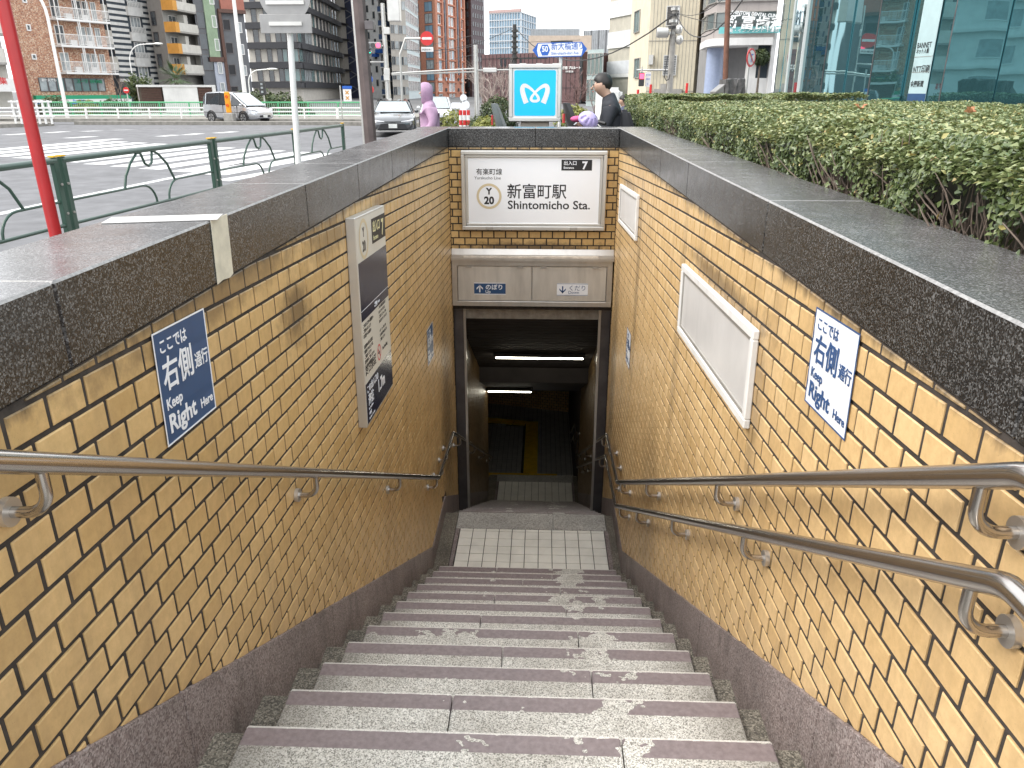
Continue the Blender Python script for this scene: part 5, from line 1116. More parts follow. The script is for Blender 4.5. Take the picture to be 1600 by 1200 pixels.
# ================================================================== buildings, trees, far street furniture
GLA = plain('dark_window_glass', (.045, .055, .065), .08, var=.35, scale=.9, spec=.8)
GLB = plain('curtained_window_glass', (.33, .36, .37), .15, var=.35, scale=1.1, spec=.7)
GLT = plain('green_tinted_glass', (.12, .20, .20), .08, var=.3, scale=.5, spec=.8)
GLS = plain('sky_blue_glass', (.20, .31, .40), .12, var=.25, scale=.15, spec=.8)
def bmat(name, col, **k):
    k.setdefault('var', .10); k.setdefault('scale', 1.3); k.setdefault('streak', .25); return plain(name, col, k.pop('rough', .8), **k)
class Bld:
    def __init__(s, name, label, pts, pyref, H, mat, depth=14, cat='building', z0=-.3, group=None):
        s.P = [atY(px, pyref, Y) for px, Y in pts]; s.P = [Vector((p.x, p.y, 0)) for p in s.P]; s.H = H
        s.root = thing(name, label, cat, T(s.P[0].x, s.P[0].y, 0), group)
        q0, q1 = s.P[0] + s.P[0].normalized() * depth, s.P[-1] + s.P[-1].normalized() * depth   # the flanks face away from the crossing
        poly = [(p.x, p.y) for p in s.P] + [(q1.x, q1.y), (q0.x, q0.y)]
        mb = MB(); mb.prism(poly, z0, H, lambda x, y, d: (x, y, d)); mb.build('wall', mat, s.root)
        s.cache = {}
    def F(s, i):
        a, b = s.P[i], s.P[i + 1]; return frame(a, b - a, (0, 0, 1)), (b - a).length
    def at(s, i, px, py):
        M, L = s.F(i); o = Vector((0, 0, EYE)); d = Vector(ray(px, py)); n = M.col[2].to_3d()
        t = (s.P[i] - o).dot(n) / d.dot(n); q = M.inverted() @ (o + d * t); return q.x, q.y
    def win(s, i, s0, s1, z0, z1, fm, gm, mull=1, trans=0, recess=.0, b=.07, pane=True, sill=False, parent=None):
        M, L = s.F(i); w, h = s1 - s0, z1 - z0; key = (round(w, 2), round(h, 2), fm.name, gm.name, mull, trans, b)
        if key not in s.cache:
            mb = MB(); ring_box(mb, w, h, b, -.02, .09)
            for k in range(1, mull + 1):
                if mull: x = w * k / (mull + 1); mb.box(x - b * .35, x + b * .35, b, h - b, -.02, .07)
            for k in range(1, trans + 1): y = h * k / (trans + 1); mb.box(b, w - b, y - b * .3, y + b * .3, -.02, .06)
            if sill: mb.box(-.08, w + .08, -.10, -.001, -.02, .16)
            pm = MB(); pm.box(b, w - b, b, h - b, -.02, .03); s.cache[key] = (mb.mesh('window', fm), pm.mesh('pane', gm))
        MM = M @ T(s0, z0, 0); o = link('window', s.cache[key][0], parent or s.root, MM); link('pane', s.cache[key][1], o, MM); return o
    def grid(s, i, cols, pyc, rows, pxr, fm, gm, **k):
        for (a, b) in cols:
            s0, s1 = s.at(i, a, pyc)[0], s.at(i, b, pyc)[0]
            for (c, d) in rows:
                z1, z0 = s.at(i, pxr, c)[1], s.at(i, pxr, d)[1]
                g = gm if not isinstance(gm, (list, tuple)) else random.choice(gm); s.win(i, s0, s1, z0, z1, fm, g, **k)
    def box(s, i, s0, s1, z0, z1, d0, d1, name, mat, parent=None, bevel=0.):
        M, L = s.F(i); mb = MB(); mb.box(0, s1 - s0, 0, z1 - z0, d0, d1); return mb.build(name, mat, parent or s.root, M @ T(s0, z0, 0), bevel=bevel)
    def px(s, i, a, b, c, d, ref, d0, d1, name, mat, **k):      # a rectangle measured in the photograph on this facade
        s0, s1 = s.at(i, a, ref)[0], s.at(i, b, ref)[0]; z1, z0 = s.at(i, (a + b) / 2, c)[1], s.at(i, (a + b) / 2, d)[1]
        return s.box(i, s0, s1, z0, z1, d0, d1, name, mat, **k)
    def rail(s, i, s0, s1, z, h, d, mat, slabm, nb=None, solid=None, endm=None):
        sl = s.box(i, s0, s1, z - .22, z, 0, d, 'balcony', slabm)
        M, L = s.F(i); MM = M @ T(s0, z, 0); w = s1 - s0
        if solid:
            mb = MB(); mb.box(0, w, 0, h, d - .1, d); mb.box(0, .1, 0, h, 0, d - .1); mb.box(w - .1, w, 0, h, 0, d - .1); mb.build('parapet', solid, sl, MM)
            if endm:
                mb = MB(); mb.box(-.03, w * .10, -.2, h + .02, d + .001, d + .03); mb.box(-.03, -.001, -.2, h + .02, .0, d + .001); mb.build('coloured_end', endm, sl, MM); mb = MB(); mb.box(w * .9, w + .02, -.2, h + .02, d + .001, d + .03); mb.build('coloured_end', endm, sl, MM)
        else:
            mb = MB(); mb.box(0, w, h - .07, h, d - .06, d); mb.box(0, w, .1, .15, d - .05, d - .01)
            n = nb or int(w / .16)
            for k in range(n + 1): x = (w - .03) * k / n; mb.box(x, x + .035, .15, h - .07, d - .04, d - .015)
            for x in (0, w - .05): mb.box(x, x + .05, h - .07, h, 0, d - .06); mb.box(x, x + .05, .1, .15, 0, d - .06)
            mb.build('railing', mat, sl, MM)
        return sl
def zrow(b, i, px, y0, pitch, n): return [b.at(i, px, y0 + pitch * k)[1] for k in range(n)]

# --- 1 far left pale block
B = Bld('apartment_building', 'pale apartment block with a red lettered sign board at the far left edge', [(-70, 82), (9, 84)], 100, 26, bmat('pale_render', (.50, .48, .43)))
for c, d in ((-18, 8), (31, 53), (76, 98)):
    s1 = B.at(0, 14, (c + d) / 2)[0]; z0, z1 = B.at(0, 8, d)[1], B.at(0, 8, c)[1]; B.rail(0, s1 - 7, s1 - .3, z0, z1 - z0, 1.2, None, M_CONC, solid=bmat('pale_parapet', (.62, .60, .55)))
    B.win(0, s1 - 6, s1 - 2.2, z0 + .1, z0 + 2.2, M_ALU, GLA, 1)
z0, z1 = B.at(0, 15, 143)[1], B.at(0, 15, 123)[1]; s1 = B.at(0, 26, 132)[0]
B.box(0, s1 - 8, s1, z0, z1, 1.0, 1.4, 'sign_board', M_WHITE); M_, L_ = B.F(0)
text('ント募集', .75, M_RED, B.root, M_ @ T(s1 - 3.6, z0 + .75, 1.41), .01, ext=.01); text('03-5541', .3, M_RED, B.root, M_ @ T(s1 - 2.5, z0 + .25, 1.41), ext=.01)
# --- 2 brick tiled apartments
def brick_far():
    m, n, b = new_mat('mottled_brick_tile'); v = _coord(n, 'object'); br = n.nodes.new('ShaderNodeTexBrick'); br.inputs['Scale'].default_value = 1.0
    br.inputs['Brick Width'].default_value = .42; br.inputs['Row Height'].default_value = .16; br.inputs['Mortar Size'].default_value = .014
    sp = n.nodes.new('ShaderNodeSeparateXYZ'); n.links.new(v, sp.inputs[0]); cb = n.nodes.new('ShaderNodeCombineXYZ')
    n.links.new(_math(n, 'ADD', sp.outputs[0], _math(n, 'MULTIPLY', sp.outputs[1], .4)), cb.inputs[0]); n.links.new(sp.outputs[2], cb.inputs[1]); n.links.new(cb.outputs[0], br.inputs['Vector'])
    wn = n.nodes.new('ShaderNodeTexVoronoi'); wn.inputs['Scale'].default_value = 8.5; n.links.new(v, wn.inputs['Vector']); s2 = n.nodes.new('ShaderNodeSeparateColor'); n.links.new(wn.outputs['Color'], s2.inputs[0])
    r = _ramp(n, [(0, (.24, .085, .05)), (.35, (.40, .17, .095)), (.65, (.52, .27, .16)), (.85, (.60, .40, .27)), (1, (.66, .52, .40))]); n.links.new(s2.outputs[0], r.inputs[0])
    n.links.new(_mixc(n, br.outputs['Fac'], r.outputs[0], (.45, .36, .28)), b.inputs['Base Color']); b.inputs['Roughness'].default_value = .7; return m
B = Bld('apartment_building', 'orange brown brick tiled apartment block with white railed balconies and a shop below', [(20, 88), (172, 99)], 95, 27, brick_far())
s0 = B.at(0, 92, 110)[0]; s1 = B.at(0, 174, 110)[0]
for py in (-14, 28, 70, 112.5):
    px_ = 77 + (py - 28) * .2; z = B.at(0, px_, py)[1]
    B.rail(0, s0, s1, z, 1.15, 1.3, M_WHITE, M_WHITE, nb=42)
    for a, b_ in ((.06, .22), (.46, .62), (.64, .76), (.80, .9)): B.win(0, s0 + (s1 - s0) * a, s0 + (s1 - s0) * b_, z + .05, z + 2.1, M_WHITE, random.choice([GLB, GLA, GLB]), 1)
    for a in (.02, .38, .41, .6, .93): M_, L_ = B.F(0); mb = MB(); mb.box(0, .09, 0, 2.75, 1.15, 1.24); mb.build('balcony_post', M_WHITE, B.root, M_ @ T(s0 + (s1 - s0) * a, z, 0))
for a, b_, c, d in ((34, 41, -6, 4), (40.5, 47.5, 37.5, 48), (49, 56.5, 84, 93)): 
    sa, sb_ = B.at(0, a, (c + d) / 2)[0], B.at(0, b_, (c + d) / 2)[0]; B.win(0, sa, sb_, B.at(0, a, d)[1], B.at(0, a, c)[1], M_WHITE, GLA, 0, b=.12)
for py in (28, 70, 112.5):
    z = B.at(0, 77 + (py - 28) * .2, py)[1]
    for a in (.27, .56): B.box(0, s0 + (s1 - s0) * a, s0 + (s1 - s0) * a + .75, z + .02, z + .6, .15, .55, 'air_conditioner', M_WHITE)
zt_, zb_ = B.at(0, 62, 121)[1], B.at(0, 62, 143)[1]; sa, sb_ = B.at(0, 61, 132)[0], B.at(0, 164, 132)[0]
for k in range(8): B.win(0, sa + (sb_ - sa) * k / 8, sa + (sb_ - sa) * (k + .98) / 8, zb_, zt_, M_DARKJ, GLB if k in (0, 1, 3, 7) else GLT, 0)
M_, L_ = B.F(0); GS = plain('shop_green', (.02, .32, .16), .5, var=.05); BS = plain('shop_blue', (.05, .22, .6), .5, var=.05)
text('スーツ', .5, GS, B.root, M_ @ T(sa + 4.6, zb_ + .95, .12), .01, ext=.01); text('中村歯科', .42, GS, B.root, M_ @ T(sa + 6.3, zb_ + .95, .12), .01, ext=.01)
text('お一人でも', .36, M_WHITE, B.root, M_ @ T(sa + .3, zb_ + 1.1, .12), .01, ext=.01)
zt_, zb_ = B.at(0, 62, 149)[1], B.at(0, 62, 163)[1]; h = zt_ - zb_; sa -= 1.0; sb_ += 3.0
B.box(0, sa, sb_, zb_ + h * .55, zt_, 0, .5, 'shop_sign_green', GS); B.box(0, sa, sb_, zb_ + h * .16, zb_ + h * .55, 0, .5, 'shop_sign_white', M_WHITE); B.box(0, sa, sb_, zb_, zb_ + h * .16, 0, .5, 'shop_sign_blue', BS)
text('FamilyMart', .42, BS, B.root, M_ @ T(sa + 4.4, zb_ + h * .20, .51), .01, ext=.01)
# --- 3 striped
DKS = bmat('slate_band', (.05, .065, .08)); PAL = bmat('pale_band', (.66, .66, .64)); BEI = bmat('beige_parapet', (.52, .50, .45))
B = Bld('apartment_building', 'black and white striped apartment block with balustraded window bays', [(181, 108), (247, 116)], 90, 34, DKS)
sE = B.at(0, 247, 90)[0]; z = B.at(0, 200, 128)[1]
cA, cB = B.at(0, 206, 75)[0], B.at(0, 229, 75)[0]
while z < 33:
    B.box(0, 0, cA, z, z + .38, 0, .06, 'stripe', PAL); B.box(0, cB, sE, z, z + .38, 0, .06, 'stripe', PAL); z += .70
for c, d in ((-11, 3), (27, 42), (66, 81), (104, 118)):
    zt_, zb_ = B.at(0, 215, c)[1], B.at(0, 215, d)[1]
    zz = B.at(0, 215, d + 9)[1]
    B.box(0, cA, cB, B.at(0, 215, d + 23)[1], zz, 0, .35, 'bay_spandrel', PAL); B.win(0, cA + .5, cB - .5, zb_ - .3, zt_, M_WHITE, GLB, 2); 
    M_, L_ = B.F(0); mb = MB(); w = cB - cA
    for k in range(10): mb.box(w * (k + .25) / 10, w * (k + .75) / 10, zz + .0, zz + .55, .36, .44)
    mb.box(0, w, zz + .56, zz + .66, .34, .46); mb.build('balustrade', PAL, B.root, M_ @ T(cA, 0, 0))
B2 = Bld('balcony_wing', 'stack of beige boxed balconies beside the striped apartment block', [(164, 108), (181, 108.2)], 90, 34, DKS, cat='building')
for c, d in ((8, 30), (48, 69.5), (89, 110)):
    z0, z1 = B2.at(0, 175, d)[1], B2.at(0, 175, c)[1]; sa = B2.at(0, 161 + (c - 8) * .17, (c + d) / 2)[0]; B2.box(0, sa, B2.F(0)[1] + .1 + (c - 48) * .003, z0, z1, 0, 1.4, 'balcony_box', BEI)
# --- 4 beige balconies with orange ends
GR = bmat('warm_grey_render', (.30, .29, .27)); OR = bmat('orange_panel', (.62, .30, .06)); CR = bmat('cream_parapet', (.58, .56, .51))
B = Bld('apartment_building', 'grey apartment block with cream balconies that have orange ends', [(241, 114), (262, 112), (318, 122)], 80, 36, GR)
for c, d in ((-30, -16), (2, 17), (35, 50.5), (68, 83.5), (100, 116)):
    zb_, zt_ = B.at(1, 261, d)[1], B.at(1, 261, c)[1]; s0, s1 = 0.1, B.at(1, 314, (c + d) / 2 + 6)[0]
    B.rail(1, s0, s1, zb_ + .2, zt_ - zb_ - .2, 1.6, None, M_CONC, solid=CR, endm=OR)
    for a, b_ in ((.12, .32), (.55, .68)): B.win(1, s0 + (s1 - s0) * a, s0 + (s1 - s0) * b_, zb_ + .3, zb_ + 2.2, M_ALU, GLA, 1)
    B.box(1, s0 + (s1 - s0) * .36, s0 + (s1 - s0) * .46, zb_ + .2, zb_ + 2.4, 0, 1.0, 'divider', CR); B.box(1, s0 + (s1 - s0) * .85, s0 + (s1 - s0) * .88, zb_, zb_ + 2.9, .1, 1.2, 'balcony_post', CR)
for py in (27, 60, 94): z = B.at(0, 245, py)[1]; B.win(0, .6, 1.8, z - 1.0, z + .8, M_DARKJ, GLA, 0)
# --- 5 colour block
DR0 = plain('deep_window', (.02, .02, .024), .5); DG = bmat('slate_grey_render', (.14, .145, .155)); GN = bmat('sage_green_panel', (.36, .46, .32)); LB = bmat('pale_blue_panel', (.44, .47, .54)); TC = bmat('terracotta_panel', (.38, .15, .11)); BRW = plain('brown_trim', (.12, .065, .05), .7)
B = Bld('apartment_building', 'slate grey block with sage green, pale blue and terracotta panels', [(311, 118), (387, 123)], 75, 38, DG)
def pa(a, b, c, d, nm, mat, d1=.25): B.px(0, a, b, c, d, (c + d) / 2, 0, d1, nm, mat)
zt = 37.9; L_ = B.F(0)[1]; sg0, sg1 = B.at(0, 322, 45)[0], B.at(0, 338, 45)[0]; sb0, sb1 = sg0, sg1
zg = B.at(0, 330, 89)[1]; zl = B.at(0, 340, 150)[1]; ztc = B.at(0, 360, 21)[1]
B.box(0, sg0, sg1, zg, zt, 0, .3, 'green_panel', GN); B.box(0, sb0 + .4, sb1 + .6, .0, zg - .7, 0, .25, 'blue_panel', LB); B.box(0, sg0 - .2, sg1 + .6, zg - .65, zg - .01, 0, .5, 'trim', BRW)
B.box(0, sg1 + .9, L_, ztc + .5, zt, 0, .45, 'terracotta_panel', TC); B.box(0, sg1 + .4, L_ + .1, ztc, ztc + .49, 0, .6, 'trim', BRW); B.box(0, sg1 + .4, sg1 + .8, 0, ztc - .01, 0, .5, 'trim', BRW)
for k in range(14): B.box(0, sg0 + .12 + k * (sg1 - sg0 - .2) / 14, sg0 + .18 + k * (sg1 - sg0 - .2) / 14, zg + .01, zt - .1, .3, .34, 'rib', GN) if k < 14 else None
cx1, cx2, cx0 = B.at(0, 356, 55)[0], B.at(0, 376, 55)[0], B.at(0, 333.5, 30)[0]
for py in (-28, 2, 39, 75, 109, 143): z = B.at(0, 356, py)[1]; B.win(0, cx1 - .6, cx1 + .55, z - .75, z + .75, M_DARKJ, DR0, 0, b=.1); 
for py in (-25, 8, 43, 77, 110): z = B.at(0, 376, py)[1]; B.win(0, cx2 - .35, cx2 + .3, z - .75, z + .7, M_WHITE, GLB, 0, b=.1)
for py in (-2, 34, 70, 106, 138): z = B.at(0, 334, py)[1]; MM = B.win(0, cx0 - .4, cx0 + .3, z - .8, z + .8, M_WHITE, GLB, 0, b=.1); MM.matrix_basis = MM.matrix_basis @ T(0, 0, .3)
for py in (-22, 30, 63, 96): z = B.at(0, 313, py)[1]; B.win(0, .2, 2.4, z - 1.2, z + 1.0, M_DARKJ, GLA, 0)
# --- 6 office
OFC = bmat('pale_stone_fin', (.50, .47, .42)); BND = plain('dark_steel_band', (.045, .045, .05), .5, .3, var=.15); CRS = bmat('cream_end_wall', (.55, .51, .44))
B = Bld('office_building', 'dark banded office block with pale stone fins and a glazed corner', [(388, 157), (466, 155), (531, 200), (543, 204)], 75, 62, OFC)
fl = zrow(B, 0, 466, 70.8, -31.7, 4); dz = (fl[1] - fl[0]); z0 = fl[0] - 2 * dz; lv = [z0 + dz * k for k in range(0, 11)]
def share(i, s0, s1, n, zt_, zb_, fm, gm, mull, **k):
    for q in range(n): B.win(i, s0 + (s1 - s0) * q / n + .02, s0 + (s1 - s0) * (q + 1) / n - .02, zb_, zt_, fm, random.choice(gm), mull, **k)
for k, z in enumerate(lv):
    for i in (0, 1):
        L_ = B.F(i)[1]; B.box(i, -.0 if i else 0, L_ + (.6 if i == 0 else .3), z - .55, z + .35, 0, .9 if i == 0 else .8, 'floor_band', BND); B.box(i, 0, L_, z + .36, z + .60, 0, .45, 'floor_band', BND)
    B.box(2, 0, B.F(2)[1] + .1, z + .0, z + .45, 0, .5, 'floor_band', BND)
    if z + dz > 60: continue
    lo, hi = z + .62, z + dz - .58
    L0, L1 = B.F(0)[1], B.F(1)[1]
    for a, b_ in ((.13, .24), (.37, .47)): B.win(0, L0 * a, L0 * b_, lo, hi, M_DARKJ, GLA, 0, trans=1)
    share(0, L0 * .57, L0 - .05, 4, hi, lo, M_DARKJ, [GLT, GLA], 0); share(1, .1, L1 * .28, 4, hi, lo, M_DARKJ, [GLT, GLB, GLA], 1)
    for q in range(8): a = L1 * (.33 + q * .083); B.win(1, a, a + L1 * .044, lo, hi, M_DARKJ, random.choice([GLB, GLA, GLT]), 0, trans=1)
# --- 7 dark blue slab with lattice
NV = plain('midnight_panel', (.02, .03, .07), .35, var=.5, scale=.6); NV2 = plain('grey_lattice', (.16, .17, .20), .5)
B = Bld('office_building', 'narrow midnight blue tower with a diamond lattice between office and lamp post', [(541, 214), (566, 216)], 60, 80, NV)
L_ = B.F(0)[1]; M_, _ = B.F(0)
for k in range(22):
    mb = MB()
    for s in (-1, 1): mb.box(-L_ * .55, L_ * .55, -.12, .12, 0, .2 + .01 * s, M=T(L_ / 2, 2 + k * 3.6, 0) @ RZ(s * .5))
    mb.build('lattice', NV2, B.root, M_)
# --- 8 white block with curved balconies
WB = bmat('white_render', (.70, .69, .67)); BT = plain('blue_balcony_tint', (.05, .09, .18), .4, var=.3)
B = Bld('apartment_building', 'white apartment tower with small slot windows and blue tinted balconies', [(562, 196), (594, 192), (613, 200)], 70, 75, WB)
for py in range(-50, 150, 21):
    z = B.at(0, 580, py)[1]; L_ = B.F(0)[1]
    for q, a in enumerate((.42, .72)): B.win(0, L_ * a, L_ * a + .8, z - .8 + 1.4 * q, z + .7 + 1.4 * q, M_ALUD, GLA, 0, b=.08)
    z = B.at(1, 600, py + 8)[1]; L1 = B.F(1)[1]; B.rail(1, -.6, L1 * .55, z, 1.1, 1.4, None, WB, solid=BT); B.win(1, L1 * .1, L1 * .5, z, z + 2.1, M_ALU, GLA, 1); B.box(1, L1 * .58, L1, z - .2, z + 3.3, .0, .12, 'dark_recess', DG)
for i_, (a, b_, c, d) in enumerate(((594, 601, 77, 83), (588, 594, 84, 89))): B.px(0, a - 2, b_ - 2, c, d, 80, 0, 1.2, 'blue_board', plain('board_blue', (.03, .12, .45), .5))
# --- 9 stepped beige / glass blocks
GB = bmat('grey_beige_tile', (.38, .35, .31)); 
B = Bld('office_building', 'grey beige office block with long strip windows behind the traffic signals', [(611, 180), (636, 184)], 80, 62, GB)
for py in (8, 46, 71, 95, 118, 142):
    z = B.at(0, 622, py)[1]; L_ = B.F(0)[1]
    for q in range(4): B.win(0, L_ * q / 4 + .05, L_ * (q + 1) / 4 - .05, z - .9, z + .9, M_ALUD, GLB if q % 2 else GLA, 1)
B = Bld('office_building', 'white banded glass office block next to the orange tower', [(633, 186), (655, 212)], 80, 66, bmat('pale_aqua_panel', (.52, .58, .58)))
for py in (-10, 8, 28, 50, 70, 92, 112, 134):
    z = B.at(0, 640, py)[1]; L_ = B.F(0)[1]
    for q in range(4): B.win(0, L_ * q / 4 + .05, L_ * (q + 1) / 4 - .05, z - 1.1, z + 1.1, M_ALU, GLB, 1)
# --- 10 orange tower
OT = bmat('orange_brick_tile', (.44, .185, .115), scale=3, var=.2); DR = plain('dark_recess', (.035, .04, .045), .6, var=.3); 
B = Bld('apartment_tower', 'tall orange tiled residential tower with white windows and dark recesses', [(645, 232), (679, 226), (725, 250)], 70, 120, OT)
L0, L1 = B.F(0)[1], B.F(1)[1]; zs = [B.at(1, 698, 11 + 16.7 * k)[1] for k in range(9, -3, -1)]; dz = zs[1] - zs[0]
for a, b_ in ((.27, .35), (.70, .80)): B.box(1, L1 * a, L1 * b_, 6, 119, .01, .15, 'dark_recess', DR); B.box(1, L1 * (a + .035), L1 * (a + .055), 6, 119, .16, .5, 'grey_fin', NV2)
for a, b_ in ((.0, .06), (.22, .26), (.36, .41), (.655, .69), (.81, .85), (.96, 1.0)): B.box(1, L1 * a, L1 * b_, 5, 119.5, .0, .55, 'pier', OT)
for k in range(24):
    z = zs[0] - dz * 1 + dz * k
    if z > 112: break
    B.box(1, L1 * .36, L1 * .69, z - .25, z + .15, .0, .45, 'floor_band', OT); B.box(1, L1 * .05, L1 * .26, z - .25, z + .15, .0, .45, 'floor_band', OT); B.box(1, L1 * .81, L1, z - .25, z + .15, .0, .45, 'floor_band', OT)
    if k > 13: continue
    for a, b_ in ((.08, .20), (.43, .51), (.54, .62), (.87, .94)): B.win(1, L1 * a, L1 * b_, z + .25, z + dz - .35, M_WHITE, random.choice([GLB, GLA, GLS]), 1, trans=0, b=.16)
    B.win(0, L0 * .60, L0 * .95, z + .2, z + dz - .2, M_DARKJ, GLS if k % 2 else GLB, 1, b=.14); B.win(0, L0 * .04, L0 * .34, z + .3, z + dz - .4, M_DARKJ, GLB, 2, b=.14)
    for q in (.30, .73): B.box(1, L1 * q, L1 * q + .9, z + .3, z + 1.2, .16, .3, 'balcony_item', random.choice([GLS, BEI, DR]))
# --- 11 dark tower
B = Bld('office_tower', 'dark brown tower right of the orange residential tower', [(724, 262), (737, 258), (757, 268)], 80, 115, bmat('dark_brown_tile', (.10, .075, .08)))
for k in range(20):
    z = B.at(1, 745, 150 - k * 13.5)[1]
    for q in range(5): L1 = B.F(1)[1]; B.win(1, L1 * (.1 + q * .18), L1 * (.19 + q * .18), z, z + 1.3, M_DARKJ, GLA, 0, b=.08)
    if k % 1 == 0: L0 = B.F(0)[1]; B.box(0, L0 * .2, L0 * .7, z, z + 1.6, 0, .5, 'small_balcony', DR)
# --- 12 far glass tower
B = Bld('office_tower', 'distant pale blue glass office tower above the brown building', [(765, 520), (813, 510), (836, 545)], 50, 0.1, GLS)
topz = B.at(0, 800, 19)[1]; mb = MB(); P_ = B.P; poly = [(p.x, p.y) for p in P_] + [(P_[2].x, P_[2].y + 30), (P_[0].x, P_[0].y + 30)]; mb.prism(poly, .2, topz, lambda x, y, d: (x, y, d)); mb.build('glass_wall', GLS, B.root)
L0, L1 = B.F(0)[1], B.F(1)[1]; WP = bmat('pale_mullion', (.50, .52, .54))
for k in range(17): z = topz - 3.9 * k; B.box(0, 0, L0, z - .5, z, 0, .5, 'floor_band', WP); B.box(1, 0, L1, z - .5, z, 0, .5, 'floor_band', WP)
for q in range(12): B.box(0, L0 * q / 12, L0 * q / 12 + .25, 2, topz, .0, .6, 'mullion', WP)
for q in range(7): B.box(1, L1 * q / 6 - .2, L1 * q / 6 + .35, 2, topz, .0, .6, 'mullion', WP)
B.box(0, -.3, L0 + .3, topz + .01, topz + 1.6, -1, .8, 'crown', bmat('dusty_pink_crown', (.42, .30, .28)))
# --- 13 mauve wide building with white lettering
MV = bmat('mauve_brown_panel', (.15, .085, .085), scale=.7)
B = Bld('office_building', 'wide mauve brown building with white lettering behind the metro sign', [(752, 128), (906, 118)], 85, .1, MV)
topz = B.at(0, 760, 85)[1]; L0 = B.F(0)[1]; B.box(0, 0, L0, .15, topz, -14, 0, 'front_wall', MV)
for q in range(24): B.box(0, L0 * q / 24, L0 * q / 24 + .05, .5, topz - .1, .001, .05, 'panel_joint', DR)
for q in range(4): B.box(0, 0, L0, 2 + q * 2.1, 2.05 + q * 2.1, .06, .09, 'panel_joint', DR)
for a in (782, 788, 797, 804, 812): s_, z_ = B.at(0, a, 96); B.win(0, s_, s_ + .4, z_ - .8, z_ + .4, M_DARKJ, GLA, 0, b=.05)
M_, L_ = B.F(0); s_, z_ = B.at(0, 880, 108); text('図書 プロルート', .42, M_WHITE, B.root, M_ @ T(s_, z_, .12), .02, ext=.02); text('築地営業所', .26, M_WHITE, B.root, M_ @ T(s_ + .5, z_ - .45, .12), .01, ext=.02)
mb = MB(); mb.prism([(0, 0), (1, 0), (1, 1), (0, 1)], 0, 1, lambda x, y, d: (L0 + 0.02 + x * .4, topz * y, -d * .3)); mb.build('corner_pipe', DR, B.root, M_)
B = Bld('office_building', 'grey side building with small windows right of the mauve block', [(906, 118), (921, 140)], 85, 7.2, bmat('light_grey_render', (.36, .35, .34)))
for py in (96, 110, 124, 138):
    for a in (909.5, 915): s_, z_ = B.at(0, a, py); B.win(0, s_ - .8, s_ + 1.2, z_ - .5, z_ + .7, M_ALUD, GLB, 0)
B = Bld('office_building', 'beige flat roofed building between the glass tower and the road sign', [(826, 150), (924, 150)], 70, .1, bmat('peach_render', (.56, .46, .37)))
topz = B.at(0, 870, 55.5)[1]; L0 = B.F(0)[1]; B.box(0, 0, L0, .15, topz, -12, 0, 'front_wall', MATS['peach_render']); B.box(0, 4, L0 * .7, topz - 1.5, topz - .9, .01, .4, 'ledge', DR)
B = Bld('office_building', 'pale ribbed grey building on the skyline behind the road sign', [(829, 235), (906, 235)], 50, .1, bmat('ribbed_grey', (.42, .43, .43)))
topz = B.at(0, 870, 45)[1]; L0 = B.F(0)[1]; B.box(0, 0, L0, .15, topz, -12, 0, 'front_wall', MATS['ribbed_grey'])
for q in range(30): B.box(0, L0 * q / 30, L0 * q / 30 + .15, 4, topz, .001, .1, 'rib', WP)
B = Bld('office_building', 'tall ribbed grey building left of the beige striped tower', [(912, 190), (958, 186)], 70, .1, bmat('ribbed_grey_dark', (.36, .37, .38)))
topz = B.at(0, 930, 47)[1]; L0 = B.F(0)[1]; B.box(0, 0, L0, .15, topz, -12, 0, 'front_wall', MATS['ribbed_grey_dark'])
for q in range(16): B.box(0, L0 * q / 16, L0 * q / 16 + .12, 1, topz, .001, .12, 'rib', DG if q % 4 == 0 else WP)
B = Bld('office_building', 'low glass fronted building behind the person in the black jacket', [(917, 100), (942, 98)], 120, 6.2, bmat('aqua_grey_panel', (.38, .45, .44)))
L0 = B.F(0)[1]
for q in range(4):
    for z in (.5, 3.4): B.win(0, L0 * q / 4 + .05, L0 * (q + 1) / 4 - .05, z, z + 2.4, M_ALU, GLT, 1)
# --- 16 striped tall beige
B = Bld('office_tower', 'tall building of alternating beige and white bands beside the cream house', [(951, 112), (998, 104)], 70, 40, bmat('beige_band', (.46, .43, .36)))
L0 = B.F(0)[1]
for py in (-40, 0, 48.5, 95): z1, z0 = B.at(0, 970, py)[1], B.at(0, 970, py + 20)[1]; B.box(0, 0, L0, z0, z1, 0, .15, 'white_band', bmat('cool_white_band', (.58, .59, .61))); B.box(0, 0, L0, z0 - .45, z0 - .02, 0, .2, 'white_trim', WB)
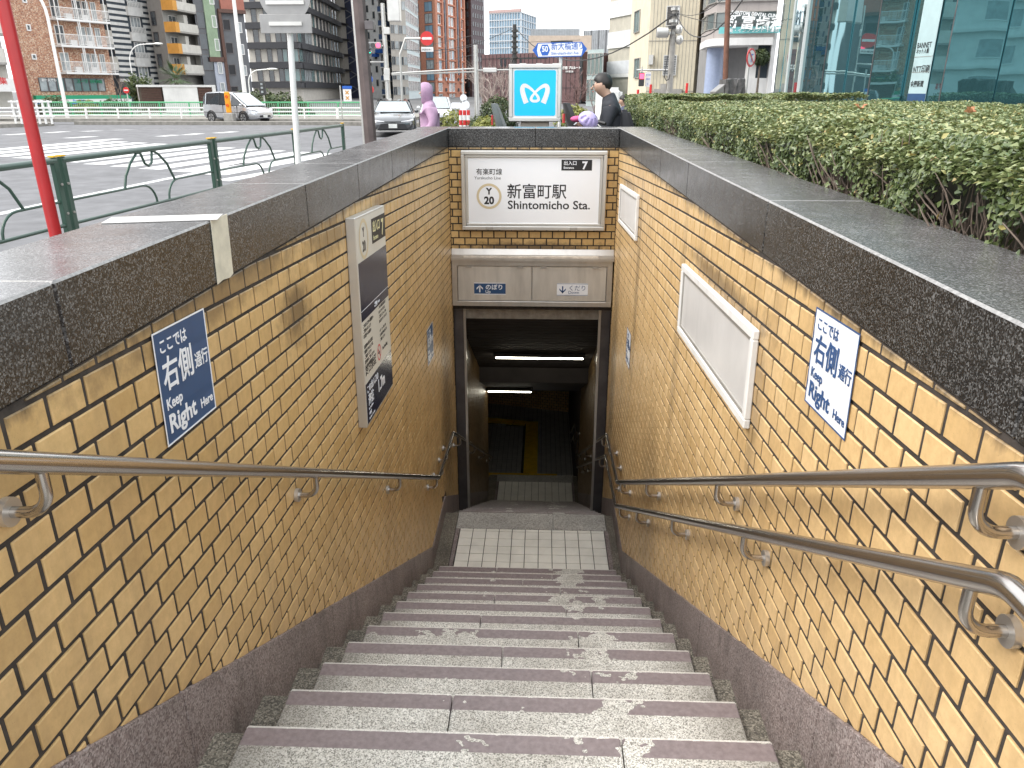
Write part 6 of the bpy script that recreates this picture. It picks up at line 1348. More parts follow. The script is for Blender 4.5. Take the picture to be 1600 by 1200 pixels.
# --- 17 cream
CM = bmat('cream_siding', (.66, .60, .46), streak=.12)
B = Bld('house', 'cream panelled building with louvred windows behind the utility pole', [(984, 56), (1013, 50), (1088, 49.5), (1106, 56)], 75, 14, CM)
for q in range(1, 14): L1 = B.F(1)[1]; s_ = L1 * q / 14; B.box(1, s_, s_ + .02, 0, 13.9, .001, .012, 'panel_seam', GR)
for z in (B.at(1, 1050, 64)[1], B.at(1, 1050, 143)[1]): B.box(1, 0, B.F(1)[1], z, z + .03, .013, .025, 'panel_seam', GR)
LV = plain('louvre_brown', (.10, .085, .075), .6, var=.2); LW = plain('louvre_grey', (.34, .35, .35), .5)
for (a, b_, c, d, m_) in ((1041, 1062, 9, 41, LV), (1036, 1057, 86, 118, LW)):
    s0, s1 = B.at(1, a, (c + d) / 2)[0], B.at(1, b_, (c + d) / 2)[0]; z1, z0 = B.at(1, (a + b_) / 2, c)[1], B.at(1, (a + b_) / 2, d)[1]
    w_ = B.win(1, s0, s1, z0, z1, M_ALU, GLA, 1, b=.05); M_, _ = B.F(1); mb = MB()
    n_ = 11
    for k in range(n_): zz = (z1 - z0 - .1) * k / n_ + .06; mb.box(.05, (s1 - s0) / 2 - .03, zz, zz + .045, .03, .08); mb.box((s1 - s0) / 2 + .03, s1 - s0 - .05, zz, zz + .045, .03, .08)
    mb.build('louvre', m_, w_, M_ @ T(s0, z0, 0))
for (c, d) in ((17, 51), (91, 122)): s0, s1 = B.at(0, 992.5, (c + d) / 2)[0], B.at(0, 1000.5, (c + d) / 2)[0]; B.win(0, s0, s1, B.at(0, 996, d)[1], B.at(0, 996, c)[1], M_ALUD, GLT, 1, b=.05)
B.px(1, 1014, 1021, 86, 101, 93, 0, .35, 'vent_box', M_ALU); B.px(1, 1022, 1065, 139, 152, 145, 0, .4, 'meter_cabinet', M_ALUD); B.px(1, 1032, 1041, 131, 140, 135, 0, .3, 'meter_cabinet', M_ALUD)
# --- 18 clinic with curved glass front
PG = bmat('pinkish_grey_panel', (.40, .36, .34))
cpts = [(1099, 43.5), (1106, 41.2), (1118, 40), (1138, 39.6), (1175, 39.4), (1212, 39.2)]
B = Bld('clinic_building', 'clinic with a curved glass front lettered in white over a pale blue column', cpts, 40, .1, PG)
zf = B.at(3, 1150, 61)[1]; zq = B.at(3, 1150, 12)[1]; P_ = B.P
poly = [(p.x, p.y) for p in P_] + [(P_[-1].x * 1.25, P_[-1].y * 1.25), (P_[0].x * 1.2, P_[0].y * 1.2)]
mb = MB(); mb.prism(poly, zf, 13, lambda x, y, d: (x, y, d)); mb.build('upper_wall', PG, B.root)
mb = MB(); ins = [(p.x + .6, p.y + 2.6) for p in P_]; ins[0] = (P_[0].x + .4, P_[0].y + 2.6); mb.prism(ins + [(P_[-1].x * 1.25, P_[-1].y * 1.25), (P_[0].x * 1.2 + .4, P_[0].y * 1.2)], -.1, zf - .01, lambda x, y, d: (x, y, d)); mb.build('lower_wall', bmat('lobby_grey', (.26, .255, .25)), B.root)
mb = MB(); off = [(p.x * .995 - .05, p.y - .25) for p in P_]; mb.prism(off + [(P_[-1].x, P_[-1].y + .5), (P_[0].x, P_[0].y + .5)], zf - .28, zf + .04, lambda x, y, d: (x, y, d)); mb.build('canopy_edge', WB, B.root)
GC = plain('clinic_glass', (.13, .155, .155), .1, var=.35, scale=.7, spec=.8)
for i in range(5):
    L_ = B.F(i)[1]; B.box(i, 0, L_, zf + .05, zf + .42, .001, .06, 'spandrel', PG); n_ = max(1, round(L_ / 1.6))
    for q in range(n_): 
        B.win(i, L_ * q / n_, L_ * (q + 1) / n_, zf + .45, zq - .15, M_ALUD, GC, 0, b=.04); B.win(i, L_ * q / n_, L_ * (q + 1) / n_, zq + .25, zq + 3.0, M_ALUD, GC, 0, b=.04)
AQ = plain('aqua_band', (.18, .55, .55), .5, var=.05); WL = plain('white_letter', (.82, .84, .84), .5, var=.02)
M_, L_ = B.F(4); s0, z0_ = B.at(3, 1134, 54); M3, L3 = B.F(3)
SH = Matrix(((1, .22, 0, 0), (0, 1, 0, 0), (0, 0, 1, 0), (0, 0, 0, 1)))
a_ = P_[3]; MT = frame(B.P[3] + Vector((-.3, -.14, 0)), B.P[5] - B.P[3], (0, 0, 1))
zA = B.at(3, 1134, 53)[1]; zB = B.at(3, 1134, 41)[1]; zC = B.at(3, 1140, 22)[1]; text('新富歯科', .62, WL, B.root, MT @ T(.1, zB, .02) @ SH, .012, ext=.01, sx=1.08); text('SHINTOMI DENTAL CLINIC', .19, WL, B.root, MT @ T(.35, zC, .02) @ SH, .006, ext=.01, sx=.95)
mb = MB(); mb.box(-.15, 3.2, zA, zA + .28, .0, .012); mb.build('aqua_strip', AQ, B.root, MT); text('審美・インプラント 予約制', .2, WL, B.root, MT @ T(.1, zA + .06, .016), .004, ext=.004)
BC = plain('pale_blue_column', (.34, .40, .55), .35, var=.08, scale=7)
mb = MB(); c = atY(1117, 100, 41.6); mb.cyl((c.x, 41.6, 0), (c.x, 41.6, zf - .29), .44, 28); mb.build('column', BC, B.root, smooth=True)
for (a, b_, c, d, nm, m_, y_) in ((1183, 1201, 63, 122, 'shop_window', GLA, 39.5), (1168, 1182, 63, 140, 'white_pier', WB, 39.45), (1168, 1206, 122, 150, 'white_dado', WB, 39.4), (1203, 1210, 40, 150, 'corner_pier', WB, 39.3)):
    p0, p1 = atY(a, (c + d) / 2, y_), atY(b_, (c + d) / 2, y_); q0, q1 = atY((a + b_) / 2, d, y_), atY((a + b_) / 2, c, y_); mb = MB(); mb.box(p0.x, p1.x, y_, y_ + .3, q0.z, q1.z); mb.build(nm, m_, B.root)
bush_c = atY(1190, 86, 39.3)
# --- 19 teal glass building
def glassmat():
    m, n, b = new_mat('teal_mirror_glass'); b.inputs['Base Color'].default_value = (.09, .235, .265, 1); b.inputs['Metallic'].default_value = .8; b.inputs['Roughness'].default_value = .015
    v = _coord(n, 'world', (1, 1, .3)); _bump(n, b, _noise(n, v, .8, 2, .5), .35, .02); return m
TG = glassmat()
gp = [(5.72, 20.4), (5.38, 18.2), (5.10, 16.4), (5.02, 14.9), (5.12, 13.0), (5.38, 11.2), (5.80, 9.4), (6.5, 7.3), (7.4, 5.2)]
gb = thing('glass_building', 'building clad in tall teal mirror glass panes behind the box hedge', 'building', (gp[0][0], gp[0][1], 0))
mb = MB(); mb.prism([(x + .25, y + .1) for x, y in gp] + [(30, 5.2), (30, 20.4)], -.1, 13.8, lambda x, y, d: (x, y, d)); mb.build('core', plain('glass_core', (.03, .05, .055), .6), gb)
for k, (a, b_) in enumerate(zip(gp[:-1], gp[1:])):
    A_, B_ = Vector((*a, 0)), Vector((*b_, 0)); L_ = (B_ - A_).length; Mf = frame(A_, B_ - A_, (0, 0, 1))
    for z0, z1 in ((.5, 4.6), (4.62, 9.1), (9.12, 13.7)):
        for h0, h1 in ((.012, L_ / 2 - .004), (L_ / 2 + .004, L_ - .012)):
            hm = (h0 + h1) / 2; tl = T(hm, 0, 0) @ Matrix.Rotation(math.radians(random.uniform(-1.3, 1.3)), 4, 'Y') @ Matrix.Rotation(math.radians(random.uniform(-.3, .3)), 4, 'X')
            mb = MB(); mb.box(h0 - hm, h1 - hm, z0, z1, -.02, .012); mb.build('pane', TG, gb, Mf @ tl)
    mb = MB(); mb.box(-.01, .01, .3, 13.8, -.05, .02 if k not in (1, 2) else .06); mb.build('mullion', M_WHITE if k in (1, 2) else M_DARKJ, gb, Mf)
    mb = MB(); mb.box(0, L_, .0, .48, -.05, .05); mb.build('plinth', M_DARKJ, gb, Mf)
# NTT lettering seen on the white building across the road, mirrored in the glass
# --- buildings across the road at the left, outside the frame but mirrored in the glass
def row_block(label, x, y, w, h, ang, m_, nf, nc, gm=GLA):
    t = thing('apartment_building', label, 'building', T(x, y, 0) @ RZ(ang), 'buildings across the road mirrored in the teal glass'); MM = WM[t.name]
    mb = MB(); mb.box(0, w, 0, 12, -.2, h); mb.build('wall', m_, t, MM); wm = MB(); ww = w / nc
    F_ = MB(); ring_box(F_, ww * .6, 1.7, .08, 0, .1); fm = F_.mesh('window', M_WHITE); G_ = MB(); G_.box(.08, ww * .6 - .08, .08, 1.62, 0, .05); gmx = G_.mesh('pane', gm)
    fr = MM @ frame((0, 0, 0), (1, 0, 0), (0, 0, 1))
    for i in range(nf):
        mb = MB(); mb.box(0, w, i * 3.2 + .2, i * 3.2 + .45, 0, .5); mb.build('floor_band', PAL, t, fr)
        for j in range(nc): q = fr @ T(ww * (j + .2), i * 3.2 + 1.1, 0); o = link('window', fm, t, q); link('pane', gmx, o, q)
ac = math.radians(62)
row_block('white banded block mirrored at the left of the glass', -66, 42, 20, 30, ac, bmat('mirror_white', (.7, .7, .68)), 9, 6, GLB)
row_block('brown tiled block mirrored in the middle of the glass', -76, 20, 20, 34, ac, bmat('mirror_brown', (.32, .2, .14)), 10, 6)
row_block('grey office block mirrored in the middle of the glass', -84, -3, 19, 27, math.radians(72), bmat('mirror_grey', (.22, .24, .26)), 8, 7)
row_block('pale tall block mirrored at the right of the glass', -62, -28, 18, 24, math.radians(95), bmat('mirror_pale', (.62, .66, .66)), 7, 4)
row_block('dark low block mirrored at the far right of the glass', -40, -44, 22, 14, math.radians(120), bmat('mirror_dark', (.12, .15, .17)), 4, 5)
# mirrored lettering from across the road, painted as a sheet on one pane
gA, gB = Vector((*gp[4], 0)), Vector((*gp[5], 0)); Mf = frame(gA + Vector((0, 0, 0)), gB - gA, (0, 0, 1)); Lg = (gB - gA).length
bn = tag(link('reflected_sign', None, None, Mf), 'white lettered banner on one pane of the teal glass building', 'banner')
def on_glass(px_, py_):
    d = Vector(ray(px_, py_)); n_ = Mf.col[2].to_3d(); t_ = (gA - Vector((0, 0, EYE))).dot(n_) / d.dot(n_); q_ = Mf.inverted() @ (Vector((0, 0, EYE)) + d * t_); return q_.x, q_.y
s0, s1 = on_glass(1424, 130)[0], on_glass(1452, 130)[0]; zz = [on_glass(1442, y_)[1] for y_ in (151, 75, 83, 113, 135, 101, 89)]
mb = MB(); mb.box(s0, s1, zz[0] - .1, 7.5, .016, .022); mb.build('reflection_sheet', plain('reflection_tint', (.42, .56, .58), .25, var=.06), bn, Mf); mb = MB(); mb.box(s0, s1, zz[0] - .1, zz[0] + .04, .0222, .026); mb.build('navy_edge', M_NAVY, bn, Mf)
for s, z, h in (('BANNET', zz[1], .10), ('ネット入船', zz[2], .07), ('NTT印刷', zz[3], .115), ('金慶新聞', zz[4], .09)): text(s, h, M_BLACK, bn, Mf @ T(s0 + .02, z, .024), .001, ext=.001, sx=.85)
for z in (zz[5] - .1, zz[6]): mb = MB(); mb.box(s0, s1, z, z + .006, .0222, .025); mb.build('reflected_line', M_ALUD, bn, Mf)

# ---- white pavilion, green railing, guard rails -----------------------------------------------------
B = Bld('pavilion', 'low white pavilion wall with two dark lattice grilles beyond the green railing', [(215, 57), (337, 59.5)], 140, .1, WB)
topz = B.at(0, 250, 132.5)[1]; L0 = B.F(0)[1]
sA, sB_ = B.at(0, 255, 145)[0], B.at(0, 309, 145)[0]; s2 = B.at(0, 221, 145)[0]
B.box(0, sA, sB_, 0, topz - .15, -.3, 0, 'white_wall', WB); B.box(0, 0, L0, topz - .149, topz, -3, .05, 'roof_slab', WB); B.box(0, 0, s2 - .2, 0, topz - .15, -.3, .04, 'end_pier', WB); B.box(0, L0 - .25, L0, 0, topz - .15, -3, .04, 'end_pier', WB)
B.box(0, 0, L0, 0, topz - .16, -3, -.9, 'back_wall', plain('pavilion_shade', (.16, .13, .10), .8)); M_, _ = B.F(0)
for a, b_ in ((s2, sA - .1), (sB_ + .05, L0 - .28)):
    mb = MB(); n_ = 15
    for k in range(n_): x = a + (b_ - a) * k / n_; mb.box(x, x + .05, .1, topz - .15, -.18, -.10)
    for k in range(10): z = .1 + (topz - .3) * k / 10; mb.box(a, b_, z, z + .05, -.099, -.03)
    mb.build('lattice_grille', BRW, B.root, M_, kind='stuff')
LG = plain('light_green_paint', (.10, .42, .20), .5, var=.08); 
def barrier(name, label, pts, h, rails, mat, step, pr, rr, mesh=False):
    t = thing(name, label, 'railing', T(pts[0][0], pts[0][1], 0)); PP = [Vector((*p, 0)) for p in pts]
    for r in rails: mb = MB(); mb.tube([p + Vector((0, 0, r)) for p in PP], rr, 6); mb.build('rail', mat, t)
    pm = MB(); pm.tube([(0, 0, 0), (0, 0, h)], pr, 6); pm = pm.mesh('post', mat)
    for a, b_ in zip(PP[:-1], PP[1:]):
        n_ = max(1, round((b_ - a).length / step))
        for k in range(n_ + 1): q = a.lerp(b_, k / n_); link('post', pm, t, T(*q))
    if mesh:
        mb = MB()
        for a, b_ in zip(PP[:-1], PP[1:]):
            n_ = int((b_ - a).length / .14)
            for k in range(n_): q = a.lerp(b_, k / n_); mb.box(q.x - .012, q.x + .012, q.y - .012, q.y + .012, .12, h - .06)
        mb.build('pickets', plain('pale_green_paint', (.30, .55, .38), .5), t, kind='stuff')
    return t
a, b_ = atY(66, 165, 52), atY(575, 160, 52)
barrier('green_railing', 'light green railing running along the far side of the road', [(a.x, 52), (b_.x, 52)], .90, (.12, .90), LG, 1.9, .055, .045, True)
a, b_ = atY(40, 170, 48.2), atY(133, 170, 48.2); barrier('guard_rail', 'white three bar guard rail left of the far gap', [(a.x - 6, 46), (a.x, 47.2), (b_.x, 48.2)], .66, (.2, .42, .63), M_WHITE, 2.0, .06, .045)
a, b_ = atY(134, 170, 48.4), atY(332, 170, 48.4); barrier('guard_rail', 'white three bar guard rail in front of the white pavilion', [(a.x, 48.4), (b_.x, 48.4)], .66, (.2, .42, .63), M_WHITE, 2.0, .06, .045)
a, b_ = atY(424, 170, 48.4), atY(526, 170, 48.4); barrier('guard_rail', 'white three bar guard rail right of the silver minivan', [(a.x, 48.4), (b_.x, 48.4)], .66, (.2, .42, .63), M_WHITE, 1.8, .06, .045)
a, b_ = atY(528, 170, 48.4), atY(578, 170, 48.4); barrier('guard_rail', 'white three bar guard rail behind the brown lamp post', [(a.x, 48.4), (b_.x, 48.4)], .66, (.2, .42, .63), M_WHITE, 1.8, .06, .045)
a = atY(16, 160, 40.5); t = thing('barricade', 'white slatted fence section at the far left kerb', 'barrier', T(a.x, 40.5, 0)); 
for k in range(7): mb = MB(); mb.box(k * .32, k * .32 + .09, 0, .06, 0, 1.15); mb.build('board', M_WHITE, t, WM[t.name])
for z in (.35, .75, 1.05): mb = MB(); mb.box(-.1, 2.2, -.04, 0, z, z + .08); mb.build('rail', M_WHITE, t, WM[t.name])
# orange beacon
p = atY(359, 183, 44.6); t = thing('beacon', 'orange warning beacon on a concrete block before the silver minivan', 'beacon', T(p.x, 44.6, 0)); MM = WM[t.name]
OB = plain('orange_plastic', (.80, .33, .01), .45, var=.05)
mb = MB(); mb.box(-.27, .27, -.25, .25, 0, .45); mb.build('concrete_block', M_CONC, t, MM, bevel=.03); mb = MB(); mb.box(-.13, .13, -.1, .1, .45, 1.55); mb.build('case', OB, t, MM, bevel=.03)
for z in (.85, 1.3): mb = MB(); mb.cyl((0, -.14, z), (0, -.1, z), .085, 14); mb.build('lens', plain('amber_lens', (.7, .12, .02), .2), t, MM)
# ---- lamps, signals and signs -----------------------------------------------------------------------
def street_lamp(label, px0, pyb, Y, h, arm, r=.09, direction=-1, mat=M_WHITE):
    p = atY(px0, pyb, Y); t = thing('street_lamp', label, 'street lamp', T(p.x, Y, 0), 'street lamps'); MM = WM[t.name]
    pts = [(0, 0, 0), (0, 0, h - arm)] + [(direction * arm * (1 - math.cos(a)), 0, h - arm + arm * math.sin(a)) for a in [math.pi / 2 * k / 8 for k in range(1, 9)]] + [(direction * arm * 1.8, 0, h + .05)]
    mb = MB(); mb.tube(pts, [r] + [r * .75] * (len(pts) - 1), 10); mb.build('pole', mat, t, MM, smooth=True); e = pts[-1]
    mb = MB(); mb.ell((e[0] + direction * .25, 0, e[2]), .38, .13, .08, 12, 6); mb.build('lamp_head', M_ALU, t, MM, smooth=True); return t
street_lamp('curved white street lamp in front of the brick tiled apartments', 102, 165, 50, 8.0, 2.2, .12)
street_lamp('tall white street lamp before the slate grey block', 383, 150, 50, 9.4, 2.0, .14)
street_lamp('small street lamp over the hedge trees left of the dark office', 391, 150, 54, 2.9, .8, .05, 1)
street_lamp('small street lamp between the striped block and the palm', 207, 120, 62, 4.9, 1.2, .05, 1)
def sign_disc(label, px, py, Y, r, face, kind, post=True, arm=None, group=None, rot=0.):
    p = atY(px, py, Y); t = thing('road_sign', label, 'road sign', T(p.x, Y, 0) @ RZ(rot), group); MM = WM[t.name]; z = p.z
    mb = MB(); mb.cyl((0, -.01, z), (0, .01, z), r, 32); mb.build('disc', face, t, MM)
    if kind == 'bar': mb = MB(); mb.box(-r * .72, r * .72, -.016, -.0105, z - r * .17, z + r * .17); mb.build('white_bar', M_WHITE, t, MM)
    if kind == 'ring':
        mb = MB(); mb.cyl((0, -.014, z), (0, -.0105, z), r * .78, 32); mb.build('white_field', M_WHITE, t, MM)
        mb = MB(); mb.box(-r * .09, r * .07, -.018, -.0145, z - r * .5, z + r * .25); mb.box(-r * .09, r * .4, -.018, -.0145, z + r * .25, z + r * .4); mb.build('turn_arrow', M_BLUES, t, MM)
        mb = MB(); mb.box(-r * .9, r * .9, -.022, -.0185, -r * .09, r * .09, M=T(0, 0, z) @ Matrix.Rotation(.8, 4, 'Y')); mb.build('slash', M_RED, t, MM)
    if kind == 'cycle': mb = MB(); mb.tube([(r * .35 * math.cos(a) - r * .3, -.015, z - r * .15 + r * .25 * math.sin(a)) for a in [k * math.pi / 6 for k in range(13)]], .012, 5); mb.tube([(r * .35 * math.cos(a) + r * .35, -.015, z - r * .15 + r * .25 * math.sin(a)) for a in [k * math.pi / 6 for k in range(13)]], .012, 5); mb.build('bicycle_mark', M_WHITE, t, MM)
    if post: mb = MB(); mb.cyl((0, .05, 0), (0, .05, z + r * .8), .035, 8); mb.build('post', M_ALU, t, MM)
    if arm: mb = MB(); mb.tube([(arm[0], .06, 0), (arm[0], .06, z - .6), (arm[0] + (0.25 if arm[0] < 0 else -.25), .06, z), (0, .03, z)], .05, 8); mb.build('post', M_ALU, t, MM)
    return t, z
RS = plain('sign_red', (.62, .03, .03), .45, var=.04)
t, z = sign_disc('large red no entry sign on a bent arm before the orange tower', 667, 60, 34, .27, RS, 'bar', False, (-1.15, 0)); MM = WM[t.name]
mb = MB(); mb.box(-.25, .25, -.012, .01, z - .50, z - .32); mb.build('supplement_plate', M_WHITE, t, MM); text('自転車を除く', .085, M_BLACK, t, MM @ frame((-.235, -.013, z - .455), (1, 0, 0), (0, 0, 1)), .001, ext=.001, sx=.85)
sign_disc('red no entry sign low beside the brown lamp post', 577, 140, 30, .17, RS, 'bar')
sign_disc('round blue bicycle sign beside the brown lamp post', 575, 124, 30.5, .18, M_BLUES, 'cycle')
sign_disc('red and white no turn sign in front of the clinic', 1173.5, 90, 22, .23, RS, 'ring', True, rot=math.radians(48))
sign_disc('round red sign between bare trees left of the pavilion', 197, 141, 53, .2, RS, 'bar')
# signal mast with lights
p = atY(607, 150, 42); q = atY(605, 5, 42); t = thing('traffic_signal', 'grey signal mast with a horizontal traffic light showing red and a green arrow', 'traffic light', T(p.x, 42, 0)); MM = WM[t.name]
mb = MB(); mb.tube([(0, 0, 0), (-.05, 0, q.z)], [.15, .10], 10); mb.build('mast', M_ALU, t, MM, smooth=True)
for py in (97, 72): a = atY(574, py, 42); mb = MB(); mb.tube([(0, 0, a.z), (a.x - p.x, 0, a.z)], .04, 6); mb.build('arm', M_ALU, t, MM)
c = atY(583, 71, 41.8); mb = MB(); mb.box(c.x - p.x - .42, c.x - p.x + .42, -.25, -.05, c.z - .16, c.z + .16); hs = mb.build('signal_case', plain('signal_case', (.25, .26, .26), .5), t, MM, bevel=.04)
LR, LD, LGn = emis('red_signal_light', (1, .06, .12), 2.2), plain('dark_lens', (.05, .05, .05), .2), emis('green_signal_light', (.0, .75, .45), 1.6)
for k, m_ in ((-1, LD), (0, LD), (1, LR)): mb = MB(); mb.cyl((c.x - p.x + .27 * k, -.28, c.z), (c.x - p.x + .27 * k, -.25, c.z), .115, 18); mb.build('lens', m_, hs, MM)
mb = MB(); mb.cyl((c.x - p.x - .22, -.28, c.z - .34), (c.x - p.x - .22, -.10, c.z - .34), .13, 18); g_ = mb.build('arrow_lamp', LD, t, MM); mb = MB(); mb.box(c.x - p.x - .30, c.x - p.x - .14, -.29, -.281, c.z - .36, c.z - .32); mb.box(-.06, .06, -.29, -.281, -.015, .015, M=T(c.x - p.x - .27, 0, c.z - .305) @ Matrix.Rotation(-.8, 4, 'Y')); mb.box(-.06, .06, -.29, -.281, -.015, .015, M=T(c.x - p.x - .27, 0, c.z - .375) @ Matrix.Rotation(.8, 4, 'Y')); mb.build('green_arrow', LGn, g_, MM)
a = atY(616, 15, 42); mb = MB(); mb.box(a.x - p.x - .33, a.x - p.x + .30, -.2, .3, a.z - .55, a.z + 1.2); mb.build('control_cabinet', M_ALU, t, MM, bevel=.04)
for py in (48, 112, 121): a = atY(606, py, 41.8); mb = MB(); mb.box(a.x - p.x - .22, a.x - p.x + .08, -.2, -.02, a.z - .16, a.z + .16); mb.build('junction_box', M_ALU, t, MM, bevel=.02)
# long arm mast at x 742
p = atY(746, 185, 36); q = atY(741, 70, 36); t = thing('signal_mast', 'grey steel mast with a long horizontal double arm left of the metro sign', 'mast', T(p.x, 36, 0)); MM = WM[t.name]
mb = MB(); mb.tube([(0, 0, 0), (-.04, 0, q.z)], [.12, .09], 10); mb.build('mast', M_ALU, t, MM, smooth=True)
for dz in (0, .13): a = atY(612, 117, 36); b_ = atY(742, 112, 36); mb = MB(); mb.tube([(0, 0, b_.z + dz), (a.x - p.x, 0, a.z + dz * .4)], .035, 6); mb.build('arm', M_ALU, t, MM)
a = atY(765, 110, 36); mb = MB(); mb.tube([(0, 0, a.z), (a.x - p.x + 1.2, 0, a.z + .03)], .03, 6); mb.build('arm', M_ALU, t, MM); mb = MB(); mb.box(a.x - p.x - .28, a.x - p.x + .32, -.25, -.05, a.z - .09, a.z + .10); mb.build('signal_case', M_ALU, t, MM, bevel=.03)
# utility poles and wires
def upole(label, px, pyb, Y, pyt, pxt, r, mat, cat='utility pole'):
    p = atY(px, pyb, Y); q = atY(pxt, pyt, Y); t = thing('utility_pole', label, cat, T(p.x, Y, 0), 'utility poles'); mb = MB(); mb.tube([(0, 0, 0), (0, 0, q.z)], [r, r * .8], 12); mb.build('pole', mat, t, WM[t.name], smooth=True); return t, p.x, q.z
DPM = plain('dark_pole', (.05, .05, .05), .7)
t, x_, zt_ = upole('dark utility pole with clamps and a crossarm behind the metro sign', 804, 120, 60, 38, 804, .17, DPM); MM = WM[t.name]
for k in range(6): mb = MB(); mb.cyl((0, 0, zt_ - .5 - k * .35), (0, 0, zt_ - .38 - k * .35), .24, 12); mb.build('clamp', DPM, t, MM)
for z in (zt_ - 2.3, zt_ - 3.0): mb = MB(); mb.box(-1.2, 2.4, -.05, .05, z, z + .1); mb.build('crossarm', DPM, t, MM)
mb = MB(); mb.box(.9, 2.6, -.2, .2, zt_ - 3.2, zt_ - 2.7); mb.build('equipment_box', DPM, t, MM, bevel=.05)
t, x_, zt2 = upole('grey utility pole with two grey transformers before the cream building', 1046, 140, 34, 12, 1055, .13, M_CONC); MM = WM[t.name]
c = atY(1036, 51, 34); mb = MB(); mb.cyl((c.x - x_ - .25, 0, c.z), (c.x - x_ + .22, 0, c.z), .19, 16); mb.build('transformer', M_ALU, t, MM, bevel=.03)
for a_ in ((1060, 46), (1061, 62)): c = atY(*a_, 34); mb = MB(); mb.ell((c.x - x_, -.05, c.z), .16, .14, .19, 12, 8); mb.build('insulator_box', M_ALU, t, MM)
for k in range(5): mb = MB(); mb.cyl((-.02 * k, 0, zt2 - .1 - k * .22), (-.02 * k, 0, zt2 - k * .22), .17, 10); mb.build('clamp', DPM if k % 2 else M_ALU, t, MM)
c = atY(996, 109, 33.7); mb = MB(); mb.tube([(0, 0, c.z), (c.x - x_, 0, c.z)], .035, 8); mb.build('signal_arm', M_ALU, t, MM)
c = atY(1001.5, 125, 33.5); pd = thing('pedestrian_signal', 'small signal box with a red lamp hanging left of the utility pole', 'traffic light', T(c.x, 33.4, 0)); MM2 = WM[pd.name]
mb = MB(); mb.box(-.11, .11, -.12, .0, c.z - .24, c.z + .28); mb.build('signal_case', DPM, pd, MM2, bevel=.02); mb = MB(); mb.box(-.085, .085, -.135, -.121, c.z + .04, c.z + .24); mb.build('red_lamp', LR, pd, MM2); mb = MB(); mb.cyl((0, -.05, c.z + .28), (0, -.05, c.z + .5), .03, 8); mb.build('hanger', M_ALU, pd, MM2)
c = atY(1012, 124, 33.5); q_ = tag(link('information_plate', None, None, T(c.x, 33.4, 0)), 'narrow white plate with blue letters right of the red signal', 'sign'); MM2 = WM[q_.name]
mb = MB(); mb.box(-.11, .11, -.03, 0, c.z - .28, c.z + .28); mb.build('plate', M_WHITE, q_, MM2); text('歩行者', .065, M_BLUES, q_, MM2 @ frame((-.1, -.032, c.z + .14), (1, 0, 0), (0, 0, 1)), ext=.001); text('専用', .075, M_BLUES, q_, MM2 @ frame((-.08, -.032, c.z - .02), (1, 0, 0), (0, 0, 1)), ext=.001); text('↓', .1, M_BLUES, q_, MM2 @ frame((-.05, -.032, c.z - .20), (1, 0, 0), (0, 0, 1)), ext=.001)
for i, (a, b_, Y) in enumerate(((1016.5, 142, 30), (1073, 140, 30), (996.5, 150, 30))): c = atY(a, b_, Y); tag(MB().cyl((0, 0, 0), (0, 0, c.z + .22), .045, 12).build('bollard', RS, None, T(c.x, Y, 0), smooth=True), ('left', 'right', 'lowest, leftmost')[i] + ' red post rising over the far hedge before the cream building', 'bollard', 'red posts before the cream building')
p = atY(1141, 150, 13.5); q = atY(1147, 0, 13.5); pole('rusty_pole', 'thin rusty brown pole rising behind the stone monument', 'pole', (p.x, 13.5, 0), .045, .04, 4.6, plain('rusty_brown', (.20, .09, .06), .7, var=.3, scale=9), lean=((q.x - p.x) * 4.6 / (q.z - p.z), 0), n=12)
def wire(label, pts, r=.012, mat=DPM):
    o = MB().tube(pts, r, 5).build('overhead_wire', mat, None); tag(o, label, 'cable', 'overhead wires')
def sag(a, b, s, n=12): a, b = Vector(a), Vector(b); return [a.lerp(b, t / n) - Vector((0, 0, 4 * s * (t / n) * (1 - t / n))) for t in range(n + 1)]
top1, top2 = atY(804, 45, 60), atY(1053, 20, 34)
wire('black wire sagging from the dark pole to the grey utility pole', sag(atY(806, 44, 60), atY(1050, 25, 34), 1.9), .03)
wire('thick black wire from the utility pole up past the clinic', sag(atY(1056, 20, 34), atY(1166, -8, 20), .9), .018); wire('thin wire from the utility pole towards the clinic glass', sag(atY(1057, 21, 34), atY(1215, 30, 30), .25), .012)
wire('thin upper wire crossing the clinic front', sag(atY(1057, 18, 34), atY(1140, -10, 22), .3), .01); wire('thin wire from the dark pole to the far left mast', sag(atY(802, 44, 60), atY(600, 72, 60), .8), .02)
wire('black cable looping down the grey utility pole', [atY(a, b_, 33.8) for a, b_ in ((1051, 40), (1046, 62), (1044, 85), (1040, 108), (1038, 120), (1041, 126), (1045, 124), (1047, 116))], .02)
for i_, (a, b_, c) in enumerate(((698, 63, 740), (700, 79, 742), (699, 93, 742))): wire(('upper', 'middle', 'lower')[i_] + ' thin wire between orange tower and grey mast', [atY(a - 20, b_ + 6, 60), atY(c, b_ - 8, 40)], .012)
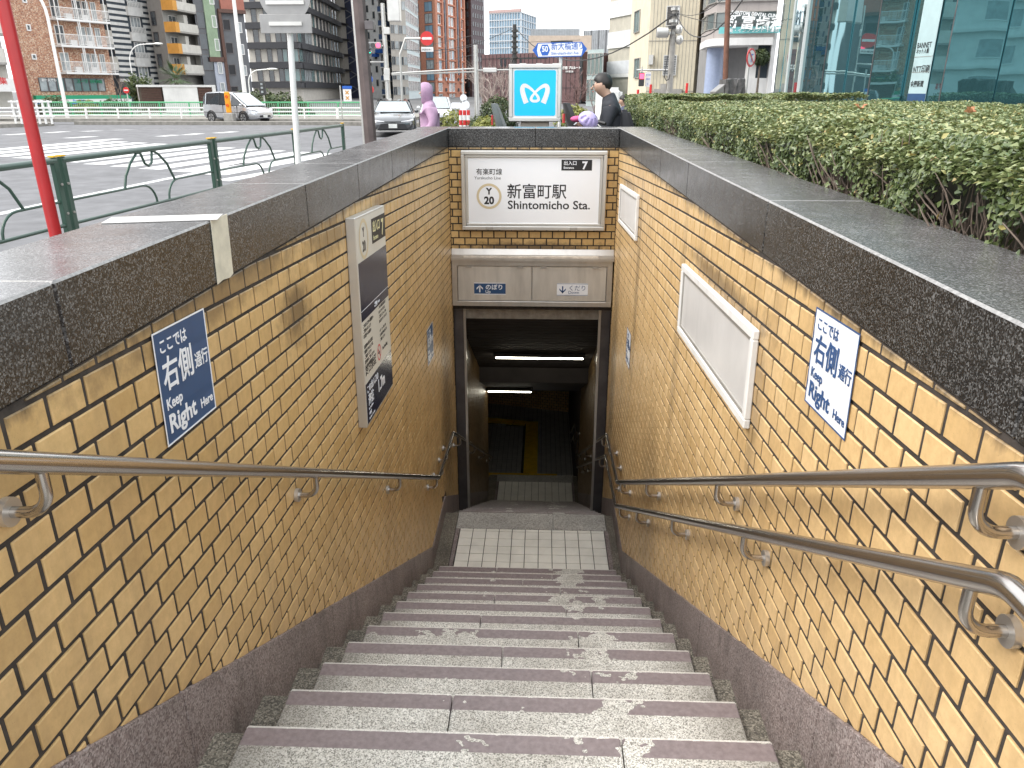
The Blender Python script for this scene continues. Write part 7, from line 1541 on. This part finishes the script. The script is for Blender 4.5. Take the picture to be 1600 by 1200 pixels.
# distant blinking sign boards and cones by the 742 mast
p = atY(725, 190, 30); t = thing('notice_board', 'cluster of white round and square notices on a thin post above red cones', 'notice board', T(p.x, 30, 0)); MM = WM[t.name]
mb = MB(); mb.cyl((0, 0, 0), (0, 0, 2.4), .03, 8); mb.build('post', M_ALU, t, MM)
for (a, b_, r) in ((724, 153, .13), (727, 164, .16)): c = atY(a, b_, 29.9); mb = MB(); mb.cyl((c.x - p.x, -.06, c.z), (c.x - p.x, -.04, c.z), r, 20); mb.build('round_notice', M_PAPERW, t, MM)
c = atY(712, 165, 29.9); mb = MB(); mb.prism(rrect(c.x - p.x - .17, c.x - p.x + .20, c.z - .10, c.z + .11, .06), .05, .06, lambda x, y, d: (x, -d, y)); mb.build('oval_notice', M_PAPERW, t, MM)
c = atY(724, 177, 29.9); mb = MB(); mb.box(c.x - p.x - .12, c.x - p.x + .12, -.08, -.06, c.z - .24, c.z + .22); mb.build('square_notice', M_PAPERW, t, MM)
for i_, a in enumerate((720, 726, 732)):
    c = atY(a, 190, 29); t = thing('traffic_cone', ('left', 'middle', 'right')[i_] + ' red and white post of the three under the notices', 'traffic cone', T(c.x, 29, 0), 'red and white posts under the notices'); MM = WM[t.name]
    for k in range(5): mb = MB(); mb.cyl((0, 0, .1 + k * .17), (0, 0, .27 + k * .17), .06, 10); mb.build('band', RS if k % 2 == 0 else M_WHITE, t, MM)
# board signs by the road near the office
p = atY(543, 150, 47); t = thing('road_sign', 'white board with two orange crosses under a small blue plate', 'road sign', T(p.x, 47, 0)); MM = WM[t.name]
c = atY(544, 148, 47); mb = MB(); mb.cyl((-.4, 0, 0), (-.4, 0, c.z + .5), .04, 8); mb.build('post', M_ALU, t, MM); mb = MB(); mb.box(-.24, .24, -.05, -.02, c.z - .36, c.z + .3); mb.build('board', M_WHITE, t, MM)
mb = MB(); mb.box(-.26, .30, -.05, -.02, c.z + .32, c.z + .48); mb.build('blue_plate', M_BLUES, t, MM)
for dz in (-.18, .12):
    for s in (-1, 1): mb = MB(); mb.box(-.13, .13, -.056 - .002 * s, -.052, -.03, .03, M=T(0, 0, c.z + dz) @ Matrix.Rotation(s * .78, 4, 'Y')); mb.build('orange_cross', OR, t, MM)
c = atY(410, 137, 52); t = thing('traffic_signal', 'small black vertical pedestrian signal over the shrubs before the office', 'traffic light', T(c.x, 52, 0)); MM = WM[t.name]
mb = MB(); mb.box(-.2, .2, -.1, .1, c.z - .45, c.z + .4); s_ = mb.build('signal_case', DPM, t, MM, bevel=.03); mb = MB(); mb.cyl((.0, .12, 0), (.0, .12, c.z), .05, 8); mb.build('post', M_ALU, t, MM)
for dz in (-.25, 0, .22): mb = MB(); mb.box(-.07, .07, -.12, -.101, c.z + dz - .07, c.z + dz + .06); mb.build('lens', GLB, s_, MM)

# ---- trees and shrubs -------------------------------------------------------------------------------
def bare_tree(label, px, Y, h, seed, spread=.5, mat=M_TWIG, leafy=0, lmat=None, r0=.12, lean=(0, 0)):
    rd_ = random.Random(seed); p = atY(px, 150, Y); t = thing('bare_tree' if not leafy else 'tree', label, 'tree', T(p.x, Y, 0)); MM = WM[t.name]; mb = MB(); tr = MB(); tips = []
    def grow(p0, d, L_, r, lev):
        pts = [p0]; q = p0; n_ = 4
        for k in range(n_):
            d = (d + Vector((rd_.uniform(-1, 1), rd_.uniform(-1, 1), rd_.uniform(-.3, .7))) * .16).normalized(); q = q + d * L_ / n_; pts.append(q)
        (tr if lev == 0 else mb).tube(pts, [r * (1 - .5 * k / n_) for k in range(n_ + 1)], 6 if lev < 2 else 3, cap=False)
        if lev >= 4 or r < .004: tips.append(q); return
        for k in range(4 if lev else 5):
            i_ = rd_.randint(1, n_) if k else n_; a = rd_.uniform(0, 6.283); e = d.orthogonal().normalized(); e = Matrix.Rotation(a, 3, d) @ e
            grow(pts[i_], (d + e * spread * rd_.uniform(.6, 1.5)).normalized(), L_ * rd_.uniform(.5, .75), r * .5, lev + 1); tips.append(pts[i_])
    grow(Vector((0, 0, 0)), Vector((lean[0], lean[1], 1)).normalized(), h * .42, r0, 0)
    tr.build('trunk', M_BARK, t, MM, smooth=True, fixn=False); mb.build('branches', mat, t, MM, fixn=False)
    if leafy:
        C = np.array([list(MM @ rd_.choice(tips)) for _ in range(leafy)]) + rng.normal(0, .22, (leafy, 3)); N = rng.normal(size=(leafy, 3)); N /= np.linalg.norm(N, axis=1)[:, None]
        leaf_mesh('crown', C, N, .14, lmat or M_TREELEAF, rng.uniform(0, 1, leafy), t)
    return t
def shrub(label, px, pyt, Y, rx, rz, n, size, mat=M_TREELEAF, group='shrubs beyond the road', cz=None, pyb=None):
    top = atY(px, pyt, Y); cz = top.z - rz; t = thing('shrub', label, 'shrub', T(top.x, Y, 0), group)
    a = rng.normal(size=(n, 3)); a /= np.linalg.norm(a, axis=1)[:, None]; r = rng.uniform(.55, 1.0, n)[:, None] ** .5; L = (1 + .13 * np.sin(a[:, 0] * 7 + px) * np.sin(a[:, 2] * 6 + a[:, 1] * 5))[:, None]
    C = a * r * L * np.array([rx, rx * .8, rz]) + np.array([top.x, Y, cz]); C[:, 2] = np.maximum(C[:, 2], .05)
    leaf_mesh('foliage', C, a, size, mat, np.clip(rng.beta(2, 2, n) * .7 + a[:, 2] * .2, 0, 1), t)
    MB().tube([(0, 0, 0), (0, 0, cz + rz * .3)], [.08, .03], 6).build('stem', M_BARK, t, WM[t.name]); return t
shrub('rounded clipped shrub left of the curved street lamp', 83, 150, 54, 1.25, 1.2, 2200, .11); shrub('small shrub right of the curved street lamp', 134, 156, 54, .9, .8, 1200, .11, M_YLEAF); shrub('low shrub under the brick apartment corner', 174, 154, 54, 1.3, .9, 1500, .11)
shrub('round green tree left of the white sign post', 405, 141, 56, 1.8, 1.5, 3200, .13); shrub('broad green shrub just behind the white sign post', 442, 144, 56, 2.0, 1.6, 3200, .13); shrub('small shrub right of the tall street lamp', 376, 140, 57, 1.0, 1.3, 1200, .12)
shrub('tall olive shrub left of the metro sign', 778, 150, 30, .75, .85, 3000, .07); shrub('bright yellow green low shrub near the grey mast', 762, 182, 26, .55, .45, 2200, .05, M_YLEAF); shrub('green low shrub just right of the grey mast', 748, 181, 28, .45, .5, 1500, .05); shrub('ochre shrub right of the metro sign post', 897, 164, 30, .7, .6, 1600, .07, M_YLEAF)
shrub('greenery behind the notice cluster', 712, 170, 36, .8, .8, 1200, .08, M_YLEAF)
shrub('dark potted bush in the clinic window', 1190, 76, 39.2, .42, .38, 900, .07)
bare_tree('bare tree before the striped apartment block', 190, 58, 2.9, 3, .55, r0=.07); bare_tree('tree with thin brown foliage left of the pavilion', 214, 60, 2.7, 5, .75, leafy=2600, lmat=M_TREELEAF, r0=.09)
bare_tree('tree with sparse olive foliage behind the pavilion', 232, 66, 3.0, 9, .7, leafy=500, r0=.08)
for i_, (a, Y, h, sd) in enumerate(((757, 44, 3.5, 11), (773, 40, 3.3, 12), (786, 46, 3.2, 17))): bare_tree(('leftmost', 'middle', 'rightmost')[i_] + ' of three bare pale trees left of the metro sign', a, Y, h, sd, .55, mat=plain('pale_twig', (.33, .27, .24), .9), r0=.07)
for i_, (a, Y, h, sd) in enumerate(((905, 34, 2.5, 21), (923, 36, 2.2, 22))): bare_tree(('left', 'right')[i_] + ' bare brown tree between metro sign and the person in black', a, Y, h, sd, .6, mat=plain('brown_twig', (.18, .11, .10), .9), r0=.08)
# palm
p = atY(279, 150, 62); t = thing('palm_tree', 'short fan palm rising behind the white pavilion', 'palm tree', T(p.x, 62, 0)); MM = WM[t.name]; zc = atY(279, 122, 62).z
MB().tube([(0, 0, 0), (0, 0, zc)], [.2, .16], 8).build('trunk', M_BARK, t, MM)
pm_ = plain('palm_frond', (.06, .10, .035), .5, var=.3)
for k in range(34):
    a = random.uniform(0, 6.28); e = random.uniform(-.25, 1.3); d = Vector((math.cos(a) * math.cos(e), math.sin(a) * math.cos(e), math.sin(e))); Lf = random.uniform(1.1, 1.6); mb = MB(); side = d.cross(Vector((0, 0, 1))).normalized()
    base_ = Vector((0, 0, zc)) + d * Lf * .35; mb.tube([Vector((0, 0, zc)), base_], .02, 4)
    for j in range(9):
        q = (j - 4) / 4; dd = (d + side * q * .8).normalized(); tip = base_ + dd * Lf * .75 * (1 - .15 * abs(q)) + Vector((0, 0, -.15 * abs(q) - .12)); m_ = base_.lerp(tip, .5); w_ = side.cross(dd) * .0 + dd.cross(Vector((0, 0, 1))).normalized() * .05
        mb.add([base_, m_ + w_, tip, m_ - w_], [(0, 1, 2, 3)])
    mb.build('frond', pm_, t, MM, fixn=False)
# white car/van glimpsed right of the man, stood in for by a rounded block
p = atY(972, 170, 24); t = MB(); t.box(-.35, .35, 0, 1.6, .2, 1.7); v_ = t.build('white_vehicle', M_WHITE, None, T(p.x - .35, 24, 0), bevel=.12, seg=3); tag(v_, 'white rounded storage locker behind the two dark haired people', 'locker')
